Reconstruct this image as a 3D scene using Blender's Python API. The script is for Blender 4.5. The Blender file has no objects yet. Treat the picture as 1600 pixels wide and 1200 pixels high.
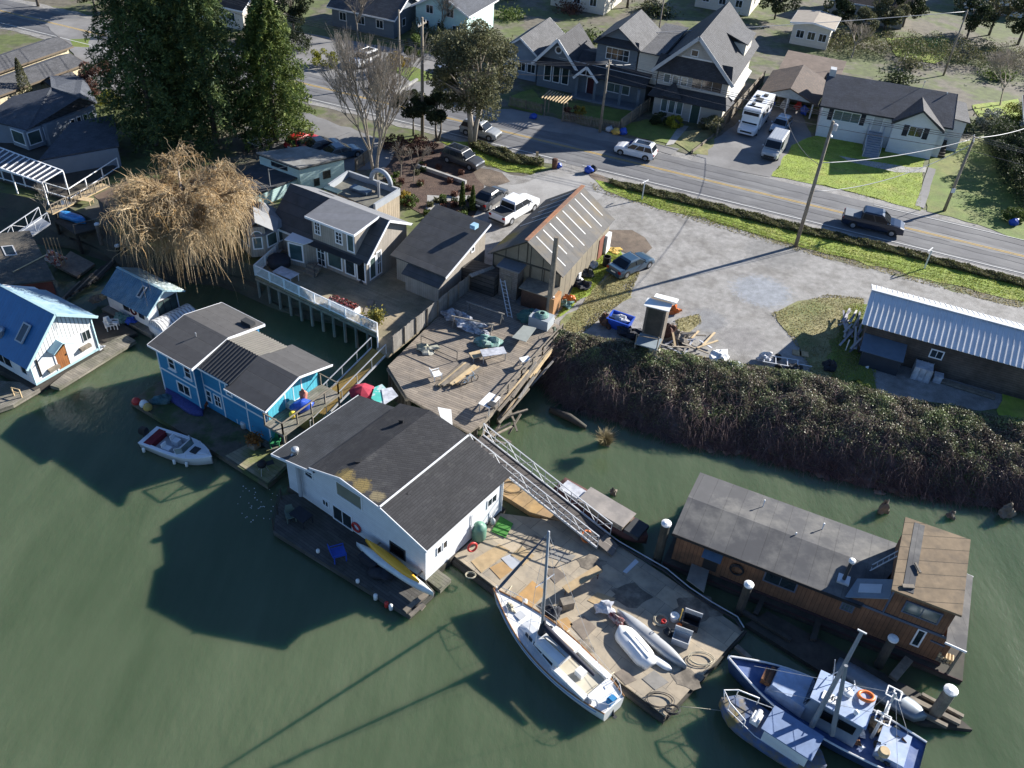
import bpy,math,random
import numpy as np
from mathutils import Vector as V,Matrix
from math import sin,cos,pi,radians,sqrt,atan2
random.seed(7);rng=np.random.default_rng(7)
S=bpy.context.scene
COL=S.collection
CAM_H,PITCH,ROLL,FPX=44.0,radians(39.0),radians(4.5),1380.0
FW=V((0,cos(PITCH),-sin(PITCH)));R0=V((1,0,0));U0=R0.cross(FW)
RT=R0*cos(ROLL)+U0*sin(ROLL);UP=-R0*sin(ROLL)+U0*cos(ROLL)
CC=V((0,0,CAM_H))
cd=bpy.data.cameras.new('camera');cam=bpy.data.objects.new('camera',cd);COL.objects.link(cam)
cd.sensor_width=36.0;cd.lens=36.0*FPX/1600.0;cd.clip_start=0.5;cd.clip_end=3000
cam.matrix_world=Matrix(((RT.x,UP.x,-FW.x,0),(RT.y,UP.y,-FW.y,0),(RT.z,UP.z,-FW.z,CAM_H),(0,0,0,1)))
S.camera=cam
SUN_AZ,SUN_EL=radians(32),radians(23.5)
world=bpy.data.worlds.new('World');S.world=world;world.use_nodes=True
wn=world.node_tree
sky=wn.nodes.new('ShaderNodeTexSky');sky.sky_type='NISHITA';sky.sun_disc=False
sky.sun_elevation=SUN_EL;sky.sun_rotation=radians(58);sky.altitude=0;sky.air_density=1.0;sky.dust_density=0.2;sky.ozone_density=3.0
sm=wn.nodes.new('ShaderNodeMix');sm.data_type='RGBA';sm.blend_type='MULTIPLY';sm.inputs[0].default_value=1;sm.inputs[7].default_value=(.84,.97,1.18,1);wn.links.new(sky.outputs[0],sm.inputs[6]);wn.links.new(sm.outputs[2],wn.nodes['Background'].inputs[0]);wn.nodes['Background'].inputs[1].default_value=0.055
sl=bpy.data.lights.new('sun','SUN');so=bpy.data.objects.new('sun',sl);COL.objects.link(so)
sl.energy=5.0;sl.angle=radians(0.5);sl.color=(1.0,0.955,0.885)
SD=V((cos(SUN_EL)*cos(SUN_AZ),cos(SUN_EL)*sin(SUN_AZ),sin(SUN_EL)))
so.rotation_euler=SD.to_track_quat('Z','Y').to_euler();so.location=(60,60,80)
S.view_settings.view_transform='Standard';S.view_settings.look='None'
S.view_settings.exposure=1.3;S.view_settings.gamma=1.0;S.view_settings.use_curve_mapping=False
S.render.resolution_x,S.render.resolution_y=1024,768
def ray(x,y):return FW*FPX+RT*(x-800)+UP*(600-y)
def at(x,y,z=0.0):
 r=ray(x,y);return CC+r*((z-CAM_H)/r.z)
def d2(ang):a=radians(ang);return V((cos(a),sin(a),0))
def angof(v):return math.degrees(atan2(v.y,v.x))
Z=V((0,0,1))
class MB:
 def __init__(s):s.v=[];s.f=[]
 def add(s,pts,faces):
  o=len(s.v);s.v+=[tuple(p)for p in pts];s.f+=[tuple(i+o for i in f)for f in faces]
 def quad(s,a,b,c,d):s.add([a,b,c,d],[(0,1,2,3)])
 def poly(s,pts):s.add(pts,[tuple(range(len(pts)))])
 def obox(s,o,ex,ey,ez):
  o,ex,ey,ez=V(o),V(ex),V(ey),V(ez)
  p=[o,o+ex,o+ex+ey,o+ey];p+=[q+ez for q in p]
  if ex.cross(ey).dot(ez)<0:p=p[4:]+p[:4]
  s.add(p,[(3,2,1,0),(4,5,6,7),(0,1,5,4),(1,2,6,5),(2,3,7,6),(3,0,4,7)])
 def box(s,x0,x1,y0,y1,z0,z1):s.obox((x0,y0,z0),(x1-x0,0,0),(0,y1-y0,0),(0,0,z1-z0))
 def cbox(s,c,L,W,H,ang=0):
  a=d2(ang);b=d2(ang+90);c=V(c)
  s.obox(c-a*L/2-b*W/2,a*L,b*W,Z*H)
 def bar(s,p,q,w=.06,h=None,up=Z):
  p,q=V(p),V(q);h=h or w;t=(q-p)
  if t.length<1e-6:return
  a=t.cross(up)
  if a.length<1e-6:a=t.cross(V((1,0,0)))
  a.normalize();b=a.cross(t).normalized()
  s.obox(p-a*w/2-b*h/2,a*w,b*h,t)
 def prism(s,o,e1,e2,prof,e3,depth):
  o,e1,e2,e3=V(o),V(e1),V(e2),V(e3)
  a=[o+e1*p[0]+e2*p[1]for p in prof];b=[p+e3*depth for p in a];n=len(prof)
  ar=sum(prof[i][0]*prof[(i+1)%n][1]-prof[(i+1)%n][0]*prof[i][1]for i in range(n))
  fl=(ar>0)==(e1.cross(e2).dot(e3*depth)>0)
  f=[tuple(range(n)),tuple(range(2*n-1,n-1,-1))]+[((i+1)%n,i,n+i,n+(i+1)%n)for i in range(n)]
  if fl:f=[tuple(reversed(q))for q in f]
  s.add(a+b,f)
 def slab(s,pts,t=.12):
  p=[V(q)for q in pts];n=V((0,0,0));c=len(p)
  for i in range(c):n+=(p[i]-p[0]).cross(p[(i+1)%c]-p[0])
  n.normalize()
  if n.z<0:p.reverse();n=-n
  b=[q-n*t for q in p]
  s.add(p+b,[tuple(range(c)),tuple(range(2*c-1,c-1,-1))]+[((i+1)%c,i,c+i,c+(i+1)%c)for i in range(c)])
 def tube(s,pts,r,n=6,cap=True):
  pts=[V(p)for p in pts];K=len(pts);rs=r if isinstance(r,(list,tuple))else[r]*K
  o=len(s.v);up=None
  for i,p in enumerate(pts):
   t=(pts[min(i+1,K-1)]-pts[max(i-1,0)])
   if t.length<1e-7:t=V((0,0,1))
   t.normalize()
   if up is None:up=t.orthogonal().normalized()
   else:
    up=up-t*up.dot(t)
    up=up.normalized()if up.length>1e-5 else t.orthogonal().normalized()
   w=t.cross(up)
   for k in range(n):
    a=2*pi*k/n;s.v.append(tuple(p+(up*cos(a)+w*sin(a))*rs[i]))
  for i in range(K-1):
   for k in range(n):
    s.f.append((o+i*n+k,o+i*n+(k+1)%n,o+(i+1)*n+(k+1)%n,o+(i+1)*n+k))
  if cap and n>2:
   s.f.append(tuple(o+k for k in reversed(range(n))));s.f.append(tuple(o+(K-1)*n+k for k in range(n)))
 def cyl(s,p,q,r0,r1=None,n=10):s.tube([p,q],[r0,r0 if r1 is None else r1],n)
 def lathe(s,c,prof,n=12):
  c=V(c);o=len(s.v);K=len(prof)
  for r,z in prof:
   for k in range(n):a=2*pi*k/n;s.v.append((c.x+r*cos(a),c.y+r*sin(a),c.z+z))
  for i in range(K-1):
   for k in range(n):s.f.append((o+i*n+k,o+i*n+(k+1)%n,o+(i+1)*n+(k+1)%n,o+(i+1)*n+k))
  s.f.append(tuple(o+k for k in reversed(range(n))));s.f.append(tuple(o+(K-1)*n+k for k in range(n)))
 def torus(s,c,R,r,nrm=Z,N=18,n=7):
  nrm=V(nrm).normalized();a=nrm.orthogonal().normalized();b=nrm.cross(a);c=V(c)
  o=len(s.v)
  for i in range(N):
   t=2*pi*i/N;d=a*cos(t)+b*sin(t)
   for k in range(n):q=2*pi*k/n;s.v.append(tuple(c+d*(R+r*cos(q))+nrm*(r*sin(q))))
  for i in range(N):
   for k in range(n):
    s.f.append((o+i*n+k,o+((i+1)%N)*n+k,o+((i+1)%N)*n+(k+1)%n,o+i*n+(k+1)%n))
 def loft(s,rings,cap=True,closed=True):
  o=len(s.v);n=len(rings[0])
  for r in rings:s.v+=[tuple(p)for p in r]
  for i in range(len(rings)-1):
   for k in range(n if closed else n-1):
    s.f.append((o+i*n+k,o+i*n+(k+1)%n,o+(i+1)*n+(k+1)%n,o+(i+1)*n+k))
  if cap:s.f.append(tuple(o+k for k in reversed(range(n))));s.f.append(tuple(o+(len(rings)-1)*n+k for k in range(n)))
 def blob(s,c,rx,ry,rz,amp=.15,n=10,m=7,sd=0,ang=0):
  c=V(c);r_=random.Random(sd);ph=[r_.uniform(0,6.28)for _ in range(6)]
  rings=[]
  for i in range(m+1):
   t=pi*(i+.02)/(m+.04);ring=[]
   for k in range(n):
    a=2*pi*k/n
    q=1+amp*(sin(3*a+ph[0]+2*t)+sin(5*a+ph[1]-3*t)*.6+sin(4*t+ph[2]+2*a)*.8)
    x,y=rx*sin(t)*cos(a)*q,ry*sin(t)*sin(a)*q
    ca,sa=cos(radians(ang)),sin(radians(ang))
    ring.append(c+V((x*ca-y*sa,x*sa+y*ca,-rz*cos(t)*q)))
   rings.append(ring)
  s.loft(rings)
 def arrays(s):
  return s.v,s.f
MWL={}
def setp(o,label=None,cat=None,group=None,kind=None):
 if label:o['label']=label
 if cat:o['category']=cat
 if group:o['group']=group
 if kind:o['kind']=kind
def thing(name,label,cat,loc,rot=0,group=None):
 o=bpy.data.objects.new(name,None);COL.objects.link(o);o.empty_display_size=.2
 o.location=V(loc);o.rotation_euler=(0,0,radians(rot));setp(o,label,cat,group)
 MWL[o.name]=(V(loc),rot);return o
def rootof(o):
 while o.parent:o=o.parent
 return o
def fill_mesh(me,v,f,udir=0.0,smooth=False,uv=True):
 me.from_pydata(v,[],f);me.update()
 if uv and len(f):
  n=len(me.loops);lv=np.empty(n,'i');me.loops.foreach_get('vertex_index',lv)
  co=np.empty(len(me.vertices)*3);me.vertices.foreach_get('co',co);co=co.reshape(-1,3)
  pn=np.empty(len(me.polygons)*3);me.polygons.foreach_get('normal',pn);pn=pn.reshape(-1,3)
  lt=np.empty(len(me.polygons),'i');me.polygons.foreach_get('loop_total',lt)
  N=np.repeat(pn,lt,axis=0)
  T=np.stack([-N[:,1],N[:,0],np.zeros(n)],1);L=np.linalg.norm(T,axis=1)
  flat=L<.12;T[flat]=(cos(udir),sin(udir),0);L[flat]=1;T/=L[:,None]
  B=np.cross(N,T);B[flat]=(-sin(udir),cos(udir),0)
  P=co[lv];uvv=np.stack([(P*T).sum(1),(P*B).sum(1)],1)
  me.uv_layers.new(name='UVMap').data.foreach_set('uv',uvv.astype('f').ravel())
 if smooth:me.polygons.foreach_set('use_smooth',np.ones(len(me.polygons),bool))
def part(mb,name,mat,root=None,local=False,udir=0,smooth=False):
 """link the builder's shape as ONE mesh object under root (udir: angle in degrees of plank direction on flat faces)"""
 me=bpy.data.meshes.new(name);v=mb.v
 if root is not None and not local:
  loc,rot=MWL[rootof(root).name];a=radians(-rot);ca,sa=cos(a),sin(a)
  v=[((x-loc.x)*ca-(y-loc.y)*sa,(x-loc.x)*sa+(y-loc.y)*ca,z-loc.z)for x,y,z in v];udir=udir-rot
 fill_mesh(me,v,mb.f,radians(udir),smooth)
 o=bpy.data.objects.new(name,me);COL.objects.link(o)
 if mat is not None:me.materials.append(mat)
 if root is not None:o.parent=root
 return o
def solo(mb,name,mat,label,cat,group=None,kind=None,udir=0,smooth=False):
 """a thing that is one mesh, origin at its base"""
 a=np.array(mb.v);c=V((float(a[:,0].mean()),float(a[:,1].mean()),float(a[:,2].min())))
 me=bpy.data.meshes.new(name)
 fill_mesh(me,[(x-c.x,y-c.y,z-c.z)for x,y,z in mb.v],mb.f,radians(udir),smooth)
 o=bpy.data.objects.new(name,me);COL.objects.link(o);o.location=c
 if mat is not None:me.materials.append(mat)
 if kind=='structure':setp(o,kind=kind)
 else:setp(o,label,cat,group,kind)
 MWL[o.name]=(c,0)
 return o
def copy_tree(o,parent=None):
 c=o.copy();COL.objects.link(c)
 if parent:c.parent=parent
 for ch in list(o.children):copy_tree(ch,c)
 return c
def np_mesh(name,verts,faces,mat,root=None,smooth=False,loc=None):
 """big meshes of equal polygons from arrays"""
 verts=np.asarray(verts,'f');faces=np.asarray(faces,'i');k=faces.shape[1]
 if root is not None:l,r=MWL[rootof(root).name];verts=verts-np.array(l,'f')
 if loc is not None:verts=verts-np.array(loc,'f')
 me=bpy.data.meshes.new(name);me.vertices.add(len(verts));me.vertices.foreach_set('co',verts.ravel())
 me.loops.add(faces.size);me.loops.foreach_set('vertex_index',faces.ravel())
 me.polygons.add(len(faces));me.polygons.foreach_set('loop_start',np.arange(0,faces.size,k,dtype='i'))
 try:me.polygons.foreach_set('loop_total',np.full(len(faces),k,'i'))
 except Exception:pass
 if smooth:me.polygons.foreach_set('use_smooth',np.ones(len(faces),bool))
 me.update(calc_edges=True);me.validate()
 o=bpy.data.objects.new(name,me);COL.objects.link(o);me.materials.append(mat)
 if loc is not None:o.location=V([float(q)for q in loc])
 if root is not None:o.parent=root
 return o
def leaf_arrays(C,size,up=.4,asp=1.6,out=None):
 """C: (N,3) centres; rhombic leaves with random lie"""
 N=len(C);n=rng.normal(size=(N,3));n[:,2]+=up
 if out is not None:n=n*.6+out
 n/=np.linalg.norm(n,axis=1)[:,None]
 t=np.cross(n,rng.normal(size=(N,3)));t/=np.linalg.norm(t,axis=1)[:,None]+1e-9
 b=np.cross(n,t);s=(size*rng.uniform(.6,1.35,N))[:,None]
 v=np.stack([C-t*s*asp,C-b*s*.8,C+t*s*asp,C+b*s*.8],1).reshape(-1,3)
 f=np.arange(N*4).reshape(-1,4);return v,f
def strand_arrays(P,Rr):
 """P (N,K,3) polylines, Rr (N,K) radii -> three-sided strands"""
 N,K,_=P.shape
 T=np.gradient(P,axis=1);T/=np.linalg.norm(T,axis=2)[...,None]+1e-9
 ref=np.zeros_like(T);ref[...,0]=1;m=np.abs(T[...,0])>.8;ref[m]=(0,1,0)
 A=np.cross(T,ref);A/=np.linalg.norm(A,axis=2)[...,None]+1e-9;B=np.cross(T,A)
 vs=[P+(A*cos(q)+B*sin(q))*Rr[...,None]for q in(0,2.094,4.189)]
 v=np.stack(vs,2).reshape(-1,3)
 i=np.arange(N)[:,None,None]*K*3+np.arange(K-1)[None,:,None]*3;k=np.arange(3)[None,None,:];k2=(k+1)%3
 f=np.stack([i+k,i+k2,i+3+k2,i+3+k],-1).reshape(-1,4);return v,f
def _m(name):
 m=bpy.data.materials.new(name);m.use_nodes=True;nt=m.node_tree
 return m,nt,nt.nodes['Principled BSDF']
def c4(c):return(c[0],c[1],c[2],1)
def N(nt,t,**k):
 n=nt.nodes.new(t)
 for a,b in k.items():setattr(n,a,b)
 return n
def math_(nt,op,a,b=None,clamp=False):
 n=N(nt,'ShaderNodeMath',operation=op);n.use_clamp=clamp
 for i,q in enumerate((a,b)):
  if q is None:continue
  if isinstance(q,(int,float)):n.inputs[i].default_value=q
  else:nt.links.new(q,n.inputs[i])
 return n.outputs[0]
def mix_(nt,fac,a,b,mode='MIX'):
 n=N(nt,'ShaderNodeMix',data_type='RGBA',blend_type=mode)
 for i,q in((0,fac),(6,a),(7,b)):
  if isinstance(q,(int,float)):n.inputs[i].default_value=q
  elif isinstance(q,tuple):n.inputs[i].default_value=c4(q)
  else:nt.links.new(q,n.inputs[i])
 return n.outputs[2]
def noise_(nt,co,scale,detail=4,rough=.6):
 n=N(nt,'ShaderNodeTexNoise');n.inputs['Scale'].default_value=scale;n.inputs['Detail'].default_value=detail
 n.inputs['Roughness'].default_value=rough;nt.links.new(co,n.inputs['Vector']);return n.outputs['Fac']
def ramp_(nt,fac,lo,hi):
 n=N(nt,'ShaderNodeMapRange');n.inputs[1].default_value=lo;n.inputs[2].default_value=hi
 nt.links.new(fac,n.inputs[0]);return n.outputs[0]
def pos_(nt):return N(nt,'ShaderNodeNewGeometry').outputs['Position']
def vary(nt,col,co,amt,scale,detail=5):
 f=noise_(nt,co,scale,detail);f=ramp_(nt,f,.3,.7)
 lo=1-amt;hi=1+amt
 g=N(nt,'ShaderNodeMapRange');g.inputs[3].default_value=lo;g.inputs[4].default_value=hi;nt.links.new(f,g.inputs[0])
 h=N(nt,'ShaderNodeVectorMath',operation='SCALE');nt.links.new(col,h.inputs[0]);nt.links.new(g.outputs[0],h.inputs['Scale'])
 return h.outputs[0]
def bump_(nt,bsdf,h,dist,strength=1.0):
 b=N(nt,'ShaderNodeBump');b.inputs['Distance'].default_value=dist;b.inputs['Strength'].default_value=strength
 nt.links.new(h,b.inputs['Height']);nt.links.new(b.outputs[0],bsdf.inputs['Normal'])
def rgb_(nt,c):n=N(nt,'ShaderNodeRGB');n.outputs[0].default_value=c4(c);return n.outputs[0]
def mat(name,c1,c2=None,rough=.85,metal=0.,amt=.12,scale=1.5,mscale=.35,lo=.42,hi=.62,bump=0.,bscale=12,spec=None,coat=0,fine=0.,spot=None):
 """plain surface: base colour, second colour in noisy patches, value grain, bump"""
 m,nt,b=_m(name);co=pos_(nt);col=rgb_(nt,c1)
 if c2:col=mix_(nt,ramp_(nt,noise_(nt,co,mscale,6,.65),lo,hi),col,c2)
 if spot:
  for(p,r,c)in spot:
   d=N(nt,'ShaderNodeVectorMath',operation='DISTANCE');nt.links.new(co,d.inputs[0]);d.inputs[1].default_value=p
   f=math_(nt,'SUBTRACT',1.0,math_(nt,'DIVIDE',d.outputs['Value'],r),True)
   f=math_(nt,'ADD',f,math_(nt,'MULTIPLY',noise_(nt,co,3.5,6,.7),1.0));col=mix_(nt,ramp_(nt,f,.78,1.0),col,c)
 if amt:col=vary(nt,col,co,amt,scale)
 if fine:col=vary(nt,col,co,fine,30,2)
 nt.links.new(col,b.inputs['Base Color']);b.inputs['Roughness'].default_value=rough;b.inputs['Metallic'].default_value=metal
 if spec is not None:b.inputs['Specular IOR Level'].default_value=spec
 if coat:b.inputs['Coat Weight'].default_value=coat;b.inputs['Coat Roughness'].default_value=.05
 if bump:bump_(nt,b,noise_(nt,co,bscale,4),bump)
 return m
def boards(name,c1,c2,w=.14,axis=0,gap=.1,length=0,gapc=.35,rough=.85,amt=.15,scale=2,dirt=None,dscale=.4,bump=.012,dlo=.45,dhi=.65,spot=None):
 """boards, battens or shingle courses laid by the surface's own metric UV; axis 0: strips side by side along u"""
 m,nt,b=_m(name);uv=N(nt,'ShaderNodeUVMap',uv_map='UVMap').outputs[0];sp=N(nt,'ShaderNodeSeparateXYZ');nt.links.new(uv,sp.inputs[0])
 p=math_(nt,'DIVIDE',sp.outputs[axis],w);q=sp.outputs[1-axis]
 idx=math_(nt,'FLOOR',p);fr=math_(nt,'FRACT',p)
 wn_=N(nt,'ShaderNodeTexWhiteNoise',noise_dimensions='2D');cmb=N(nt,'ShaderNodeCombineXYZ');nt.links.new(idx,cmb.inputs[0])
 if length:
  w0=N(nt,'ShaderNodeTexWhiteNoise',noise_dimensions='1D');nt.links.new(idx,w0.inputs['W'])
  q2=math_(nt,'ADD',math_(nt,'DIVIDE',q,length),math_(nt,'MULTIPLY',w0.outputs['Value'],3.0));nt.links.new(math_(nt,'FLOOR',q2),cmb.inputs[1]);fq=math_(nt,'FRACT',q2)
 nt.links.new(cmb.outputs[0],wn_.inputs['Vector'])
 col=mix_(nt,wn_.outputs['Value'],c1,c2);co=pos_(nt)
 if dirt:col=mix_(nt,ramp_(nt,noise_(nt,co,dscale,6,.65),dlo,dhi),col,dirt)
 if spot:
  for(p_,r,c)in spot:
   d=N(nt,'ShaderNodeVectorMath',operation='DISTANCE');nt.links.new(co,d.inputs[0]);d.inputs[1].default_value=p_
   f=math_(nt,'SUBTRACT',1.0,math_(nt,'DIVIDE',d.outputs['Value'],r),True)
   f=math_(nt,'ADD',math_(nt,'MULTIPLY',f,.9),math_(nt,'MULTIPLY',noise_(nt,co,3.0,8,.75),.9));col=mix_(nt,ramp_(nt,f,.78,.98),col,c)
 if amt:col=vary(nt,col,co,amt,scale)
 g=math_(nt,'LESS_THAN',fr,gap)
 if length:g=math_(nt,'MAXIMUM',g,math_(nt,'LESS_THAN',fq,.022/length))
 col=mix_(nt,g,col,mix_(nt,1.0,col,(gapc,gapc,gapc),'MULTIPLY'))
 nt.links.new(col,b.inputs['Base Color']);b.inputs['Roughness'].default_value=rough
 if bump:bump_(nt,b,math_(nt,'SUBTRACT',1.0,g),bump)
 return m
def leafmat(name,cols,rough=.7,trans=.25,posv=.25,pscale=.6,other=None,oscale=.3):
 """each leaf its own colour; light passes a little"""
 m,nt,b=_m(name);g=N(nt,'ShaderNodeNewGeometry');r=N(nt,'ShaderNodeValToRGB');r.color_ramp.interpolation='LINEAR'
 while len(r.color_ramp.elements)<len(cols):r.color_ramp.elements.new(.5)
 for i,c in enumerate(cols):e=r.color_ramp.elements[i];e.position=i/max(1,len(cols)-1);e.color=c4(c)
 nt.links.new(g.outputs['Random Per Island'],r.inputs[0]);col=r.outputs[0]
 if other:col=mix_(nt,ramp_(nt,noise_(nt,g.outputs['Position'],oscale,4),.45,.58),col,mix_(nt,g.outputs['Random Per Island'],*other))
 if posv:col=vary(nt,col,g.outputs['Position'],posv,pscale,3)
 nt.links.new(col,b.inputs['Base Color']);b.inputs['Roughness'].default_value=rough
 b.inputs['Specular IOR Level'].default_value=.3
 if trans:
  t=N(nt,'ShaderNodeBsdfTranslucent');nt.links.new(col,t.inputs[0]);mx=N(nt,'ShaderNodeMixShader');mx.inputs[0].default_value=trans
  nt.links.new(b.outputs[0],mx.inputs[1]);nt.links.new(t.outputs[0],mx.inputs[2]);nt.links.new(mx.outputs[0],nt.nodes['Material Output'].inputs[0])
 return m
def glassmat(name,c=(.02,.03,.035),rough=.08):
 m,nt,b=_m(name);co=pos_(nt);col=vary(nt,rgb_(nt,c),co,.35,.9,2)
 nt.links.new(col,b.inputs['Base Color']);b.inputs['Roughness'].default_value=rough;b.inputs['Specular IOR Level'].default_value=.8
 return m
def paint(name,c,rough=.28,metal=.0,flake=0,coat=.7):return mat(name,c,rough=rough,metal=metal,amt=.05,scale=1.2,coat=coat)
GZ=2.5
M={}
M['gravel']=mat('gravel',(.262,.252,.236),(.175,.165,.15),amt=.22,scale=1.9,mscale=.42,fine=.4,bump=.03,bscale=14,lo=.46,hi=.66,spot=[(tuple(at(1190,455,GZ)),4,(.235,.25,.27)),(tuple(at(1105,500,GZ)),2.6,(.20,.20,.20)),(tuple(at(1160,530,GZ)),3,(.21,.20,.19)),(tuple(at(1210,395,GZ)),4.5,(.19,.185,.175))])
M['gravel_pale']=mat('pale_gravel',(.31,.30,.285),(.25,.24,.225),amt=.1,scale=1,fine=.15,bump=.01,bscale=14)
M['asphalt']=mat('asphalt',(.125,.125,.13),(.16,.16,.16),amt=.14,scale=.6,mscale=.2,fine=.12)
M['lane']=mat('worn_asphalt',(.155,.155,.158),(.19,.19,.188),amt=.15,scale=.7,mscale=.3,fine=.12)
M['tyreband']=mat('dark_asphalt',(.11,.11,.115),(.135,.135,.137),amt=.15,scale=.5,mscale=.2,fine=.12)
M['pave']=mat('pavement',(.21,.205,.2),(.16,.155,.15),amt=.16,scale=.5,mscale=.14,fine=.1)
M['concrete']=mat('concrete',(.36,.35,.33),(.28,.275,.26),amt=.12,fine=.08)
M['yellowline']=mat('yellow_paint',(.55,.36,.08),(.4,.3,.12),lo=.5,hi=.7,mscale=1.2)
M['whiteline']=mat('white_paint',(.55,.55,.53),(.35,.35,.34),lo=.5,hi=.7,mscale=1.2)
M['soil']=mat('soil',(.10,.075,.055),(.16,.12,.085),amt=.3,scale=1.2,mscale=.5,fine=.25,bump=.04)
M['mulch']=mat('bark_mulch',(.065,.038,.028),(.10,.065,.045),amt=.3,scale=2,fine=.3,bump=.05)
M['lawn']=mat('lawn',(.12,.17,.028),(.17,.18,.045),amt=.25,scale=.8,mscale=.25,fine=.3,bump=.03,bscale=20)
M['lawn_bright']=mat('bright_grass',(.215,.285,.032),(.28,.29,.06),amt=.25,scale=1.0,mscale=.35,fine=.3,bump=.03,bscale=20,lo=.5,hi=.7)
M['drygrass']=mat('dry_grass',(.27,.235,.11),(.14,.16,.05),amt=.25,scale=1,mscale=.3,fine=.3,bump=.03,bscale=16)
M['mud']=mat('river_mud',(.085,.075,.055),(.05,.055,.035),amt=.3,scale=.8,mscale=.4,bump=.1,bscale=3)
M['ground']=mat('ground',(.13,.115,.085),(.095,.115,.035),amt=.35,scale=1.1,mscale=.16,fine=.35,lo=.44,hi=.54)
def watermat():
 m,nt,b=_m('river_water');co=pos_(nt)
 mp0=N(nt,'ShaderNodeMapping');mp0.inputs['Rotation'].default_value=(0,0,2.5);mp0.inputs['Scale'].default_value=(.10,.018,1);nt.links.new(co,mp0.inputs[0])
 f=ramp_(nt,math_(nt,'ADD',math_(nt,'MULTIPLY',noise_(nt,co,.045,5,.6),.5),math_(nt,'MULTIPLY',noise_(nt,mp0.outputs[0],3,6,.65),.5)),.38,.64);col=mix_(nt,f,(.056,.080,.043),(.092,.118,.069))
 nt.links.new(col,b.inputs['Base Color']);rg=N(nt,'ShaderNodeMapRange');rg.inputs[3].default_value=.06;rg.inputs[4].default_value=.22;nt.links.new(f,rg.inputs[0]);nt.links.new(rg.outputs[0],b.inputs['Roughness']);b.inputs['IOR'].default_value=1.33;b.subsurface_method='BURLEY';b.inputs['Subsurface Weight'].default_value=1.0;b.inputs['Subsurface Radius'].default_value=(.5,1.0,.8);b.inputs['Subsurface Scale'].default_value=.8
 mp=N(nt,'ShaderNodeMapping');mp.inputs['Rotation'].default_value=(0,0,.5);mp.inputs['Scale'].default_value=(1,.45,1);nt.links.new(co,mp.inputs[0])
 h=math_(nt,'ADD',noise_(nt,mp.outputs[0],2.2,5,.55),math_(nt,'MULTIPLY',noise_(nt,mp.outputs[0],5.5,3,.5),.22))
 h=math_(nt,'MULTIPLY',h,ramp_(nt,noise_(nt,co,.05,3),.3,.75))
 bump_(nt,b,h,.10);return m
M['water']=watermat()
GZ=2.5
mb=MB();mb.quad((-600,-200,0),(600,-200,0),(600,140,0),(-600,140,0));solo(mb,'water',M['water'],'','',kind='structure')
topE=[at(*p,GZ)for p in[(-300,250),(0,300),(95,318),(150,345),(205,378),(290,395),(370,405),(430,430),(500,450),(590,480),(680,505),(790,515),(862,516),(900,530),(1000,548),(1100,572),(1200,582),(1300,602),(1400,630),(1500,648),(1600,668),(1800,718),(2300,850)]]
botE=[at(*p,-.3)for p in[(-300,330),(0,375),(95,395),(150,415),(205,440),(290,445),(362,456),(425,490),(500,508),(590,530),(680,552),(790,590),(846,606),(880,648),(960,672),(1060,708),(1150,722),(1250,750),(1380,783),(1480,798),(1600,813),(1800,858),(2300,968)]]
topE=[V((-600,150,GZ))]+topE+[V((600,-40,GZ))];botE=[V((-600,120,-.3))]+botE+[V((600,-80,-.3))]
def chaikin(P):
 o=[P[0]]
 for a,b in zip(P,P[1:]):o+=[a.lerp(b,.25),a.lerp(b,.75)]
 return o+[P[-1]]
tE,bE=chaikin(topE),chaikin(botE)
mb=MB();mb.poly(tE+[V((600,900,GZ)),V((-600,900,GZ))]);ground=solo(mb,'ground',M['ground'],'','',kind='structure')
mb=MB();rr=random.Random(3);rows=[]
for a,b in zip(tE,bE):
 row=[]
 for k in range(9):
  t=k/8;p=a.lerp(b,t);p=p+V((0,0,-.9*sin(pi*t)*(1-t)))
  if 0<k:p=p+V((rr.uniform(-.25,.25),rr.uniform(-.3,.3),rr.uniform(-.18,.18)))
  row.append(p)
 row.append(row[-1]+V((0,-1.5,-1.2)));rows.append(row)
for r0,r1 in zip(rows,rows[1:]):
 for k in range(len(r0)-1):mb.quad(r0[k],r0[k+1],r1[k+1],r1[k])
solo(mb,'bank',M['mud'],'','',kind='structure',smooth=True)
def ragged(pts,step=1.2,amp=.25,seed=1):
 r=random.Random(seed);out=[];n=len(pts)
 for i in range(n):
  a,b=pts[i],pts[(i+1)%n];L=(b-a).length;k=max(1,int(L/step));t=(b-a).normalized();w=V((-t.y,t.x,0))
  for j in range(k):
   q=a.lerp(b,j/k);out.append(q+(w*r.uniform(-amp,amp)+t*r.uniform(-amp,amp)*.4 if amp else V((0,0,0))))
 return out
_cnt=[0]
def sheet(name,px,dz,m,amp=.25,seed=1,world=False,kind='structure',udir=0):
 _cnt[0]+=1;dz=dz*1.3+_cnt[0]*.0011
 P=[V((p[0],p[1],GZ+dz))if world else at(p[0],p[1],GZ)+Z*dz for p in px]
 mb=MB();P=ragged(P,1.2,amp,seed)if amp else P
 s=sum(P[i].x*P[(i+1)%len(P)].y-P[(i+1)%len(P)].x*P[i].y for i in range(len(P)))
 if s<0:P.reverse()
 mb.poly(P);return solo(mb,name,m,'','',kind=kind,udir=udir)
RO=V((11.77,91.28,0));RA=-21.0;RU=d2(RA);RV_=d2(RA+90)
def road(u,v,z=0.0):p=RO+RU*u+RV_*v;return V((p.x,p.y,GZ+z))
def strip(name,u0,u1,v0,v1,dz,m,amp=0,seed=1):
 return sheet(name,[tuple(road(u0,v0)),tuple(road(u1,v0)),tuple(road(u1,v1)),tuple(road(u0,v1))],dz,m,amp,seed,world=True)
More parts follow.
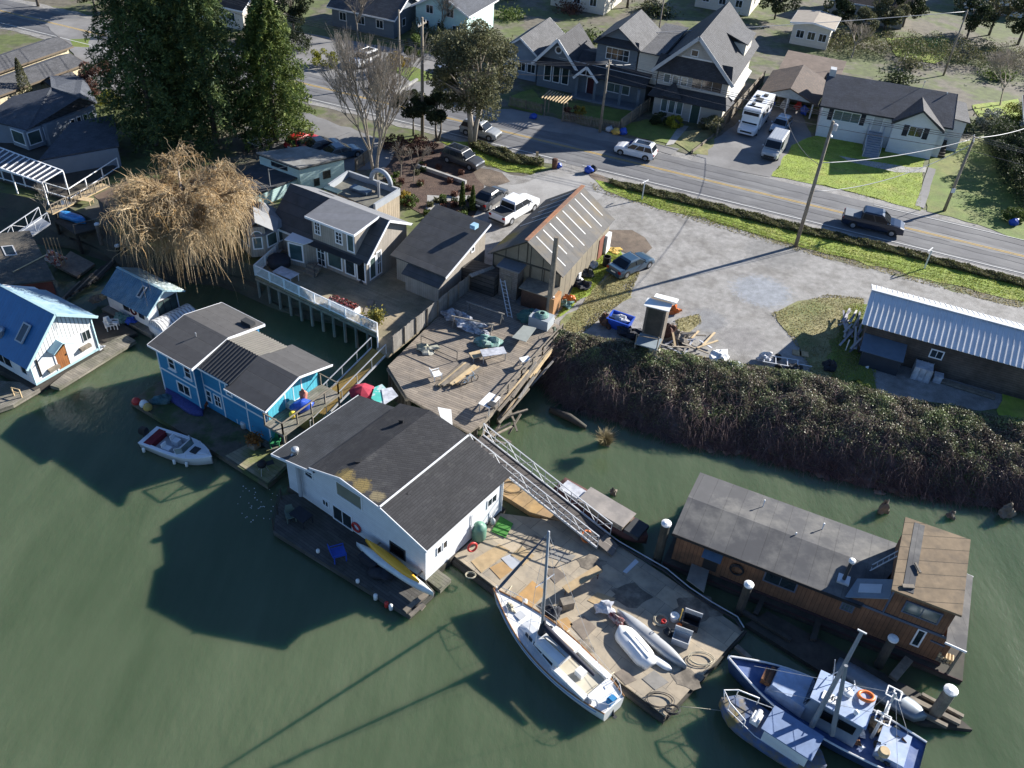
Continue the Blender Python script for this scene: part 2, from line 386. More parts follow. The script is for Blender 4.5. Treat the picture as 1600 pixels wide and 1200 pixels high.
sheet('car_park',[(880,258),(935,280),(950,302),(1000,315),(1120,346),(1250,392),(1400,430),(1600,482),(1800,530),(1800,570),(1560,640),(1400,622),(1300,600),(1200,580),(1100,570),(1000,545),(870,514),(800,500),(760,440),(740,345),(690,272),(640,262),(655,245),(700,236),(760,262),(820,276)],.004,M['gravel'],.4,5)
sheet('driveway',[(862,270),(930,274),(945,300),(925,325),(860,330),(800,345),(740,350),(735,330),(780,290),(820,285)],.008,M['gravel_pale'],.3,6)
strip('shoulder',-300,300,-5.0,5.4,.014,M['gravel'],.3,7)
strip('road',-300,300,-4.05,4.05,.024,M['asphalt'],.05,8)
for i,v in enumerate((-2.75,-1.15,1.15,2.75)):strip('wheel_track',-300,300,v-.42,v+.42,.034,M['tyreband'],.12,20+i)
strip('lane_centre',-300,300,-.7,.7,.034,M['lane'],.12,30)
for v in(-.17,.07):strip('centre_line',-300,300,v,v+.10,.044,M['yellowline'])
strip('edge_line',-5,300,-3.75,-3.63,.044,M['whiteline'])
strip('edge_line',-300,-7,-3.75,-3.63,.044,M['whiteline'])
strip('edge_line',25,300,3.55,3.65,.044,M['whiteline'])
sheet('grass_verge',[(930,281),(960,287),(1060,312),(1250,360),(1400,395),(1600,447),(1800,500),(1800,530),(1600,472),(1400,424),(1250,386),(1120,345),(1050,331),(985,313),(945,298)],.010,M['lawn_bright'],.3,9)
sheet('grass_verge',[(690,222),(740,222),(790,244),(852,262),(830,272),(795,268),(760,257),(720,240)],.012,M['lawn_bright'],.3,10)
sheet('soil_patch',[(918,268),(940,276),(955,288),(975,300),(960,305),(935,292)],.008,M['soil'],.3,11)
sheet('soil_patch',[(745,262),(790,270),(800,285),(770,292),(735,284),(700,270)],.008,M['soil'],.4,12)
sheet('soil_patch',[(950,358),(985,360),(1012,372),(1022,390),(1000,402),(965,390),(946,380)],.009,M['soil'],.4,13)
sheet('grass_patch',[(942,384),(965,388),(975,400),(950,425),(930,450),(905,470),(880,492),(868,496),(885,462),(915,440)],.011,M['lawn_bright'],.35,14)
sheet('grass_patch',[(930,450),(985,415),(1000,425),(975,448),(985,462),(950,480),(920,500),(900,525),(876,518),(885,492)],.009,M['drygrass'],.4,15)
sheet('grass_patch',[(1210,488),(1245,470),(1290,462),(1345,468),(1352,520),(1330,570),(1290,600),(1255,560),(1238,528)],.009,M['drygrass'],.4,16)
sheet('grass_patch',[(1318,480),(1360,475),(1350,560),(1370,615),(1300,602),(1290,560)],.012,M['lawn'],.4,17)
sheet('grass_patch',[(1560,625),(1575,560),(1640,560),(1700,690),(1560,660)],.012,M['lawn_bright'],.4,18)
sheet('grass_patch',[(1060,500),(1090,492),(1095,505),(1075,522),(1055,520)],.009,M['drygrass'],.3,19)
sheet('garden_bed',[(600,250),(625,222),(690,225),(735,268),(760,290),(735,345),(690,350),(620,310),(600,285)],.010,M['mulch'],.3,21)
sheet('path',[(668,306),(735,306),(735,313),(668,315)],.016,M['concrete'],.1,22)
sheet('path',[(668,315),(685,313),(688,345),(660,352)],.016,M['concrete'],.1,23)
sheet('parking_pad',[(380,200),(470,175),(560,205),(620,230),(600,265),(540,270),(400,240)],.010,M['pave'],.3,24)
sheet('pavement',[(390,40),(560,66),(700,90),(770,150),(720,178),(640,160),(480,118),(380,92)],.006,M['pave'],.4,25)
sheet('driveway',[(1078,252),(1100,228),(1128,212),(1185,165),(1250,170),(1268,215),(1232,240),(1203,278)],.012,M['pave'],.1,26)
sheet('lawn',[(1206,276),(1238,228),(1290,205),(1445,236),(1438,330),(1370,311),(1290,291)],.012,M['lawn_bright'],.2,27)
sheet('lawn',[(1452,240),(1520,215),(1640,250),(1620,385),(1530,352),(1446,330)],.012,M['lawn'],.2,28)
sheet('path',[(1430,322),(1444,326),(1462,265),(1450,262)],.018,M['pave'],.05,29)
sheet('path',[(1310,244),(1345,250),(1420,262),(1448,262),(1446,270),(1400,270),(1330,254)],.018,M['concrete'],.05,30)
sheet('lawn',[(968,196),(1010,186),(1068,196),(1043,225),(1000,216),(972,206)],.012,M['lawn'],.2,31)
sheet('lawn',[(1052,222),(1068,205),(1124,205),(1105,242),(1078,240)],.012,M['drygrass'],.2,32)
sheet('path',[(1040,228),(1062,196),(1076,198),(1052,226)],.018,M['concrete'],.02,33)
sheet('lawn',[(800,150),(830,140),(850,160),(845,182),(795,166)],.012,M['lawn'],.2,34)
sheet('lawn',[(885,160),(995,175),(965,196),(890,182)],.012,M['lawn'],.2,35)
sheet('forecourt',[(745,175),(800,170),(880,188),(980,216),(1060,232),(1050,242),(900,212),(770,192)],.010,M['pave'],.2,36)
sheet('lawn',[(1385,60),(1480,60),(1490,82),(1460,100),(1400,88)],.012,M['lawn_bright'],.3,37)
sheet('lawn',[(1520,165),(1590,155),(1600,200),(1540,200)],.012,M['lawn_bright'],.3,38)
sheet('lawn',[(600,105),(650,105),(700,125),(640,128)],.012,M['lawn'],.3,39)
sheet('lawn',[(108,62),(140,60),(140,74),(112,74)],.012,M['lawn'],.2,40)
sheet('pavement',[(60,30),(200,30),(260,110),(200,170),(150,150),(105,70)],.008,M['pave'],.2,41)
G=glassmat('window_glass');G2=glassmat('pale_window_glass',(.10,.14,.14),.12);GB=glassmat('dark_window_glass',(.008,.01,.012),.1)
GG=glassmat('greenish_window_glass',(.06,.09,.085),.1)
M['white']=mat('white_paint',(.74,.75,.75),(.64,.65,.64),amt=.05,mscale=.6,rough=.6)
M['trim']=mat('white_trim',(.72,.73,.74),amt=.06,rough=.55)
M['grey_trim']=mat('grey_trim',(.42,.43,.44),amt=.08)
M['dark_trim']=mat('dark_trim',(.03,.033,.036),amt=.2)
M['black']=mat('black_rubber',(.012,.012,.013),rough=.7,amt=.2)
M['metal']=mat('galvanised_metal',(.55,.56,.57),(.42,.43,.44),rough=.4,metal=.6,amt=.1)
M['alu']=mat('aluminium',(.52,.53,.54),rough=.45,metal=.35,amt=.08)
M['rust']=mat('rusty_steel',(.16,.07,.03),(.08,.04,.03),rough=.9,amt=.3,scale=4)
M['wood_grey']=boards('weathered_boards',(.27,.25,.22),(.19,.175,.155),w=.15,axis=0,dirt=(.12,.11,.09),length=3.6,dlo=.5,dhi=.75)
M['wharf']=boards('wharf_planks',(.27,.225,.175),(.18,.15,.12),w=.22,axis=1,gap=.13,gapc=.25,dirt=(.17,.15,.13),length=4.5,amt=.2,scale=1.2,dlo=.48,dhi=.7)
M['deckplank']=boards('deck_planks',(.31,.255,.17),(.24,.20,.135),w=.15,axis=1,gap=.12,gapc=.4,dirt=(.17,.15,.09),length=3.6,amt=.18,scale=1,dlo=.45,dhi=.7)
M['floatplank']=boards('float_planks',(.25,.225,.185),(.17,.155,.13),w=.2,axis=1,gap=.1,gapc=.35,dirt=(.12,.12,.08),length=3,amt=.2,scale=1.5)
M['timber']=mat('timber',(.22,.185,.14),(.15,.13,.105),amt=.25,scale=3,mscale=1.2)
M['timber_new']=mat('fresh_timber',(.50,.38,.22),(.42,.31,.18),amt=.15,scale=3)
M['timber_dark']=mat('wet_timber',(.055,.047,.038),(.035,.035,.025),amt=.3,scale=2)
M['rope']=mat('rope',(.42,.38,.28),amt=.2,scale=8)
M['blackrope']=mat('black_hose',(.02,.02,.022),amt=.2,rough=.6)
M['wire']=mat('power_cable',(.05,.05,.055),amt=0,rough=.6)
M['wire_pale']=mat('pale_cable',(.42,.42,.42),amt=0,rough=.5)
M['polewood']=mat('pole_wood',(.20,.165,.125),(.27,.23,.18),amt=.2,scale=2,mscale=.8)
M['blue_plastic']=mat('blue_plastic',(.02,.075,.42),rough=.45,amt=.12,scale=3)
M['red_plastic']=mat('red_plastic',(.45,.03,.025),rough=.45,amt=.12,scale=3)
M['orange_plastic']=mat('orange_plastic',(.62,.16,.03),rough=.5,amt=.12)
M['tarp_grey']=mat('grey_tarp',(.50,.51,.54),(.34,.35,.38),rough=.55,amt=.2,scale=3,mscale=2)
M['net_green']=mat('green_fishing_net',(.10,.24,.20),(.22,.30,.27),amt=.35,scale=7,mscale=3,bump=.05,bscale=18)
M['cloth_dark']=mat('dark_cloth',(.02,.022,.03),amt=.3,scale=4)
M['whiteplastic']=mat('white_plastic',(.72,.72,.70),rough=.5,amt=.08)
M['plywood']=mat('plywood',(.42,.30,.16),(.34,.25,.14),amt=.18,scale=2.5)
M['roof_black']=boards('dark_rolled_roofing',(.048,.05,.053),(.058,.06,.064),w=.95,axis=1,gap=.035,gapc=.5,amt=.24,scale=1.2,bump=.008,dirt=(.075,.073,.07),dlo=.52,dhi=.75)
def shingle(name,c1,c2,**k):return boards(name,c1,c2,w=.17,axis=1,gap=.2,gapc=.5,length=.42,**({'amt':.2,'scale':.8,'bump':.012,'dirt':tuple(x*.62 for x in c1),'dscale':.7,'dlo':.52,'dhi':.72}|k))
M['sh_grey']=shingle('grey_shingles',(.105,.105,.11),(.075,.076,.08))
M['sh_dark']=shingle('charcoal_shingles',(.052,.053,.06),(.036,.037,.043))
M['sh_brown']=shingle('brown_shingles',(.10,.068,.05),(.07,.05,.04))
M['sh_navy']=shingle('blue_black_shingles',(.075,.083,.10),(.055,.062,.078))
class Wall:
 """a vertical wall plane of a thing: outside is to the right of a->b"""
 def __init__(s,root,a,b):
  s.root=root;s.a=V((a[0],a[1],0));s.b=V((b[0],b[1],0));s.d=(s.b-s.a).normalized();s.L=(s.b-s.a).length
  s.n=V((s.d.y,-s.d.x,0))
 def p(s,u,h,o=0.):return s.a+s.d*u+s.n*o+Z*h
 def px(s,x,y,off=0.0):
  r=ray(x,y);A=s.a+s.n*off;t=((A-CC).dot(s.n))/r.dot(s.n);q=CC+r*t;return(q-A).dot(s.d),q.z
 def win(s,u0,h0,u1,h1,nv=1,nh=1,fr=.09,fm=None,gm=None,name='window',label=None,proud=.05,sill=False,bar=.045):
  if u1<u0:u0,u1=u1,u0
  if h1<h0:h0,h1=h1,h0
  fm=fm or M['trim'];gm=gm or G;m=MB()
  def bx(ua,ub,ha,hb,o):m.obox(s.p(ua,ha,-.02),s.d*(ub-ua),s.n*(o+.02),Z*(hb-ha))
  bx(u0,u1,h1-fr,h1,proud);bx(u0,u1,h0,h0+fr,proud);bx(u0,u0+fr,h0+fr,h1-fr,proud);bx(u1-fr,u1,h0+fr,h1-fr,proud)
  for i in range(1,nv):u=u0+(u1-u0)*i/nv;bx(u-bar/2,u+bar/2,h0+fr,h1-fr,proud-.01)
  for i in range(1,nh):h=h0+(h1-h0)*i/nh;bx(u0+fr,u1-fr,h-bar/2,h+bar/2,proud-.013)
  o=part(m,name,fm,s.root);setp(o,label)
  g=MB();g.obox(s.p(u0+fr*.7,h0+fr*.7,-.02),s.d*(u1-u0-fr*1.4),s.n*.033,Z*(h1-h0-fr*1.4));part(g,'pane',gm,o)
  if sill:k=MB();k.obox(s.p(u0-.06,h0-.07,-.01),s.d*(u1-u0+.12),s.n*(proud+.08),Z*.068);part(k,'sill',fm,o)
  return o
 def winpx(s,p0,p1,**k):
  a=s.px(*p0);b=s.px(*p1);return s.win(a[0],a[1],b[0],b[1],**k)
 def door(s,u0,h0,u1,h1,m,fm=None,name='door',label=None):
  k=MB();k.obox(s.p(u0,h0,-.02),s.d*(u1-u0),s.n*.06,Z*(h1-h0))
  for(a,b,c,d)in((u0-.09,u0-.002,h0,h1+.09),(u1+.002,u1+.09,h0,h1+.09),(u0,u1,h1+.002,h1+.09)):
   pass
  o=part(k,name,m,s.root);setp(o,label)
  f=MB()
  for(a,b,c,d)in((u0-.1,u0-.002,h0,h1+.1),(u1+.002,u1+.1,h0,h1+.1),(u0,u1,h1+.002,h1+.1)):f.obox(s.p(a,c,-.02),s.d*(b-a),s.n*.08,Z*(d-c))
  part(f,'door_frame',fm or M['trim'],o)
  hnd=MB();c=s.p(u1-.12,h0+(h1-h0)*.48,.04);hnd.obox(c,s.d*.05,s.n*.06,Z*.14);part(hnd,'handle',M['dark_trim'],o);return o
 def board(s,u0,h0,u1,h1,t=.04):
  pass
def footprint(A,ang,L,D):
 d=d2(ang);b=d2(ang+90);A=V((A[0],A[1],0));return[A,A+d*L,A+d*L+b*D,A+b*D]
def walls4(root,F):return[Wall(root,F[i],F[(i+1)%4])for i in range(4)]
def shell(root,F,z0,prof,m,across=False,name='wall'):
 """prof: gable outline; across False: in the front plane (s along front, h), swept to the back; True: in the right plane, swept to the left"""
 mb=MB();d=(F[1]-F[0]).normalized();b=(F[3]-F[0]).normalized();L=(F[1]-F[0]).length;D=(F[3]-F[0]).length
 if not across:mb.prism(F[0],d,Z,prof,b,D)
 else:mb.prism(F[1],b,Z,prof,-d,L)
 return part(mb,name,m,root)
def gable(root,F,z0,ze,zr,wm,rm,along='L',over=(.35,.35),t=.12,rp=.5,ze2=None,roof=True,fascia=None):
 """rectangular house with a gable roof; ridge along 'L' (parallel to the front) or 'D'"""
 ze2=ze if ze2 is None else ze2;d=(F[1]-F[0]).normalized();b=(F[3]-F[0]).normalized();L=(F[1]-F[0]).length;D=(F[3]-F[0]).length
 if along=='L':o,e,W,sw,Ls=F[0],b,D,d,L
 else:o,e,W,sw,Ls=F[0],d,L,b,D
 prof=[(0,z0),(W,z0),(W,ze2),(W*rp,zr),(0,ze)]
 mb=MB();mb.prism(o,e,Z,prof,sw,Ls);part(mb,'wall',wm,root)
 if roof:
  r=MB();oe,og=over
  for(wa,wb,za,zb,sg)in((0,W*rp,ze,zr,-1),(W,W*rp,ze2,zr,1)):
   sl=(zr-za)/abs(wb-wa);p0=o+e*(wa+sg*oe)+Z*(za-sl*oe+t);p1=o+e*wb+Z*(zr+t)
   a=-sw*og;c=sw*(Ls+og)
   r.slab([p0+a,p0+c,p1+c,p1+a],t)
  part(r,'roof',rm,root)
  if fascia:
   k=MB()
   for(wa,wb,za,zb,sg)in((0,W*rp,ze,zr,-1),(W,W*rp,ze2,zr,1)):
    sl=(zr-za)/abs(wb-wa);p0=o+e*(wa+sg*(oe+.015))+Z*(za-sl*oe);p1=o+e*wb+Z*zr
    for q in(-sw*(og+.03),sw*(Ls+og+.005)):
     k.obox(p0+q-Z*.1,(p1-p0),sw*.025,Z*(.1+t+.015))
    k.obox(p0-sw*og-Z*.06,sw*(Ls+2*og),e*sg*.025,Z*(.06+t))
   part(k,'fascia',fascia,root)
 return walls4(root,F)
def flatroof(root,pts,t,m,name='roof',udir=0):mb=MB();mb.slab(pts,t);return part(mb,name,m,root,udir=udir)
def corr(root,a,b,c,d,m,pitch=.2,amp=.03,t=.02,name='roof',flat=False,parent=None):
 """ribbed metal sheet: ribs run from edge a-b (low) to d-c (high); a->b is across the ribs"""
 a,b,c,d=map(V,(a,b,c,d));n=(b-a).cross(d-a).normalized()
 if n.z<0:n=-n
 L=(b-a).length;K=max(2,int(L/pitch));mb=MB();A=[];B=[]
 for i in range(K):
  for(f,h)in(((0,0),(.35,0),(.45,1),(.75,1),(.85,0))if not flat else((0,0),(.80,0),(.84,1),(.96,1))):
   q=(i+f)/K;A.append(a.lerp(b,q)+n*amp*h);B.append(d.lerp(c,q)+n*amp*h)
 A.append(b);B.append(c);n2=len(A)
 for q in range(n2-1):mb.quad(A[q],A[q+1],B[q+1],B[q])
 for q in range(n2-1):mb.quad(B[q]-n*t,B[q+1]-n*t,A[q+1]-n*t,A[q]-n*t)
 for q in range(n2-1):mb.quad(A[q+1],A[q],A[q]-n*t,A[q+1]-n*t);mb.quad(B[q],B[q+1],B[q+1]-n*t,B[q]-n*t)
 return part(mb,name,m,parent or root)
def skylight(root,c,u,v,L,W,roofpart=None):
 """raised roof window: c centre on the slope, u and v unit vectors in the slope"""
 n=u.cross(v).normalized();n=n if n.z>0 else-n;mb=MB()
 for s in(-1,1):
  mb.obox(c+v*(s*(W/2-.05)-.05)-u*L/2,u*L,v*.1,n*.12);mb.obox(c+u*(s*(L/2-.05)-.05)-v*(W/2-.1),u*.1,v*(W-.2),n*.12)
 o=part(mb,'skylight',M['grey_trim'],root);g=MB();g.obox(c-u*(L/2-.1)-v*(W/2-.1),u*(L-.2),v*(W-.2),n*.1);part(g,'pane',G,o);return o
def vent(root,p,h=.3,r=.1,name='roof_vent',m=None):
 mb=MB();p=V(p);mb.cyl(p-Z*.1,p+Z*h,r*.6,n=8);mb.cyl(p+Z*(h+.002),p+Z*(h+.12),r*1.2,r*.9,n=8);return part(mb,name,m or M['metal'],root)
def railing(mb,P,h=1.,post=1.6,w=.05,rails=(1.0,),pick=0,pw=.03,cap=True):
 """posts, rails and pickets along a polyline of base points"""
 for a,b in zip(P,P[1:]):
  a,b=V(a),V(b);L=(b-a).length;k=max(1,round(L/post));
  for i in range(k+1):q=a.lerp(b,i/k);mb.bar(q,q+Z*h,w*1.4)
  for r in rails:mb.bar(a+Z*(h*r-.001*r),b+Z*(h*r-.001*r),w,w)
  if pick:
   nn=int(L/pick)
   for i in range(1,nn):q=a.lerp(b,i/nn);mb.bar(q+Z*.08,q+Z*(h-.02),pw)
def railing_thing(name,m,P,label,cat='railing',**k):
 mb=MB();railing(mb,P,**k);return solo(mb,name,m,label,cat)
def piles(root,pts,z1,r=.15,m='timber_dark'):
 for p in pts:mb=MB();mb.cyl((p[0],p[1],-1),(p[0],p[1],z1),r*1.1,r,8);part(mb,'pile',M[m],root)
def lifebuoy(p,nrm,R=.33,label='',m=None,host=None):
 mb=MB();mb.torus(p,R,.075,nrm);return solo(mb,'life_ring',m or M['red_plastic'],label,'life ring',smooth=True)
def rope(pts,r=.02,m=None,label='',name='rope',cat='rope',group=None):
 mb=MB();mb.tube(pts,r,5);return solo(mb,name,m or M['rope'],label,cat,group,smooth=True)
def coil(c,R,turns,r=.025,dz=.03,ang=0,sq=1.):
 c=V(c);P=[];K=int(turns*16)
 for i in range(K):t=i/16*2*pi;q=R*(1-.12*sin(t*.37));P.append(c+V((q*cos(t),q*sin(t)*sq,.03+dz*i/16)))
 return P
 # floating homes in front
FZ=.5
A=at(453,762,FZ);B=at(665,907,FZ);A.z=B.z=0
hd=(B-A).normalized();hang=angof(hd);hb=d2(hang+90);HL=(B-A).length;HD=7.6
M['wh_wall']=boards('white_lap_siding',(.66,.68,.70),(.62,.64,.66),w=.18,axis=1,gap=.1,gapc=.78,amt=.05,bump=.008)
moss=at(547,742,5.2)
M['wh_roof']=shingle('old_dark_shingles',(.029,.029,.032),(.018,.018,.021),dirt=(.06,.059,.057),dscale=.9,dlo=.55,dhi=.8,spot=[(tuple(at(540,748,5.0)),1.15,(.17,.125,.04)),(tuple(at(566,762,5.0)),1.1,(.17,.125,.04)),(tuple(at(590,777,5.0)),.8,(.16,.13,.07))])
M['wh_roof2']=shingle('grey_black_shingles',(.05,.053,.058),(.038,.041,.046))
wh=thing('floating_house','large white two-storey floating house with a broad dark shingled gable roof','floating house',A+Z*.1)
F=footprint(A,hang,HL,HD)
prof=[(0,FZ),(HL,FZ),(HL,3.95),(8.75,4.95),(5.5,5.25),(3.05,4.45),(3.05,4.12),(0,3.42)]
shell(wh,F,FZ,prof,M['wh_wall'])
W=walls4(wh,F)
def wp(s,q,h):return A+hd*s+hb*q+Z*h
r1=MB();o=-.35
r1.slab([wp(2.75,o,4.40),wp(5.5,o,5.33),wp(5.5,HD+.3,5.33),wp(2.75,HD+.3,4.40)],.12)
r1.slab([wp(5.5,o,5.33),wp(8.8,o,5.02),wp(8.8,HD+.3,5.02),wp(5.5,HD+.3,5.33)],.12)
r1.slab([wp(8.8,o,5.02),wp(12.45,o,3.88),wp(12.45,HD+.3,3.88),wp(8.8,HD+.3,5.02)],.12)
part(r1,'roof',M['wh_roof'],wh)
r2=MB();r2.slab([wp(-.95,o,3.27),wp(3.04,o,4.22),wp(3.04,HD,4.22),wp(-.95,HD,3.27)],.12)
part(r2,'lower_roof',M['wh_roof2'],wh)
k=MB();k.bar(wp(8.8,o-.02,5.075),wp(8.8,HD+.3,5.075),.10,.07)
k.bar(wp(-.98,o-.03,3.19),wp(3.04,o-.03,4.14),.05,.2);k.bar(wp(2.72,o-.03,4.33),wp(5.5,o-.03,5.25),.05,.16);k.bar(wp(5.5,o-.03,5.25),wp(8.8,o-.03,4.94),.05,.16);k.bar(wp(8.8,o-.03,4.94),wp(12.48,o-.03,3.8),.05,.16)
k.bar(wp(-.98,o,3.2),wp(-.98,HD,3.2),.05,.14)
part(k,'fascia',M['trim'],wh)
f0,f1=W[0],W[1]
f0.winpx((567,799),(524,749),nv=1,nh=1,gm=mat('blind',(.20,.20,.15),rough=.5,amt=.1),label='big picture window with olive blind')
k0=f0.px(523,746);k1=f0.px(566,773);f0.win(k0[0],k0[1]+.12,k1[0],k0[1]+.52,nv=2,name='window')
f0.win(1.75,2.85,2.55,3.6,nh=2)
f0.winpx((503,777),(515,795),nv=2)
f0.winpx((519,786),(552,830),nv=2,fr=.08,name='sliding_door')
f0.winpx((609,844),(634,877),fm=M['dark_trim'],gm=GB)
f1.win(1.0,1.9,1.42,2.6,fr=.05,gm=GB);f1.win(1.55,1.9,1.97,2.6,fr=.05,gm=GB);f1.win(5.9,2.0,6.9,2.75,nv=2,fr=.06)
mb=MB();q=f0.px(474,720);mb.cyl(f0.p(1.4,.9,.25),f0.p(1.4,3.6,.25),.14,n=12);part(mb,'flue_pipe',M['grey_trim'],wh)
mb=MB();c=at(462,712,3.5);mb.lathe(c,[(.16,-.1),(.16,.35),(.26,.4),(.26,.62),(.1,.7)],12);mb.lathe(c,[(.4,-.03),(.3,.1)],12);part(mb,'chimney_cowl',M['metal'],wh,smooth=True)
for(x,y,z)in((560,725,5.05),(627,660,5.05),(634,774,4.6),(697,712,4.6)):
 mb=MB();c=at(x,y,z);mb.obox(c-V((.13,.13,.1)),V((.26,0,0)),V((0,.26,0)),Z*.36);mb.cbox(c+Z*.262,.34,.34,.06);part(mb,'roof_vent',M['black'],wh)
mb=MB();mb.bar(f1.p(4.3,1.6,.05),f1.p(4.3,2.8,.05),.04);mb.obox(f1.p(4.2,1.5,0),f1.d*.25,f1.n*.14,Z*.35);part(mb,'meter_box',M['grey_trim'],wh)
mb=MB();mb.cyl(f1.p(HD-.15,.6,.06),f1.p(HD-.15,3.7,.06),.05,n=8);part(mb,'downpipe',M['trim'],wh)
mb=MB()
P=[at(427,830,.45),at(640,962,.45),at(680,925,.45),at(662,905,.45),at(470,770,.45),at(436,775,.45)]
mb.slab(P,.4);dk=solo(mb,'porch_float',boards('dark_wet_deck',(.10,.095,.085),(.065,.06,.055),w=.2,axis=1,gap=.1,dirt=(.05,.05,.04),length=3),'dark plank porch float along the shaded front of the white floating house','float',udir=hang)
mb=MB();mb.slab([q-Z*.0 for q in(wp(-.2,-.05,.49),wp(HL+.1,-.05,.49),wp(HL+.1,HD+.3,.49),wp(-.2,HD+.3,.49))],.55);part(mb,'base_float',M['timber_dark'],wh)
mb=MB();mb.slab([at(666,905,.5),at(688,922,.5),at(705,905,.5),at(683,888,.5)],.35);mb.cyl(at(690,917,.5),at(690,917,1.0),.03,n=6);solo(mb,'step_float',M['floatplank'],'small bleached square landing float at the white house corner','float',udir=hang)
mb=MB();railing(mb,[at(440,780,.46),at(428,828,.46)],h=1.0,post=1.5,w=.05,rails=(1.,.5));solo(mb,'railing',M['timber_dark'],'dark timber railing at the left end of the white house porch','railing')
for i,(p,q,w)in enumerate((((632,955),(650,940),.3),((640,962),(655,950),.22),((645,945),(668,928),.3),((655,952),(662,944),.35),((655,935),(676,922),.25))):
 mb=MB();a,b=at(*p,.55),at(*q,.62);mb.bar(a,b,w,.12);solo(mb,'timber_offcut',M['timber'],['bleached plank end at the very tip of the white house porch','short plank beside the porch tip','long bleached plank under the white canoe tip','squared timber block at the porch corner','pale plank nearest the landing float'][i],'plank','loose timber on the porch end')
def hull(mb,c,ang,L,W,H,n=13,m=9,keel=.0,up=True,sheer=.25,full=.75,pitch=0.,transom=0.,inv=False,roll=0.):
 """closed hull; up: open side up is decked over, inv: lies keel up"""
 rings=[];a=d2(ang);b=d2(ang+90);c=V(c)
 for i in range(n):
  t=i/(n-1);x=(t-.5)*L;s=1-abs(2*t-1)**(2/(1-full)*.5 if full<1 else 2)
  if transom and t<.5:s=max(s,transom+(1-transom)*min(1,t*3))
  s=max(s,.03);hw=W/2*s;sh=H*(1+sheer*(2*t-1)**2);kb=H*.25*(abs(2*t-1)**3)*(0 if transom and t<.5 else 1)
  ring=[]
  for k in range(m):
   q=pi*k/(m-1);yy=-hw*cos(q);zz=sh-(sh-kb)*(sin(q)**.6 if sin(q)>0 else 0)
   ring.append((yy,zz))
  ring.append((hw*.5,sh+.05*H));ring.append((-hw*.5,sh+.05*H))
  pts=[]
  for(yy,zz)in ring:
   if inv:zz=H*1.1-zz;yy=-yy
   zz2=zz+pitch*x;cr,sr=cos(radians(roll)),sin(radians(roll))
   yy,zz2=yy*cr-zz2*sr,yy*sr+zz2*cr
   pts.append(c+a*x+b*yy+Z*zz2)
  rings.append(pts)
 mb.loft(rings)
def boat_px(p,q,z0,z1):a,b=at(*p,z0),at(*q,z1);return(a+b)/2,angof(b-a),(b-a).length,(b.z-a.z)/max(.1,V((b.x-a.x,b.y-a.y)).length)
c,ang,L,pt=boat_px((557,851),(677,930),1.0,1.0)
mb=MB();hull(mb,c,ang,L,.72,.32,inv=True,full=.7,sheer=.35);cn=solo(mb,'canoe',mat('white_canoe_gelcoat',(.62,.66,.66),(.5,.55,.55),rough=.4,amt=.08),'long pale grey-white canoe upturned on the porch rack, outer one','canoe',smooth=True)
c,ang,L,pt=boat_px((571,845),(655,912),1.25,1.25)
mb=MB();hull(mb,c,ang,L,.6,.3,inv=True,full=.65,sheer=.3);solo(mb,'kayak',mat('yellow_kayak_plastic',(.78,.40,.03),rough=.4,amt=.06),'bright yellow kayak upturned against the white house wall','kayak',smooth=True)
mb=MB()
for(x,y)in((585,868),(648,915)):
 a=at(x,y,.46);mb.bar(a,a+Z*.85,.09);mb.bar(a+hb*1.1,a+hb*1.1+Z*.95,.09);mb.bar(a+Z*.7-hb*.2,a+hb*1.3+Z*.74,.08)
solo(mb,'boat_rack',M['timber'],'timber trestle rack under the canoe and yellow kayak','rack')
def chair(name,p,ang,m,label,cat='chair',s=1.,low=False):
 t=thing(name,label,cat,p,ang);w=.3*s;h=.28*s if low else .42*s
 q=MB();q.box(-w,w,-w,w,h,h+.05);part(q,'seat',m,t,local=True)
 q=MB();q.prism((-w,w,h+.05),V((1,0,0)),V((0,.25,1)).normalized(),[(0,0),(2*w,0),(2*w*.85,.5*s),(2*w*.15,.5*s)],V((0,1,0)),.05);part(q,'backrest',m,t,local=True)
 for sx in(-1,1):
  q=MB();q.box(sx*w-.03,sx*w+.03,-w,w+.08,h+.2,h+.24);q.box(sx*w-.025,sx*w+.025,-w,-w+.05,h+.05,h+.2);part(q,'armrest',m,t,local=True)
  for sy in(-1,1):q=MB();q.box(sx*(w-.03)-.03,sx*(w-.03)+.03,sy*(w-.04)-.03,sy*(w-.04)+.03,0,h-.001);part(q,'leg',m,t,local=True)
 return t
chair('garden_chair',at(530,872,.46),hang+150,M['blue_plastic'],'bright blue plastic armchair on the dark porch float',s=1.35)
def table(name,p,ang,L,W_,h,m,label,top=.04,lm=None):
 t=thing(name,label,'table',p,ang);q=MB();q.box(-L/2,L/2,-W_/2,W_/2,h-top,h);part(q,'table_top',m,t,local=True,udir=0)
 for sx in(-1,1):
  for sy in(-1,1):q=MB();x,y=sx*(L/2-.08),sy*(W_/2-.08);q.box(x-.03,x+.03,y-.03,y+.03,0,h-top-.001);part(q,'leg',lm or m,t,local=True)
 return t
table('porch_table',at(472,815,.46),hang,1.3,.9,.7,M['cloth_dark'],'dark table in the deep shade at the left of the porch')
chair('garden_chair',at(455,812,.46),hang+60,mat('sage_chair',(.12,.16,.13)),'grey-green armchair at the left of the dark porch')
mb=MB();c=at(580,880,.46);mb.cbox(c,1.3,.7,.55,hang);mb.cbox(c+Z*.552,1.36,.76,.08,hang);solo(mb,'storage_box',M['cloth_dark'],'dark green-black storage chest on the porch under the kayak','box')
mb=MB();c=at(597,900,.46);mb.blob(c+Z*.25,.8,.5,.3,sd=4);solo(mb,'covered_barbecue',M['cloth_dark'],'black tarpaulin bundle on the porch near its right end','tarpaulin',smooth=True)
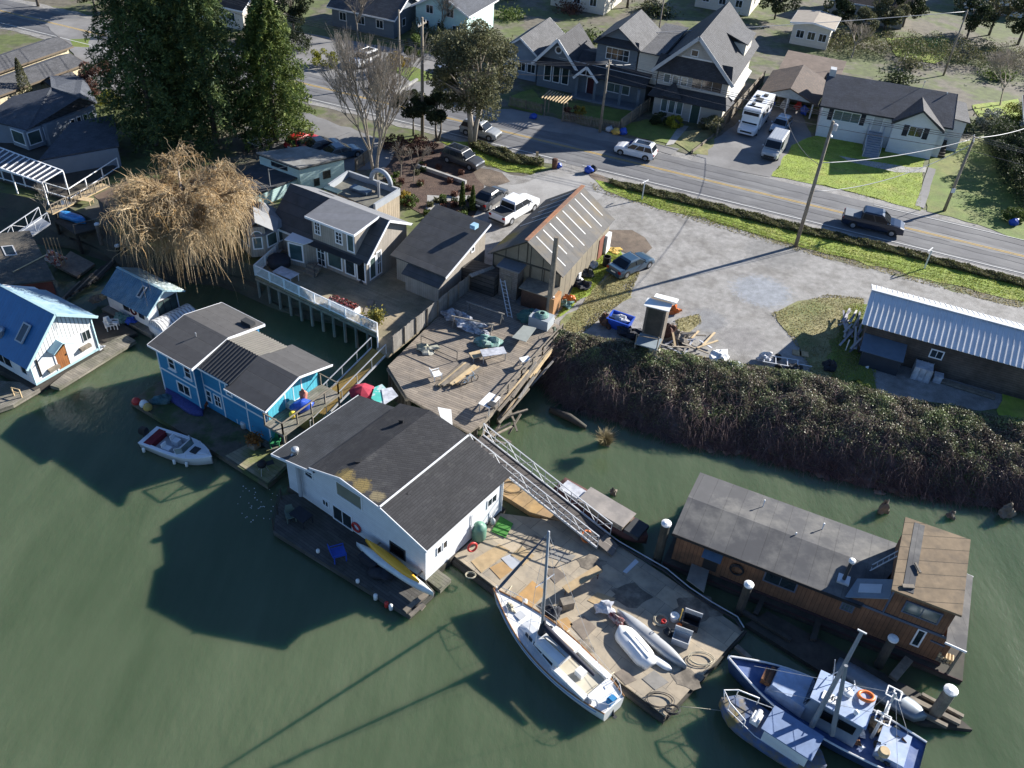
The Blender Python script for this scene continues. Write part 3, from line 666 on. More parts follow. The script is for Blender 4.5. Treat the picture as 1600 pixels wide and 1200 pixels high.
lifebuoy(f0.p(f0.px(558,823)[0],f0.px(558,823)[1],.08),f0.n,.33,'red and white life ring hung on the white house front beside the sliding door')
for i,(x,y,m)in enumerate(((497,863,'whiteplastic'),(559,910,'whiteplastic'))):
 mb=MB();c=at(x,y,.46);mb.lathe(c,[(.09,0),(.12,.04),(.12,.22),(.06,.26)],10);solo(mb,'small_buoy',M[m],['white float ball left of the blue chair on the porch edge','small white float on the porch edge right of the blue chair'][i],'buoy',smooth=True)
for i,(x,y,m)in enumerate(((587,937,'whiteplastic'),(604,949,'red_plastic'),(611,953,'whiteplastic'))):
 mb=MB();c=at(x,y,.05);mb.lathe(c,[(.04,0),(.13,.08),(.13,.45),(.04,.52)],10);solo(mb,'boat_fender',M[m],['white fender hanging off the porch edge, the left one','pink-red fender hanging off the porch edge','white fender hanging just right of the red one'][i],'fender','fenders on the porch edge',smooth=True)
c=at(748,840,.5);mb=MB();mb.lathe(c,[(.42,0),(.48,.1),(.48,1.0),(.40,1.15),(.22,1.25),(.2,1.32)],14);solo(mb,'water_tank',mat('green_tank_plastic',(.10,.22,.16),rough=.5,amt=.08),'rounded green plastic water tank at the corner of the white house','tank',smooth=True)
lifebuoy(at(738,855,1.0),V((.5,-.8,.2)),.3,'white and red life ring propped against the green tank')
mb=MB();mb.slab([at(768,830,.53),at(790,840,.53),at(802,818,.53),at(782,806,.53)],.02);solo(mb,'turf_mat',mat('green_turf',(.05,.20,.03),amt=.2,scale=5,fine=.3),'square of bright green artificial turf behind the green tank','mat')
for i,(x,y)in enumerate(((770,818),(764,812))):
 c=at(x,y,.52);mb=MB();mb.lathe(c,[(.16,0),(.18,.3),(.1,.42),(.06,.5)],10);solo(mb,'gas_bottle',M['grey_trim'],['grey gas bottle on the edge of the green turf mat','second grey gas bottle nearer the white house downpipe'][i],'gas bottle',smooth=True)
 # blue floating house, its float, runabout, ramp
FZ=.5
M['bl_wall']=boards('bright_blue_siding',(.03,.225,.40),(.026,.20,.365),w=.2,axis=1,gap=.07,gapc=.8,amt=.06)
M['teal_wall']=boards('teal_board_and_batten',(.06,.36,.46),(.05,.32,.42),w=.28,axis=0,gap=.14,gapc=1.5,amt=.05)
M['bl_roof']=boards('grey_brown_rolled_roofing',(.075,.073,.072),(.062,.06,.06),w=.95,axis=1,gap=.03,gapc=.7,amt=.12)
A=at(258,608,FZ);B=at(370,673,FZ);bd=(B-A).normalized();bang=angof(bd);bb=d2(bang+90)
BL=10.6;BD=6.2
bh=thing('floating_house','bright blue two-storey floating house with teal end wall and grey roofs','floating house',A)
A0=V((A.x,A.y,0))
def bp(s,q,h):return A0+bd*s+bb*q+Z*h
F1=footprint(A0,bang,4.0,BD);F2=footprint(bp(3.95,.55,0),bang,6.6,BD-1.3)
gable(bh,F1,FZ,4.7,5.35,M['bl_wall'],M['bl_roof'],'L',(.35,.3),.1,fascia=M['trim'])
W1=walls4(bh,F1)
D2=BD-1.3;mbw=MB();mbw.prism(F2[1],bb,Z,[(0,FZ),(D2,FZ),(D2,4.6),(D2/2,5.2),(0,4.6)],-bd,6.6);part(mbw,'wall',M['bl_wall'],bh)
mbw=MB();mbw.prism(F2[1]+bd*.005,bb,Z,[(.02,FZ),(D2-.02,FZ),(D2-.02,4.55),(D2/2,5.15),(.02,4.55)],bd,.03);part(mbw,'end_wall',M['teal_wall'],bh)
W2=walls4(bh,F2)
def rp2(s,q,h):return bp(3.95+s,.55+q,h)
sl=.6/(D2/2)
ridge=D2/2
corr(bh,rp2(.2,-.4,4.68-.4*sl),rp2(3.6,-.4,4.68-.4*sl),rp2(3.6,ridge,5.34),rp2(.2,ridge,5.34),mat('black_corrugated_metal',(.028,.03,.034),rough=.45,metal=.2,amt=.15),.3,.06,name='metal_roof')
corr(bh,rp2(3.6,D2+.2,4.68-.2*sl),rp2(.2,D2+.2,4.68-.2*sl),rp2(.2,ridge,5.34),rp2(3.6,ridge,5.34),mat('beige_corrugated_panel',(.145,.135,.115),rough=.5,amt=.1),.26,.06,name='metal_roof')
mb=MB();mb.slab([rp2(3.4,-.8,4.62-.8*sl),rp2(7.35,-.8,4.62-.8*sl),rp2(7.35,ridge,5.36),rp2(3.4,ridge,5.36)],.1)
mb.slab([rp2(3.4,D2+.8,4.62-.8*sl),rp2(7.35,D2+.8,4.62-.8*sl),rp2(7.35,ridge,5.36),rp2(3.4,ridge,5.36)],.1);part(mb,'roof',M['bl_roof'],bh)
mb=MB()
for q0,q1 in((-.82,ridge),(D2+.82,ridge)):mb.bar(rp2(7.37,q0,4.58-.8*sl),rp2(7.37,q1,5.30),.04,.16)
mb.bar(rp2(3.4,-.82,4.57-.8*sl),rp2(7.37,-.82,4.57-.8*sl),.03,.14);mb.bar(rp2(0,-.41,4.57-.4*sl),rp2(3.4,-.41,4.57-.4*sl),.03,.14)
part(mb,'fascia',M['trim'],bh)
mb=MB()
for w,L in((W1[0],4.0),(W2[0],6.6)):
 mb.obox(w.p(0,2.55,-.01),w.d*L,w.n*.035,Z*.14)
 for u in(0,L-.12):mb.obox(w.p(u,FZ,-.01),w.d*.12,w.n*.03,Z*2.04);mb.obox(w.p(u,2.70,-.01),w.d*.12,w.n*.03,Z*1.8)
for u in(1.9,4.4):mb.obox(W2[0].p(u,FZ,-.01),W2[0].d*.1,W2[0].n*.03,Z*2.04);mb.obox(W2[0].p(u,2.70,-.01),W2[0].d*.1,W2[0].n*.03,Z*1.7)
part(mb,'trim_board',M['trim'],bh)
w=W1[0]
w.win(1.2,3.15,1.95,4.25,nh=2,sill=True);w.win(2.9,3.15,3.65,4.25,nh=2,sill=True);w.win(1.7,1.2,3.1,2.25,nv=2,fr=.1)
w=W2[0]
w.win(.15,1.15,.75,2.3,nh=2);w.win(1.0,1.15,1.75,2.3,nv=2,nh=2);w.win(2.5,2.95,3.15,4.3,fr=.12)
w=W2[1]
w.win(1.6,2.75,3.3,4.55,nv=2,fr=.09,name='glass_door',gm=GG);w.win(3.0,.65,3.8,2.3,name='glass_door',gm=M['whiteplastic']);w.win(.5,1.0,1.3,2.1)
mb=MB();bz=2.72;e=F2[1];mb.slab([e+bd*.03-bb*.5+Z*bz,e+bd*1.9-bb*.5+Z*bz,e+bd*1.9+bb*(D2+.2)+Z*bz,e+bd*.03+bb*(D2+.2)+Z*bz],.18);part(mb,'balcony_floor',M['floatplank'],bh,udir=bang+90)
mb=MB();b0,b1,b2,b3=e+bd*.1-bb*.45,e+bd*1.82-bb*.45,e+bd*1.82+bb*(D2+.12),e+bd*.1+bb*(D2+.12)
railing(mb,[q+Z*bz for q in(b0,b1,b2,b3)],h=1.0,post=1.5,w=.07,rails=(1.0,));part(mb,'balcony_railing',M['timber'],bh)
for q in(b1,b1.lerp(b2,.5),b2):mb=MB();mb.bar(q+Z*FZ,q+Z*(bz-.18),.12);part(mb,'balcony_post',M['timber'],bh)
vent(bh,bp(2.2,2.0,4.95),.5,.05,'roof_aerial');
mb=MB();c=bp(3.2,BD-.9,5.05);mb.obox(c,bd*1.0,bb*.5,Z*.25);part(mb,'roof_hatch',M['dark_trim'],bh)
c=e+bd*1.0+bb*2.2+Z*bz
mb=MB();mb.blob(c+Z*.35,.85,.55,.42,.12,sd=2,ang=bang+60);solo(mb,'bean_bag',M['blue_plastic'],'bright blue bean bag on the blue house balcony','bean bag',smooth=True)
mb=MB();mb.blob(c+bb*.5-bd*.3+Z*.85,.3,.25,.45,.2,sd=5);solo(mb,'cushion',mat('salmon_cloth',(.55,.20,.14),amt=.25,scale=6),'salmon pink cushion heaped behind the blue bean bag','cushion',smooth=True)
mb=MB();mb.lathe(c-bb*1.0+bd*.1,[(.12,0),(.24,.15),(.24,.4),(.1,.52)],10);solo(mb,'round_buoy',mat('yellow_buoy',(.7,.5,.05),amt=.1),'yellow round buoy beside the blue bean bag','buoy',smooth=True)
mb=MB();c2=c-bd*.5-bb*.3;mb.cbox(c2,.8,.5,.5,bang);solo(mb,'cushion_box',M['grey_trim'],'pale grey box on the balcony by the glass door','box')
mb=MB();PF=[at(203,626,.42),at(262,590,.42),at(300,560,.42),at(575,610,.42),at(492,722,.42),at(420,758,.42),at(345,712,.42)]
PF=[at(203,626,.42),at(250,596,.42)]+[bp(-.3,.4,.42),bp(-.3,BD+.5,.42),bp(11,BD+.5,.42),bp(13.5,4.5,.42)]+[at(498,688,.42),at(418,758,.42),at(345,712,.42)]
mb.slab(PF,.5);solo(mb,'float',mat('mossy_float_deck',(.115,.10,.075),(.06,.085,.03),amt=.3,scale=1.4,mscale=.5,fine=.2,lo=.48,hi=.6),'mossy weathered float carrying the blue floating house','float')
mb=MB();mb.slab([at(400,702,.45),at(412,690,.45),at(480,640,.45),at(520,655,.45),at(486,690,.45),at(440,720,.45)],.03);solo(mb,'plank_patch',M['floatplank'],'bleached plank flooring in front of the teal end wall','planking',udir=bang)
mb=MB();mb.slab([at(352,712,.45),at(398,688,.45),at(452,722,.45),at(418,755,.45)],.03);solo(mb,'plank_patch',boards('pale_planks',(.32,.28,.19),(.25,.22,.14),w=.3,axis=1,gap=.06,dirt=(.14,.16,.05),amt=.15),'yellowish sunlit planking at the corner of the blue house float','planking',udir=bang)
c=(at(262,610,.45)+at(315,650,.45))/2
mb=MB();hull(mb,c,bang-4,4.3,1.15,.35,inv=True,full=.8);solo(mb,'dinghy',mat('indigo_tarpaulin',(.03,.04,.16),(.05,.06,.2),amt=.3,scale=8),'upturned dark blue dinghy beside the blue house wall','dinghy',smooth=True)
t=thing('planter','square wooden planter with a rusty orange bush on the float','planter',at(398,698,.45),bang)
mb=MB();mb.box(-.32,.32,-.32,.32,0,.5);part(mb,'box',M['timber'],t,local=True)
C=rng.normal(size=(500,3))*(.24,.24,.2)+(0,0,.78);v,f=leaf_arrays(C,.06);o=np_mesh('bush',v,f,leafmat('rusty_leaves',[(.25,.09,.02),(.35,.16,.04),(.15,.07,.03)]));o.parent=t
t=thing('barbecue','black kettle barbecue on thin legs at the float corner','barbecue',at(411,738,.45),30)
mb=MB();mb.lathe((0,0,.5),[(.05,0),(.28,.12),(.33,.3),(.28,.45),(.06,.55)],12);part(mb,'kettle',M['black'],t,local=True,smooth=True)
for k in range(3):mb=MB();a=k*2.09;mb.cyl((.4*cos(a),.4*sin(a),0),(.2*cos(a),.2*sin(a),.6),.02,n=6);part(mb,'leg',M['metal'],t,local=True)
mb=MB();mb.box(.3,.8,-.2,.2,.68,.72);part(mb,'side_shelf',M['dark_trim'],t,local=True)
chair('garden_chair',at(432,697,.45),bang+30,mat('green_plastic',(.02,.20,.07),amt=.1),'dark green plastic chair on the float under the roof corner',s=1.1)
mb=MB();c=at(443,690,.45);mb.lathe(c,[(.28,0),(.32,.7),(.33,.75),(.2,.8)],10);solo(mb,'bin',M['black'],'black barrel bin beside the green chair','bin')
for i,(x,y,m,l)in enumerate(((375,660,'whiteplastic','white drum by the blue house doorway'),(382,668,'alu','grey drum in front of the blue house doorway'),(395,668,'blue_plastic','blue drum on the float under the balcony'),(408,672,'whiteplastic','white bucket under the balcony edge'))):
 mb=MB();c=at(x,y,.45);mb.lathe(c,[(.2,0),(.25,.1),(.25,.5),(.2,.56)],10);solo(mb,'drum',M[m],l,'drum',smooth=True)
for i,(x,y,m,l)in enumerate(((214,632,'red_plastic','red ring buoy at the far left of the blue house float'),(226,636,'whiteplastic','white float ball at the left tip of the float'),(232,641,'yellowline','yellow-green float ball at the left tip of the float'),(488,640,'blue_plastic','blue float bag at the foot of the yellow ramp'),(497,650,'whiteplastic','large white round buoy at the foot of the ramp'),(490,652,'whiteplastic','smaller white buoy left of the large one at the ramp foot'))):
 mb=MB();c=at(x,y,.45);mb.lathe(c,[(.1,0),(.3,.15),(.33,.35),(.2,.55),(.05,.6)],10);solo(mb,'buoy',M[m],l,'buoy',smooth=True)
mb=MB();c=at(255,628,.45);mb.blob(c+Z*.2,.7,.4,.35,.3,sd=8,ang=20);solo(mb,'net_bundle',mat('teal_net',(.06,.14,.16),(.2,.25,.24),amt=.3,scale=8),'teal-grey net bundle at the left end of the blue house float','net',smooth=True)
mb=MB();c=at(318,636,.45);mb.blob(c+Z*.3,.4,.3,.4,.2,sd=9);solo(mb,'flower_pot',mat('red_flowers',(.22,.05,.03),(.1,.07,.03),amt=.4,scale=9),'reddish potted plant against the blue house corner','plant',smooth=True)
def runabout():
 a,b=at(232,684,.3),at(332,722,.3);c=(a+b)/2;ang=angof(b-a)
 t=thing('motorboat','small white open runabout with a maroon seat moored by the blue house','motorboat',V((c.x,c.y,0)),ang);L=5.5;Wd=2.1
 wm=mat('white_gelcoat',(.72,.73,.74),rough=.3,amt=.04,coat=.4)
 rings=[];n=14
 for i in range(n):
  u=i/(n-1);x=-L/2+L*u;hw=Wd/2*(1 if u<.5 else max(.04,1-((u-.5)/.5)**2.4));hw*=.92+.08*min(1,u*3);sh=.62+.22*u**1.5
  rings.append([(x,-hw,sh),(x,-hw*.96,sh-.12),(x,-hw*.82,-.05+.25*u**4),(x,0,-.2+.4*u**5),(x,hw*.82,-.05+.25*u**4),(x,hw*.96,sh-.12),(x,hw,sh)])
 mb=MB();mb.loft(rings,closed=False,cap=False);mb.poly(rings[0]);part(mb,'hull',wm,t,local=True,smooth=True)
 mb=MB();fr=[r for r in rings[7:]]
 mb.loft([[r[0],(r[0][0],0,r[0][2]+.08),r[6],(r[0][0],0,r[0][2]-.1)]for r in fr],cap=True);part(mb,'fore_deck',wm,t,local=True)
 mb=MB()
 for sgn in(0,6):
  for r0,r1 in zip(rings[:8],rings[1:8]):
   p,q=V(r0[sgn]),V(r1[sgn]);iw=.26*(1 if sgn==0 else-1);mb.slab([p,q,q+V((0,iw,0)),p+V((0,iw,0))],.05)
 mb.box(-L/2,-L/2+.35,-Wd/2*.9,Wd/2*.9,.56,.615);part(mb,'side_deck',wm,t,local=True)
 mb=MB();mb.box(-L/2+.2,.5,-Wd/2*.78,Wd/2*.78,.15,.2);part(mb,'cockpit_floor',M['grey_trim'],t,local=True)
 mb=MB();mb.box(-L/2+.36,-L/2+.95,-.8,.8,.2,.66);part(mb,'rear_seat',mat('maroon_vinyl',(.16,.012,.02),amt=.2,scale=4),t,local=True)
 for y in(-.45,.45):mb=MB();mb.box(-.9,-.4,y-.22,y+.22,.2,.6);mb.box(-.98,-.9,y-.22,y+.22,.6,.95);part(mb,'seat',wm,t,local=True)
 mb=MB();mb.add([(.45,-.85,.78),(.85,-.55,.8),(.85,.55,.8),(.45,.85,.78),(.25,-.8,1.12),(.62,-.5,1.15),(.62,.5,1.15),(.25,.8,1.12)],[(0,1,5,4),(1,2,6,5),(2,3,7,6)]);part(mb,'windscreen',G2,t,local=True)
 mb=MB();P=[(.25,-.8,1.13),(.62,-.5,1.16),(.62,.5,1.16),(.25,.8,1.13)];mb.tube(P,.025,6);mb.tube([(.45,-.85,.78),(.25,-.8,1.13)],.025,6);mb.tube([(.45,.85,.78),(.25,.8,1.13)],.025,6);part(mb,'windscreen_frame',M['alu'],t,local=True)
 mb=MB();mb.box(1.15,1.65,-.3,.3,.83,.9);part(mb,'hatch',M['dark_trim'],t,local=True)
 mb=MB();mb.tube([(1.2,-.78,.75),(1.2,-.75,1.05),(2.4,-.25,1.08),(2.55,0,1.05),(2.4,.25,1.08),(1.2,.75,1.05),(1.2,.78,.75)],.02,6);part(mb,'bow_rail',M['alu'],t,local=True)
 mb=MB();mb.loft([[(-L/2-.55,-.2,.55),(-L/2-.05,-.2,.55),(-L/2-.05,.2,.55),(-L/2-.55,.2,.55)],[(-L/2-.6,-.22,.9),(-L/2,-.22,.9),(-L/2,.22,.9),(-L/2-.6,.22,.9)],[(-L/2-.5,-.16,1.1),(-L/2-.05,-.16,1.15),(-L/2-.05,.16,1.15),(-L/2-.5,.16,1.1)]]);mb.box(-L/2-.35,-L/2-.15,-.07,.07,-.4,.55);part(mb,'outboard_motor',M['black'],t,local=True)
 for x in(-2.2,.4,1.3):
  mb=MB();mb.lathe((x,-Wd/2*(1.06 if x<1 else .9),.05),[(.03,0),(.1,.06),(.1,.38),(.03,.44)],8);part(mb,'fender',M['whiteplastic'],t,local=True,smooth=True)
runabout()
def gangway(name,p,q,wd,floorm,railm,label,h=1.0,udir=None,lattice=True,bay=1.5,midrail=False):
 p,q=V(p),V(q);t=thing(name,label,'gangway',q);d=(q-p);L=d.length;d.normalize();s=Z.cross(d).normalized()
 mb=MB();mb.obox(p-s*wd/2-Z*.08,d*L,s*wd,Z*.08);part(mb,'walkway',floorm,t,udir=angof(d)+90 if udir is None else udir)
 for sg in(-1,1):
  mb=MB();o=s*(sg*(wd/2+.05));mb.bar(p+o,q+o,.08,.16);mb.bar(p+o+Z*h,q+o+Z*h,.06);K=max(2,round(L/bay))
  for k in range(K+1):
   u=p.lerp(q,k/K)+o;mb.bar(u,u+Z*h,.045)
   if lattice and k<K:u2=p.lerp(q,(k+1)/K)+o;mb.bar(u if k%2 else u+Z*h,u2+Z*h if k%2 else u2,.035)
  if midrail:mb.bar(p+o+Z*h*.5,q+o+Z*h*.5,.04)
  part(mb,'side_rail',railm,t)
 return t
M['grating']=boards('yellow_ochre_grating',(.33,.21,.05),(.27,.17,.045),w=.3,axis=0,gap=.1,gapc=.6,amt=.15)
gangway('gangway',at(592,549,2.5),at(474,668,.75),1.35,M['grating'],M['alu'],'yellow-ochre decked aluminium ramp down to the blue house float',lattice=False,bay=1.7)
# plywood float, sailboat, gangway
def sheetboard(px,z,t,m,label,cat='plywood sheet',name='plywood_sheet',group=None,udir=0):
 mb=MB();mb.slab([at(x,y,z)for x,y in px],t);return solo(mb,name,m,label,cat,group,udir=udir)
M['ply_old']=boards('old_plywood_deck',(.41,.335,.235),(.29,.245,.18),w=1.22,axis=0,gap=.012,gapc=.35,length=2.44,dirt=(.24,.21,.165),amt=.16,scale=1.3,dscale=.9,dlo=.48,dhi=.7,bump=.004)
M['ply_grey']=mat('grey_plywood',(.24,.225,.20),(.18,.17,.15),amt=.15,scale=2.5)
M['ply_dark']=mat('stained_plywood',(.15,.125,.10),(.21,.17,.13),amt=.2,scale=2)
M['ply_orange']=mat('orange_plywood',(.42,.24,.085),(.32,.21,.10),amt=.15,scale=2)
fl_ang=-38.7
mb=MB();PF=[at(709,868,.45),at(1040,1119,.45),at(1162,985,.45),at(1045,903,.45),at(968,853,.45),at(880,815,.45),at(768,800,.45)]
mb.slab(PF,.22);solo(mb,'work_float',M['ply_old'],'broad plywood-decked work float beside the white house, sailboat tied along it','float',udir=fl_ang+90)
mb=MB()
for i in range(3):
 a,b=at(706,880,.12),at(1036,1130,.12);o=V((.10+i*.42,.12+i*.5,0));mb.cyl(a+o,b+o,.2,.2,8)
mb.bar(at(708,872,.22),at(1040,1123,.22),.14,.28);mb.bar(at(1042,1122,.2),at(1165,987,.2),.14,.28)
solo(mb,'float_logs',M['timber_dark'],'dark wet logs and rubbing timber under the edge of the work float','logs')
mb=MB();mb.slab([at(757,757,.5),at(783,733,.5),at(850,775,.5),at(912,822,.5),at(880,815,.5),at(828,800,.5),at(800,782,.5)],.4)
solo(mb,'ply_float',boards('orange_ply_float',(.40,.26,.11),(.33,.22,.12),w=1.0,axis=0,gap=.04,gapc=.5,length=2.0,dirt=(.22,.16,.09),amt=.15),'narrow orange plywood float under the long aluminium gangway','float',udir=fl_ang)
for px,m,l in(([(736,877),(780,850),(797,860),(752,895)],'plywood','pale yellow plywood sheet nearest the green tank'),([(765,887),(785,877),(801,890),(782,905)],'ply_orange','orange plywood sheet between the yellow sheet and the forestay'),([(783,872),(797,866),(815,878),(800,890)],'alu','pale grey sheet beside the orange plywood square'),([(806,933),(832,907),(854,925),(829,951)],'ply_orange','large orange plywood sheet beside the sailboat bow'),([(797,868),(815,853),(835,868),(817,884)],'plywood','tan plywood sheet under the upper mast shadow'),([(869,970),(886,964),(895,976),(884,986)],'ply_orange','small orange plywood offcut by the mast foot'),([(890,975),(912,962),(932,980),(912,1000)],'ply_dark','dark stained plywood sheet near the grey bundle'),([(852,893),(866,884),(885,899),(868,912)],'ply_dark','dark damp plywood patch by the plank bench'),([(960,1052),(975,1044),(995,1062),(978,1070)],'ply_dark','dark plywood sheet near the lower edge of the work float'),([(1003,1060),(1022,1047),(1045,1066),(1024,1078)],'ply_grey','grey brown plywood sheet below the white dinghy'),([(933,925),(962,935),(945,952),(918,938)],'plywood','tan plywood rectangle beside the plank bench'),([(973,893),(993,873),(998,878),(979,896)],'alu','narrow pale board lying in the houseboat shadow'),([(865,856),(900,868),(888,880),(852,868)],'ply_grey','grey plywood sheet in the gangway shadow')):
 sheetboard(px,.475,.02,M[m],l)
t=thing('work_bench','long narrow plank bench on steel legs on the work float','bench',at(910,905,.46));a,b=at(883,922,1.2),at(937,888,1.2)
mb=MB();mb.bar(a,b,.55,.06);part(mb,'bench_top',M['plywood'],t)
for q in(a.lerp(b,.12),a.lerp(b,.88)):mb=MB();mb.bar(V((q.x-.2,q.y,.46)),V((q.x-.2,q.y,1.16)),.05);mb.bar(V((q.x+.2,q.y,.46)),V((q.x+.2,q.y,1.16)),.05);mb.bar(V((q.x-.2,q.y,.8)),V((q.x+.2,q.y,.8)),.05);part(mb,'trestle',M['rust'],t)
mb=MB();c=at(885,948,.46);mb.cbox(c,.75,.55,.6,20);solo(mb,'crate',M['timber'],'weathered wooden crate standing on the work float near the bench end','crate')
mb=MB();c=at(862,960,.46);mb.blob(c+Z*.25,.6,.45,.35,.25,sd=12);solo(mb,'black_bundle',M['cloth_dark'],'black machinery bundle between the mast and the wooden crate','bundle',smooth=True)
mb=MB();c=at(944,953,.46);mb.blob(c+Z*.22,.62,.45,.32,.22,sd=14);solo(mb,'tarp_bundle',M['tarp_grey'],'crumpled pale grey tarpaulin bundle at the bow of the grey canoe','tarpaulin')
mb=MB();c=at(965,972,.46);mb.blob(c+Z*.16,.5,.3,.25,.3,sd=15,ang=-40);solo(mb,'line_bundle',mat('mixed_rope_heap',(.30,.28,.27),(.25,.06,.05),amt=.4,scale=12,mscale=4),'heap of pale line and red cloth above the white dinghy','rope heap')
c,ang,L,_=boat_px((963,955),(1073,1046),.5,.5)
mb=MB();hull(mb,c,ang,L*.98,.85,.38,inv=True,full=.75,sheer=.3);solo(mb,'canoe',mat('silver_canoe',(.34,.35,.36),(.27,.28,.29),rough=.5,metal=.2,amt=.1),'long silver grey canoe upturned on the work float','canoe',smooth=True)
c,ang,L,_=boat_px((966,982),(1017,1042),.5,.5)
t=thing('dinghy','white pointed dinghy upturned beside the silver canoe','dinghy',V((c.x,c.y,.46)))
mb=MB();hull(mb,c,ang+180,L,1.35,.45,inv=True,full=.85,transom=.55);part(mb,'hull',M['whiteplastic'],t,smooth=True)
mb=MB();a=d2(ang+180);mb.bar(c-a*L*.4+Z*.5,c+a*L*.3+Z*.5,.06,.08);
for s in(-1,1):o=d2(ang+90)*.25*s;mb.bar(c-a*L*.3+o+Z*.47,c+a*L*.1+o+Z*.47,.05,.06)
part(mb,'keel',M['whiteplastic'],t)
mb=MB();hull(mb,at(1030,1035,.5),ang+20,1.6,.5,.15,inv=True,full=.8);solo(mb,'paddle_board',M['whiteplastic'],'small white board tip lying under the dinghy stern','board',smooth=True)
for i,(x,y,r,h,m,l)in enumerate(((1053,968,.28,.42,'whiteplastic','white bucket by the yellow-handled shovel'),(1036,975,.16,.3,'red_plastic','red can between the rope pot and the white bucket'),(1060,982,.16,.35,'orange_plastic','orange can standing in front of the white bucket'))):
 mb=MB();q=at(x,y,.46);mb.lathe(q,[(r*.85,0),(r,h),(r*.8,h+.01),(r*.7,h-.05)],12);solo(mb,'bucket' if i==0 else 'can',M[m],l,'bucket' if i==0 else 'can')
for i,(x,y,a_,L_,W_,H_,m,l)in enumerate(((1078,977,-20,1.0,.75,.55,'cloth_dark','open black plastic crate behind the grey one'),(1063,1003,-20,1.0,.7,.5,'grey_trim','pale grey plastic crate nearest the canoe tip'))):
 t=thing('storage_crate',l,'crate',at(x,y,.46),a_);mb=MB();mb.box(-L_/2,L_/2,-W_/2,W_/2,0,.06);
 for(x0,x1,y0,y1)in((-L_/2,L_/2,-W_/2,-W_/2+.05),(-L_/2,L_/2,W_/2-.05,W_/2),(-L_/2,-L_/2+.05,-W_/2+.05,W_/2-.05),(L_/2-.05,L_/2,-W_/2+.05,W_/2-.05)):mb.box(x0,x1,y0,y1,.06,H_)
 part(mb,'tub',M[m],t,local=True);mb=MB();mb.box(-L_/2-.03,L_/2+.03,W_/2+.002,W_/2+.06,H_-.05,H_+.35);part(mb,'lid',M['alu' if i==0 else m],t,local=True)
mb=MB();mb.tube(coil(at(1032,970,.5),.4,4),.03,5);solo(mb,'rope_coil',M['rope'],'tangled tan rope coil left of the white bucket','rope coil',smooth=True)
mb=MB();mb.blob(at(1045,990,.46)+Z*.12,.35,.25,.18,.3,sd=17);solo(mb,'tool_heap',M['dark_trim'],'dark heap of tools between canoe and grey crate','tools')
t=thing('shovel','shovel with a yellow handle stuck upright by the white bucket','shovel',at(1060,975,.46));q=at(1060,975,.46)
mb=MB();mb.cyl(q+Z*.3,q+Z*1.25,.03,n=6);mb.torus(q+Z*1.33,.09,.025,V((1,0,0)),10,5);part(mb,'handle',M['yellowline'],t);mb=MB();mb.obox(q-V((.11,.01,0)),V((.22,0,0)),V((0,.03,0)),Z*.32);part(mb,'blade',M['metal'],t)
for(x,y,R,tn,m,l,sq)in((1030,1095,.75,3,'blackrope','black hose coil near the lower tip of the work float',.6),(1095,1030,.7,3,'rope','tan rope coil at the right edge of the work float',.6),(1050,1110,.4,4,'blackrope','small black rope coil on the very tip of the float',.7),(800,762,.8,2,'blackrope','black hose looped on the orange plywood float',.7),(735,900,.3,3,'rope','coil of rope at the left corner of the float by the white house',.8)):
 mb=MB();mb.tube(coil(at(x,y,.5),R,tn,sq=sq),.022,5);solo(mb,'rope_coil' if m=='rope' else 'hose',M[m],l,'rope coil' if m=='rope' else 'hose',smooth=True)
P=[at(x,y,.55)for x,y in((940,832),(965,850),(1000,870),(1040,893),(1075,922),(1110,945),(1150,968),(1160,985))]
rope(P,.075,M['blackrope'],'thick black pipe running along the far edge of the work float','pipe','pipe');rope([p+V((.12,.2,.02))for p in P],.045,M['alu'],'thin pale pipe lying beside the thick black one','pipe','pipe')
lifebuoy(at(917,838,.75),V((.3,-.6,.7)),.36,'orange-red life ring at the foot of the long gangway',M['orange_plastic'])
rope([at(1062,1104,.5),at(1090,1106,.2),at(1140,1112,.5)],.02,M['rope'],'mooring line from the float tip to the small blue boat')
gw=gangway('gangway',at(744,688,2.55),at(943,846,.75),1.35,boards('dark_grating',(.05,.045,.045),(.07,.06,.055),w=.28,axis=0,gap=.15,amt=.2),M['alu'],'long aluminium gangway with lattice sides from the wharf to the work float',h=1.1,bay=1.1,midrail=True)
mb=MB();mb.slab([at(932,848,.85),at(947,833,.85),at(966,852,.62),at(957,869,.62)],.06);part(mb,'landing_plate',boards('landing_plate_ply',(.14,.12,.105),(.12,.105,.09),w=.7,axis=0,gap=.06,gapc=2.5),gw,udir=fl_ang)
def ladder(p,q,w,label,m=None,n=12,side=None,r=.035,name='ladder'):
 p,q=V(p),V(q);t=thing(name,label,'ladder',p if p.z<q.z else q);d=(q-p).normalized();s=(side or Z.cross(d)).normalized()
 mb=MB();mb.bar(p-s*w/2,q-s*w/2,.06,.07);mb.bar(p+s*w/2,q+s*w/2,.06,.07);part(mb,'stile',m or M['alu'],t)
 for i in range(n):u=p.lerp(q,(i+.5)/n);k=MB();k.bar(u-s*(w/2-.031),u+s*(w/2-.031),r);part(k,'rung',m or M['alu'],t)
 return t
t=thing('launch','old narrow launch with a beige cabin top moored behind the gangway foot','launch',V((7.3,40.3,0)))
a,b=at(872,765,.4),at(1010,848,.4);d=(b-a).normalized();s=Z.cross(d);L=(b-a).length
mb=MB();hull(mb,(a+b)/2-Z*.3,angof(d),L,1.9,.75,full=.85,transom=.8);part(mb,'hull',mat('red_brown_hull',(.06,.022,.018),amt=.2,scale=3),t,smooth=True)
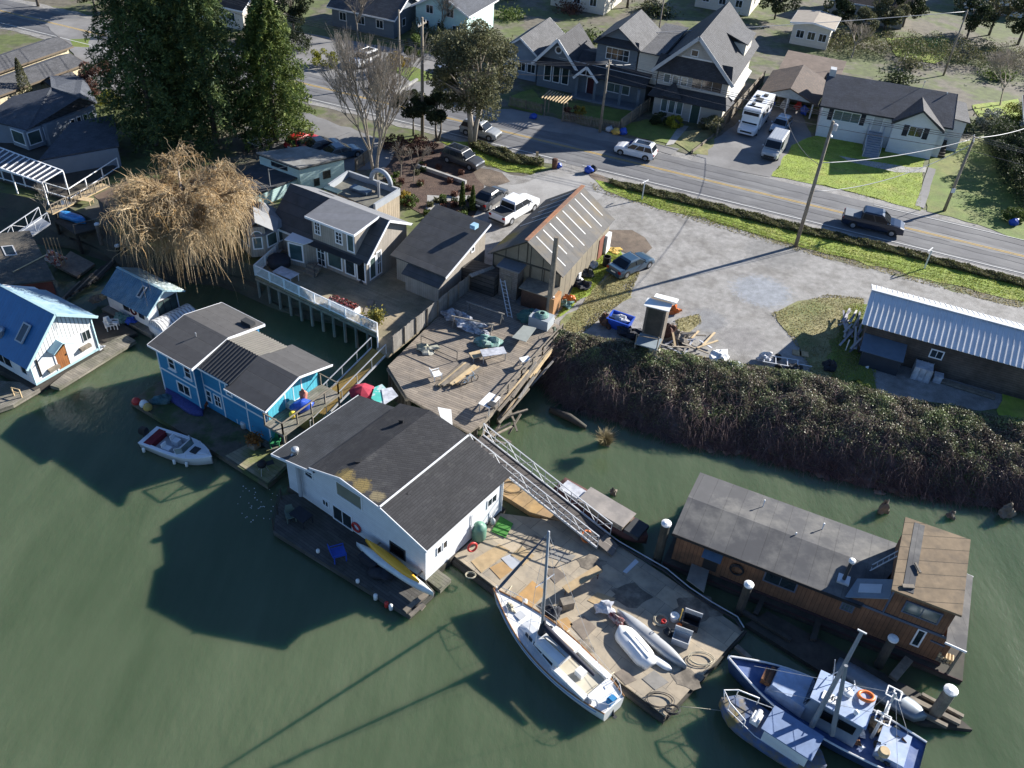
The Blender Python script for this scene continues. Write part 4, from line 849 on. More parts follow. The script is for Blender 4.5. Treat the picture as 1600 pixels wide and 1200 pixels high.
mb=MB();p=a+d*L*.3+Z*.5;mb.obox(p-s*.7,d*L*.48,s*1.4,Z*.5);part(mb,'cabin',M['timber'],t);mb=MB();mb.obox(p-s*.8+Z*.503-d*.1,d*(L*.48+.2),s*1.6,Z*.06);part(mb,'cabin_roof',mat('beige_cabin_roof',(.34,.30,.26),(.22,.2,.18),amt=.12),t)
mb=MB();p=a+d*L*.8+Z*.52;mb.obox(p-s*.7,d*L*.15,s*1.4,Z*.3);part(mb,'engine_cover',M['dark_trim'],t)
mb=MB();p=a+d*L*.05+Z*.55;mb.obox(p-s*.5,d*L*.22,s*1.0,Z*.25);part(mb,'fore_hatch',M['tarp_grey'],t)
def piling(x,y,z1,r,label,cap=True,m=None,lean=(0,0),wx=None):
 p=at(x,y,0)if wx is None else V((wx[0],wx[1],0));t=thing('piling',label,'piling',p)
 mb=MB()
 if cap:mb.cyl(p-Z*1.5,p+Z*z1+V((lean[0],lean[1],0)),r*1.08,r,10)
 else:mb.blob(p+Z*z1*.3,r*1.1,r,z1*.7+.1,.22,sd=int(x),n=12,m=9)
 part(mb,'post',m or M['timber_dark'],t)
 if cap:mb=MB();q=p+Z*(z1+.003)+V((lean[0],lean[1],0));mb.lathe(q,[(r*1.15,0),(r*1.15,.12),(r*.5,.2)],12);part(mb,'cap',M['whiteplastic'],t)
piling(1026,878,3.6,.28,'black piling with a white cap behind the gangway foot')
piling(1154,958,2.7,.26,'white-capped piling between the work float and the brown houseboat')
piling(1372,1040,2.6,.26,'white-capped piling in front of the brown houseboat middle')
piling(1458,1120,2.6,.33,'stout weathered grey piling at the right end of the brown houseboat',m=M['timber'])
piling(945,692,.9,.4,'old stump overgrown with dry grass in the green creek',cap=False,m=M['timber'])
piling(1378,800,.9,.3,'rotten broken stump in the creek above the brown houseboat roof',cap=False,m=M['timber'])
piling(958,772,.35,.22,'low stub of a piling barely showing in the creek',cap=False,m=M['timber'])
piling(1485,808,.4,.25,'low stump at the foot of the bramble bank, left one',cap=False,m=M['timber'])
piling(1570,805,.9,.4,'broken stump at the right end of the bramble bank',cap=False,m=M['timber'])
c=at(945,692,.9)
Pp=[]
for i in range(420):a_=rng.uniform(0,6.28);e=rng.uniform(.1,.55);L_=rng.uniform(.5,1.1);b_=np.array(c)+np.array([cos(a_),sin(a_),0])*rng.uniform(0,.4);Pp.append([b_,b_+np.array([cos(a_)*e*.5,sin(a_)*e*.5,.55])*L_,b_+np.array([cos(a_)*e*1.5,sin(a_)*e*1.5,.75])*L_])
v,f=strand_arrays(np.array(Pp),np.tile([.018,.013,.004],(420,1)));o=np_mesh('grass_tuft',v,f,leafmat('dry_straw',[(.32,.26,.13),(.22,.18,.09),(.42,.36,.2)]),loc=(c.x,c.y,c.z));setp(o,'tuft of dry straw growing on the stump in the creek','grass tuft')
def sailboat():
 a,b=at(959,1104,.75),at(781,930,1.1);c=(a+b)/2;ang=angof(b-a);L=9.3;Bm=2.75
 t=thing('sailboat','white cruising sailboat with grey mast and dark furled sails tied to the work float','sailboat',V((c.x,c.y,0)),ang)
 wm=mat('sailboat_white',(.74,.74,.72),(.66,.66,.64),rough=.35,amt=.05,coat=.3)
 n=22;rings=[];hw_=lambda u:Bm/2*(sin(pi*min(1,.22+.78*(1-u))**.9*.5 if False else 0)if False else max(.02,(1-max(0,(u-.42)/.58)**2.3)*(1-.42*max(0,(.42-u)/.42)**2)))
 sh_=lambda u:.82+.38*(u-.3)**2*2
 for i in range(n):
  u=i/(n-1);x=-L/2+L*u;hw=hw_(u);s=sh_(u);kx=L*.06*(u**6);r=[]
  for k in range(11):
   q=pi*k/10;y=-hw*cos(q)**1 if True else 0;y=-hw*(abs(cos(q))**.7)*(1 if cos(q)>0 else-1);z=s-(s+.35)*sin(q)**.8
   r.append((x+(kx if k in(0,10)else kx*(1-sin(q))),y,z))
  rings.append(r)
 mb=MB();mb.loft(rings,closed=False,cap=False);mb.poly(list(reversed(rings[0])));part(mb,'hull',wm,t,local=True,smooth=True)
 mb=MB()
 for r0,r1 in zip(rings,rings[1:]):mb.quad(V(r0[0])-Z*.03,V(r1[0])-Z*.03,V(r1[10])-Z*.03,V(r0[10])-Z*.03)
 part(mb,'deck',wm,t,local=True)
 mb=MB()
 for s in(0,10):mb.tube([V(r[s])+Z*.02 for r in rings],.045,6)
 part(mb,'toe_rail',mat('teak',(.24,.12,.05),amt=.15),t,local=True)
 mb=MB()
 for s in(0,10):mb.tube([V(r[s])*1+V((0,(-.012 if s==0 else .012),-.22))for r in rings[1:-1]],.035,5)
 part(mb,'hull_stripe',mat('pale_blue_stripe',(.25,.36,.52),amt=.05),t,local=True)
 def trunk(x0,x1,w0,w1,z0,h0,h1,nm,m):
  K=8;rr_=[]
  for i in range(K):
   u=i/(K-1);x=x0+(x1-x0)*u;w=w0+(w1-w0)*u;h=h0+(h1-h0)*u;cap=1 if u<.85 else 1-(u-.85)*2.2
   rr_.append([(x,-w,z0),(x,-w*.92,z0+h*.8*cap),(x,-w*.6,z0+h*cap),(x,0,z0+h*1.08*cap),(x,w*.6,z0+h*cap),(x,w*.92,z0+h*.8*cap),(x,w,z0)])
  k=MB();k.loft(rr_,cap=True);part(k,nm,m,t,local=True);return rr_
 trunk(-.9,2.3,.95,.6,.78,.55,.38,'cabin',wm)
 trunk(-1.2,.75,.98,.92,1.32,.32,.28,'cabin_roof',M['whiteplastic'])
 for y in(-.33,0.0,.33):mb=MB();mb.box(-1.15,.6,y-.02,y+.02,1.64,1.70-abs(y)*.05);part(mb,'grab_rail',M['timber_new'],t,local=True)
 for s in(-1,1):
  for x0,x1 in((-.75,.1),(.2,.95),(1.1,1.7)):
   mb=MB();w0,w1=(.95-.109*(x0+.9)),(.95-.109*(x1+.9));mb.slab([(x0,s*(w0*.985+.02),.95),(x1,s*(w1*.985+.02),.95),(x1,s*(w1*.94+.02),1.2),(x0,s*(w0*.94+.02),1.2)],.025);part(mb,'porthole',GB,t,local=True)
 mb=MB();mb.box(-3.4,-.95,-.75,.75,.8,.9);part(mb,'cockpit_floor',mat('cream_deck',(.5,.46,.36),amt=.1),t,local=True)
 for s in(-1,1):mb=MB();mb.box(-3.4,-.92,s*.95-.18,s*.95+.18,.78,1.12);part(mb,'cockpit_bench',wm,t,local=True)
 mb=MB();mb.box(-1.0,-.93,-.55,.55,.85,1.55);part(mb,'companionway',mat('varnished_mahogany',(.22,.075,.025),rough=.4,amt=.2),t,local=True)
 mb=MB();mb.box(-3.75,-3.35,-.85,.85,.82,1.12);part(mb,'stern_locker',wm,t,local=True)
 mb=MB();mb.box(-2.4,-1.9,-.2,.3,.9,1.3);part(mb,'engine_box',M['whiteplastic'],t,local=True)
 mb=MB();mb.box(-4.55,-4.2,-.2,.2,.75,1.25);mb.box(-4.62,-4.3,-.17,.17,1.251,1.4);part(mb,'outboard_motor',mat('blue_engine',(.03,.20,.42),rough=.4),t,local=True)
 mb=MB();mb.cyl((-4.5,0,.75),(-4.75,0,-.1),.07,n=8);mb.box(-4.95,-4.65,-.1,.1,-.15,.02);part(mb,'outboard_leg',M['dark_trim'],t,local=True)
 mast0=V((1.05,0,1.15));mast1=V((1.05,.55,10.3))
 mb=MB();mb.cyl(mast0,mast1,.09,.07,10);part(mb,'mast',mat('grey_mast',(.26,.28,.30),rough=.45,amt=.08),t,local=True,smooth=True)
 mb=MB();mb.tube([(1.0,0,2.0),(.4,0,1.95),(-1.2,0,1.85),(-3.0,0,1.8)],[.16,.2,.17,.09],8);part(mb,'furled_mainsail',mat('navy_sail_cover',(.025,.025,.04),amt=.2),t,local=True,smooth=True)
 mb=MB();mb.tube([(1.05,0,1.1),(1.0,0,1.6),(1.03,0,2.5)],[.28,.24,.12],8);part(mb,'mast_cover',M['cloth_dark'],t,local=True,smooth=True)
 top=V((1.05,.55,10.2));bow=V((L/2+.25,0,1.3))
 mb=MB();mb.tube([bow,bow.lerp(top,.1),bow.lerp(top,.5),bow.lerp(top,.93)],[.05,.1,.085,.03],8);part(mb,'furled_jib',mat('blue_grey_jib',(.055,.09,.15),amt=.1),t,local=True,smooth=True)
 mb=MB();mb.tube([bow,top],.012,4)
 for s in(-1,1):mb.tube([(1.0,s*1.2,.95),V((1.05,.33+s*.7,6.2)),top],.01,4);mb.tube([(.4,s*1.25,.95),V((1.05,.3,5.6))],.01,4)
 mb.tube([(-L/2,0,.9),top],.01,4);part(mb,'rigging',M['wire_pale'],t,local=True)
 mb=MB();mb.bar((1.05,-.38,6.2),(1.05,1.03,6.2),.05,.04);part(mb,'spreader',M['alu'],t,local=True)
 for nm,x0,x1,sg in(('bow_rail',L/2-1.3,L/2+.25,1),('stern_rail',-L/2+.9,-L/2+.05,-1)):
  u0=(x0+L/2)/L;u1=(min(x1,L/2-.15)+L/2)/L;w0,w1=hw_(u0)*.95,max(.12,hw_(max(0,u1))*.9);z=sh_(u0);h=.6
  P=[V((x0,-w0,z+h)),V(((x0+x1)/2,-(w0+w1)/2,z+h)),V((x1,-w1*.7,z+h)),V((x1+.1*sg,0,z+h)),V((x1,w1*.7,z+h)),V(((x0+x1)/2,(w0+w1)/2,z+h)),V((x0,w0,z+h))]
  mb=MB();mb.tube(P,.02,6)
  for p in(P[0],P[1],P[2],P[4],P[5],P[6]):mb.tube([p,(p.x-.08*sg,p.y,z-.05)],.017,5)
  part(mb,nm,M['alu'],t,local=True)
 for s in(-1,1):
  mb=MB();pts=[]
  for x in(-3.6,-2.2,-.8,.6,2.0,3.3):u=(x+L/2)/L;p=V((x,s*hw_(u)*.96,sh_(u)));mb.cyl(p,p+Z*.6,.014,n=5);pts.append(p+Z*.6)
  mb.tube(pts,.008,4);part(mb,'guard_rail',M['alu'],t,local=True)
 mb=MB();mb.box(2.6,3.1,-.25,.25,.92,1.04);part(mb,'hatch',M['grey_trim'],t,local=True)
 mb=MB();mb.blob((3.6,.1,1.05),.35,.2,.14,.3,sd=3);part(mb,'anchor_gear',M['rope'],t,local=True)
sailboat()
for i,(x,y)in enumerate(((806,958),(846,1000),(893,1040),(930,1070))):mb=MB();mb.lathe(at(x+14,y-12,.35),[(.04,0),(.13,.08),(.13,.5),(.04,.58)],8);solo(mb,'boat_fender',M['cloth_dark' if i%2 else 'whiteplastic'],'fender squeezed between the sailboat and the work float','fender','fenders along the sailboat',smooth=True)
for(p,q,l)in(((790,930),(800,915),'bow mooring line of the sailboat to the float'),((925,1075),(960,1050),'stern mooring line of the sailboat to the float'),((862,1000),(890,985),'middle mooring line of the sailboat to the float')):rope([at(*p,1.1),at((p[0]+q[0])/2,(p[1]+q[1])/2,.6),at(*q,.5)],.02,M['rope'],l)
for i,(x,y,rx)in enumerate(((925,880,.9),(985,930,1.2),(1090,950,1.4),(905,1010,.8),(1010,1010,.7),(840,850,1.0),(1075,1060,.9))):mb=MB();c=at(x,y,.46);mb.poly([c+V((cos(k*.45)*rx*(1+.25*sin(k*2.3+i)),sin(k*.45)*rx*.7*(1+.25*cos(k*1.7+i)),.003))for k in range(14)]);solo(mb,'stain',mat('oily_stain',(.13,.11,.085),(.2,.17,.13),amt=.3,mscale=1.5)if i==0 else bpy.data.materials['oily_stain'],'','',kind='structure')
# brown floating house
FZ=.8
A=at(1050,868,FZ);oang=-23.0;od=d2(oang);ob=d2(oang+90);A0=V((A.x,A.y,0));OL=16.4;OD=5.6
M['or_wall']=boards('rust_brown_plank_siding',(.21,.10,.05),(.165,.078,.04),w=.24,axis=0,gap=.1,gapc=.5,dirt=(.08,.045,.025),amt=.15,dlo=.5,dhi=.75)
M['or_roof']=boards('grey_felt_roof',(.075,.075,.078),(.062,.062,.065),w=1.0,axis=0,gap=.03,gapc=.75,amt=.12,dirt=(.135,.13,.12),scale=.8)
oh=thing('houseboat','long rust brown plank-sided houseboat with grey felt roof and raised rear cabin','houseboat',A)
def op(s,q,h):return A0+od*s+ob*q+Z*h
M1=11.0
F=footprint(A0,oang,OL,OD)
mb=MB();mb.prism(op(M1,0,0),ob,Z,[(0,.5),(OD,.5),(OD,2.95),(OD*.5,3.35),(0,2.95)],-od,M1);part(mb,'wall',M['or_wall'],oh)
mb=MB();sl=.4/(OD/2)
for(q0,q1,h0,h1)in((-.25,OD/2,2.95-.25*sl,3.35),(OD+.25,OD/2,2.95-.25*sl,3.35)):
 a_=[op(-.3,q0,h0+.1),op(M1+(.2 if q0<0 else 3.0),q0,h0+.1),op(M1+(1.4 if q0<0 else 1.4),q1,h1+.1),op(-.3,q1,h1+.1)];mb.slab(a_,.1)
part(mb,'roof',M['or_roof'],oh)
mb=MB();mb.bar(op(-.32,-.27,2.93),op(M1+.2,-.27,2.93),.05,.22);part(mb,'fascia',M['black'],oh)
mb=MB();mb.obox(op(M1,.003,.5),od*(OL-M1),ob*(OD-.006),Z*2.35);part(mb,'rear_wall',M['or_wall'],oh)
mb=MB();mb.slab([op(M1,.1,2.93),op(12.5,.1,2.93),op(12.5,OD-.1,2.93),op(M1,OD-.1,2.93)],.08);part(mb,'roof_deck',mat('blue_grey_roof_deck',(.035,.05,.07),amt=.15),oh)
U0,U1=12.4,15.75
mb=MB();mb.obox(op(U0,.03,2.86),od*(U1-U0),ob*(OD-.2),Z*2.3);part(mb,'upper_wall',M['or_wall'],oh)
mb=MB();mb.slab([op(U0-.2,-.25,5.2),op(U1+.2,-.25,5.2),op(U1+.2,OD+.1,5.45),op(U0-.2,OD+.1,5.45)],.16)
part(mb,'upper_roof',boards('peeling_tan_roof',(.20,.145,.085),(.17,.12,.07),w=.95,axis=1,gap=.05,gapc=.35,dirt=(.10,.075,.05),amt=.25,scale=1.6,dscale=.9,dlo=.5,dhi=.72),oh)
mb=MB();mb.slab([op(U0+.35,0,5.235),op(U0+.95,0,5.235),op(U0+.95,OD-.1,5.46),op(U0+.35,OD-.1,5.46)],.02);part(mb,'roof_patch',M['or_roof'],oh,udir=oang)
for(a_,b_,w_)in((op(U0+.3,.2,5.3),op(U0+.9,.45,5.32),.25),(op(U0+.75,2.2,5.42),op(U0+1.1,1.6,5.4),.12)):mb=MB();mb.bar(a_,b_,w_,.09);part(mb,'loose_board',M['timber'],oh)
mb=MB();mb.slab([op(U1+.15,-.5,3.05),op(U1+1.25,-.5,2.95),op(U1+1.25,OD-.2,3.0),op(U1+.15,OD-.2,3.1)],.09);part(mb,'porch_roof',M['or_roof'],oh)
for q in(-.53,OD-.17):mb=MB();mb.bar(op(U1+.1,q,2.99),op(U1+1.28,q,2.89),.05,.14);part(mb,'porch_fascia',M['trim'],oh)
for q in(-.35,OD-.4):mb=MB();mb.bar(op(U1+1.1,q,.48),op(U1+1.1,q,2.85),.12);part(mb,'porch_post',M['timber'],oh)
mb=MB();mb.slab([op(-.4,-.45,.48),op(OL+1.3,-.45,.48),op(OL+1.3,OD+.3,.48),op(-.4,OD+.3,.48)],.5);part(mb,'float_base',M['timber_dark'],oh,udir=oang)
mb=MB();mb.bar(op(-.4,-.47,.42),op(OL+1.3,-.47,.42),.06,.14);mb.bar(op(3.2,-.03,.62),op(OL,-.03,.58),.05,.2);part(mb,'skirt_board',mat('dark_maroon_board',(.045,.022,.022),amt=.2),oh)
mb=MB();mb.prism(op(12.38,.02,0),-od,Z,[(0,2.94),(2.0,2.94),(0,4.1)],ob,1.4);part(mb,'stair_bulkhead',M['or_wall'],oh)
mb=MB();mb.slab([op(10.2,-.05,3.03),op(12.38,-.05,4.24),op(12.38,1.5,4.24),op(10.2,1.5,3.03)],.06);ss=part(mb,'stair_cover',mat('slate_blue_cover',(.16,.20,.24),amt=.12),oh)
mb=MB();mb.slab([op(10.8,.35,3.40),op(11.9,.35,4.01),op(11.9,1.05,4.01),op(10.8,1.05,3.40)],.03);part(mb,'cover_panel',mat('pale_panel',(.42,.46,.50),amt=.08),ss)
ladder(op(10.9,2.4,3.02),op(12.3,3.3,4.6),.45,'grey ladder leaning on the raised cabin of the brown houseboat',M['grey_trim'],6,side=ob)
for(s,q,h,r)in((4.2,4.6,.5,.05),(8.0,4.5,.45,.06),(6.6,3.0,.3,.05)):vent(oh,op(s,q,3.2),h,r,m=M['whiteplastic'])
mb=MB();c=op(9.9,1.05,3.15);mb.obox(c-od*.35-ob*.35,od*.7,ob*.7,Z*.14);part(mb,'chimney_flashing',M['alu'],oh)
mb=MB();mb.cyl(c+Z*.14,c+Z*1.7,.11,n=10);part(mb,'chimney',M['dark_trim'],oh);mb=MB();mb.lathe(c+Z*1.702,[(.2,0),(.2,.14),(.1,.2)],10);part(mb,'chimney_cap',M['whiteplastic'],oh)
wf=Wall(oh,F[0],F[1])
bl=mat('blue_grey_frame',(.09,.11,.15),amt=.1)
wf.win(5.6,1.75,7.6,2.7,nv=2,fm=bl,label='wide two-light window with blue-grey frame');wf.win(10.2,1.9,10.95,2.6,fm=bl,nv=3,nh=2,gm=G2)
wf.door(1.95,.85,2.85,2.75,M['black'],fm=M['or_wall'],label='dark open doorway');mb=MB();mb.slab([wf.p(1.8,2.75,.02),wf.p(3.0,2.75,.02),wf.p(3.0,2.45,.7),wf.p(1.8,2.45,.7)],.05);part(mb,'door_canopy',mat('slate_canopy',(.06,.10,.15),amt=.15),oh)
wf.win(13.2,3.55,15.2,4.55,nv=2,fm=bl,gm=G2,label='upper cabin window with pale blinds');wf.win(14.45,1.25,14.95,2.75,fm=M['trim'],label='narrow white-framed window')
mb=MB();mb.bar(wf.p(11.0,2.9,.03),wf.p(OL,2.85,.03),.05,.18);mb.bar(wf.p(U0,2.9,.03),wf.p(U0,5.1,.03),.14,.05);mb.bar(wf.p(15.3,2.2,.03),wf.p(16.1,2.15,.03),.06,.1);part(mb,'trim_board',bl,oh)
mb=MB();mb.torus(wf.p(4.0,1.9,.12),.42,.05,wf.n,20,6);mb.torus(wf.p(4.02,1.88,.19),.38,.04,wf.n,20,6);solo(mb,'hose',M['blackrope'],'black hose coil hung on the brown houseboat wall by its door','hose',smooth=True)
mb=MB();mb.slab([at(1073,905,.75),at(1086,863,.82),at(1112,875,.82),at(1100,925,.75)],.08);solo(mb,'entry_plank',M['ply_grey'],'broad grey boarding plank leading to the brown houseboat door','plank',udir=oang)
for i in range(16):
 q=op(OL-.3+(i%5)*.18,-.15+(i//5)*.22*0+.25,FZ+.12+(i//5)*.18);mb=MB();mb.cyl(q-ob*.2*(1+.1*(i%3)),q+ob*.25,.09,.08,7)
 solo(mb,'firewood_log',M['timber_new']if i>=8 else M['timber'],'split firewood log in the stack on the brown houseboat porch','log','firewood stacked on the porch')
mb=MB();mb.slab([at(1165,975,.3),at(1200,955,.3),at(1330,1025,.3),at(1480,1105,.3),at(1520,1140,.3),at(1440,1130,.3),at(1300,1060,.3)],.3);solo(mb,'dark_raft',M['timber_dark'],'long dark waterlogged raft between the brown houseboat and the fishing boat','raft',udir=oang)
for i,(p,q,w,l)in enumerate((((1150,1010),(1172,1030),.3,'broken grey timber at the corner of the work float'),((1160,955),(1235,1000),.25,'dark beam floating along the front of the brown houseboat'),((1270,1000),(1283,955),.35,'short cross timber under the brown houseboat middle'),((1395,1060),(1420,1030),.5,'wide grey cross beam under the brown houseboat near its right end'),((1180,960),(1195,930),.3,'dark prop beam beside the white-capped piling'),((1420,1090),(1500,1130),.3,'yellowish long timber floating at the lower right'),((1410,1100),(1480,1135),.22,'greyish timber beside the yellowish one at lower right'),((1440,1085),(1505,1120),.2,'thin timber nearest the grey piling at lower right'))):
 mb=MB();a_,b_=at(*p,.45),at(*q,.45);mb.bar(a_,b_,w,.2);solo(mb,'floating_timber',M['timber']if i in(0,3,5,6,7)else M['timber_dark'],l,'timber')
mb=MB();hull(mb,(at(1330,1055,.5)+at(1418,1108,.5))/2,angof(at(1418,1108,.5)-at(1330,1055,.5)),5.2,1.3,.45,inv=True,full=.9,transom=.9);solo(mb,'aluminium_skiff',mat('dull_aluminium',(.16,.19,.22),(.22,.25,.28),rough=.4,metal=.4,amt=.15),'dull aluminium skiff upturned on the dark raft beside the fishing boat','skiff',smooth=True)
rope([at(1478,1070,2.5),at(1474,1090,1.2),at(1467,1115,.4)],.025,mat('pale_blue_rope',(.35,.55,.62)),'pale blue rope hanging down the stout grey piling')
# fishing boats at the lower right
def fishing_boat():
 a,b=at(1440,1190,1.0),at(1151,1032,1.3);c=(a+b)/2;ang=angof(b-a);L=(b-a).length;Bm=3.3
 t=thing('fishing_boat','blue-decked fishing boat with tall trolling poles and wheelhouse','fishing boat',V((c.x,c.y,0)),ang)
 blue=mat('boat_blue',(.03,.085,.26),(.08,.12,.24),rough=.5,amt=.25,scale=2,mscale=1);pale=mat('pale_blue_deck',(.27,.35,.50),(.38,.41,.46),rough=.5,amt=.2,scale=2,mscale=.9,lo=.5,hi=.7)
 n=20;rings=[];hw_=lambda u:Bm/2*max(.02,(1-max(0,(u-.5)/.5)**2.2)*(1-.2*max(0,(.4-u)/.4)**2));sh_=lambda u:.95+.65*max(0,u-.35)**1.6
 for i in range(n):
  u=i/(n-1);x=-L/2+L*u;hw=hw_(u);s=sh_(u);r=[]
  for k in range(9):q=pi*k/8;y=-hw*(abs(cos(q))**.6)*(1 if cos(q)>0 else-1);r.append((x+.5*u**5*(1-sin(q)),y,s-(s+.3)*sin(q)**.7))
  rings.append(r)
 mb=MB();mb.loft(rings,closed=False,cap=False);mb.poly(list(reversed(rings[0])));part(mb,'hull',mat('boat_navy',(.03,.06,.13),rough=.5,amt=.2),t,local=True,smooth=True)
 mb=MB()
 for r0,r1 in zip(rings,rings[1:]):mb.quad(V(r0[0])-Z*.22,V(r1[0])-Z*.22,V(r1[8])-Z*.22,V(r0[8])-Z*.22)
 part(mb,'deck',blue,t,local=True)
 mb=MB()
 for s in(0,8):mb.tube([V(r[s])for r in rings],.06,6)
 part(mb,'bulwark_rail',M['whiteplastic'],t,local=True)
 def house(x0,x1,w0,w1,z0,z1,rake,nm,m,roofm=None):
  k=MB();k.loft([[(x0,-w0,z0),(x1,-w1,z0),(x1,w1,z0),(x0,w0,z0)],[(x0,-w0*.93,z1),(x1-rake,-w1*.9,z1),(x1-rake,w1*.9,z1),(x0,w0*.93,z1)]]);part(k,nm,m,t,local=True)
  if roofm:k=MB();k.slab([(x0-.12,-w0,z1+.1),(x1-rake+.15,-w1*.95,z1+.1),(x1-rake+.15,w1*.95,z1+.1),(x0-.12,w0,z1+.1)],.098);part(k,nm+'_roof',roofm,t,local=True)
 house(1.0,3.2,1.15,.75,.9,1.75,.25,'fore_cabin',pale)
 house(-1.9,1.3,1.15,1.05,.8,2.65,.45,'wheelhouse',mat('boat_grey_blue',(.20,.24,.30),amt=.1),pale)
 for s in(-1,1):
  for x0,x1 in((-1.6,-.7),(-.5,.4)):
   mb=MB();mb.box(x0,x1,s*1.11-.04,s*1.11+.04,1.75,2.35);part(mb,'side_window',GB,t,local=True)
 for y in(-.62,0,.62):mb=MB();mb.slab([(1.18,y-.28,1.85),(1.18,y+.28,1.85),(1.02,y+.28,2.45),(1.02,y-.28,2.45)],.03);part(mb,'front_window',GB,t,local=True)
 mb=MB();mb.box(-.4,.5,.2,.75,2.76,2.84);sb=part(mb,'name_board',M['whiteplastic'],t,local=True)
 mb=MB();dk_=[(0,0,.09,.3),(.09,.13,.09,.04),(0.17,0,.04,.3),(.26,0,.09,.3),(.42,0,.06,.3),(.55,.1,.1,.05)]
 for(x,y,w,h)in dk_:mb.box(-.32+x,-.32+x+w,.3+y,.3+y+h,2.842,2.848)
 part(mb,'lettering',M['black'],sb,local=True)
 for(x,y,r,h,nm)in((-.6,-.35,.3,.22,'radar_dome'),(-1.3,.6,.14,.3,'search_light')):mb=MB();mb.lathe((x,y,2.76),[(r*.7,0),(r,h*.4),(r*.9,h*.8),(r*.3,h)],12);part(mb,nm,M['whiteplastic'],t,local=True,smooth=True)
 mb=MB();mb.torus((-1.5,-.7,2.85),.38,.1,V((.2,-.3,1)),18,7);part(mb,'life_ring',M['orange_plastic'],t,local=True,smooth=True)
 mb=MB();mb.box(2.9,3.6,-.45,.45,1.1,1.5);mb.cyl((3.2,-.6,1.45),(3.2,.6,1.45),.16,n=10);part(mb,'anchor_winch',M['rust'],t,local=True)
 gp_=mat('grey_pole',(.24,.25,.26),amt=.1,rough=.5)
 for(p,q)in((at(1268,1135,1.4),at(1347,987,7.2)),(at(1300,1148,1.4),at(1322,1040,6.2))):mb=MB();mb.cyl(p,q,.15,.10,8);part(mb,'trolling_pole',gp_,t)
 mb=MB();q=at(1347,987,7.25);mb.bar(q-V((.2,-.12,0)),q+V((.2,-.12,0)),.08);part(mb,'pole_head',M['alu'],t)
 r_=random.Random(8)
 for i in range(26):x,y=r_.uniform(-4.2,-1.9),r_.uniform(-1.2,1.2);mb=MB();s_=r_.uniform(.1,.28);mb.blob((x,y,.85+s_*.5),s_*1.3,s_,s_*.8,.3,n=7,m=5,sd=i);part(mb,'deck_gear',(M['dark_trim'],M['rope'],M['rust'],M['tarp_grey'],M['black'])[i%5],t,local=True)
 for i in range(7):x,y=r_.uniform(-1.6,.6),r_.uniform(-.9,.9);mb=MB();mb.bar((x,y,2.8),(x+r_.uniform(-.5,.5),y+r_.uniform(-.4,.4),2.8+r_.uniform(.2,1.4)),.04);part(mb,'aerial',M['metal'],t,local=True)
 mb=MB();mb.cyl((-2.6,0,.8),(-2.5,0,5.0),.09,.06,8);mb.bar((-2.52,-.9,4.2),(-2.52,.9,4.2),.07);mb.bar((-2.52,-.8,3.2),(-2.52,.8,3.2),.07);part(mb,'mast',M['alu'],t,local=True)
 for(y,z)in((-.5,4.25),(.5,3.25)):
  mb=MB();
  for(p,q)in(((-.35,-.3),(.35,-.3)),((.35,-.3),(.35,.3)),((.35,.3),(-.35,.3)),((-.35,.3),(-.35,-.3))):mb.bar((-2.52+p[0],y+p[1],z+.1),(-2.52+q[0],y+q[1],z+.1),.06)
  part(mb,'rail_frame',M['whiteplastic'],t,local=True)
 mb=MB()
 for(p,q)in(((-2.5,0,5.0),(4.2,0,1.6)),((-2.5,0,5.0),(-4.2,1.2,1.0)),((-2.5,0,5.0),(-4.2,-1.2,1.0)),((-2.5,.9,4.2),(3.0,.9,1.5)),((-2.5,-.9,4.2),(-2.1,-1.5,1.0))):mb.tube([p,q],.012,4)
 part(mb,'rigging',M['wire_pale'],t,local=True)
 mb=MB();mb.box(-4.4,-2.9,-1.0,1.0,.75,1.2);part(mb,'fish_hatch',pale,t,local=True)
 mb=MB();mb.blob((-2.6,-.7,1.1),.4,.4,.4,.25,sd=6);part(mb,'net_drum',mat('brown_gear',(.14,.10,.06),(.05,.05,.05),amt=.4,scale=9),t,local=True)
 mb=MB();mb.lathe((-3.3,.9,1.2),[(.25,0),(.3,.1),(.3,.3),(.25,.4)],12);part(mb,'line_spool',M['timber_new'],t,local=True)
 mb=MB();mb.box(-.3,.3,-1.5,-1.2,.8,1.5);part(mb,'gear_box',M['whiteplastic'],t,local=True)
fishing_boat()
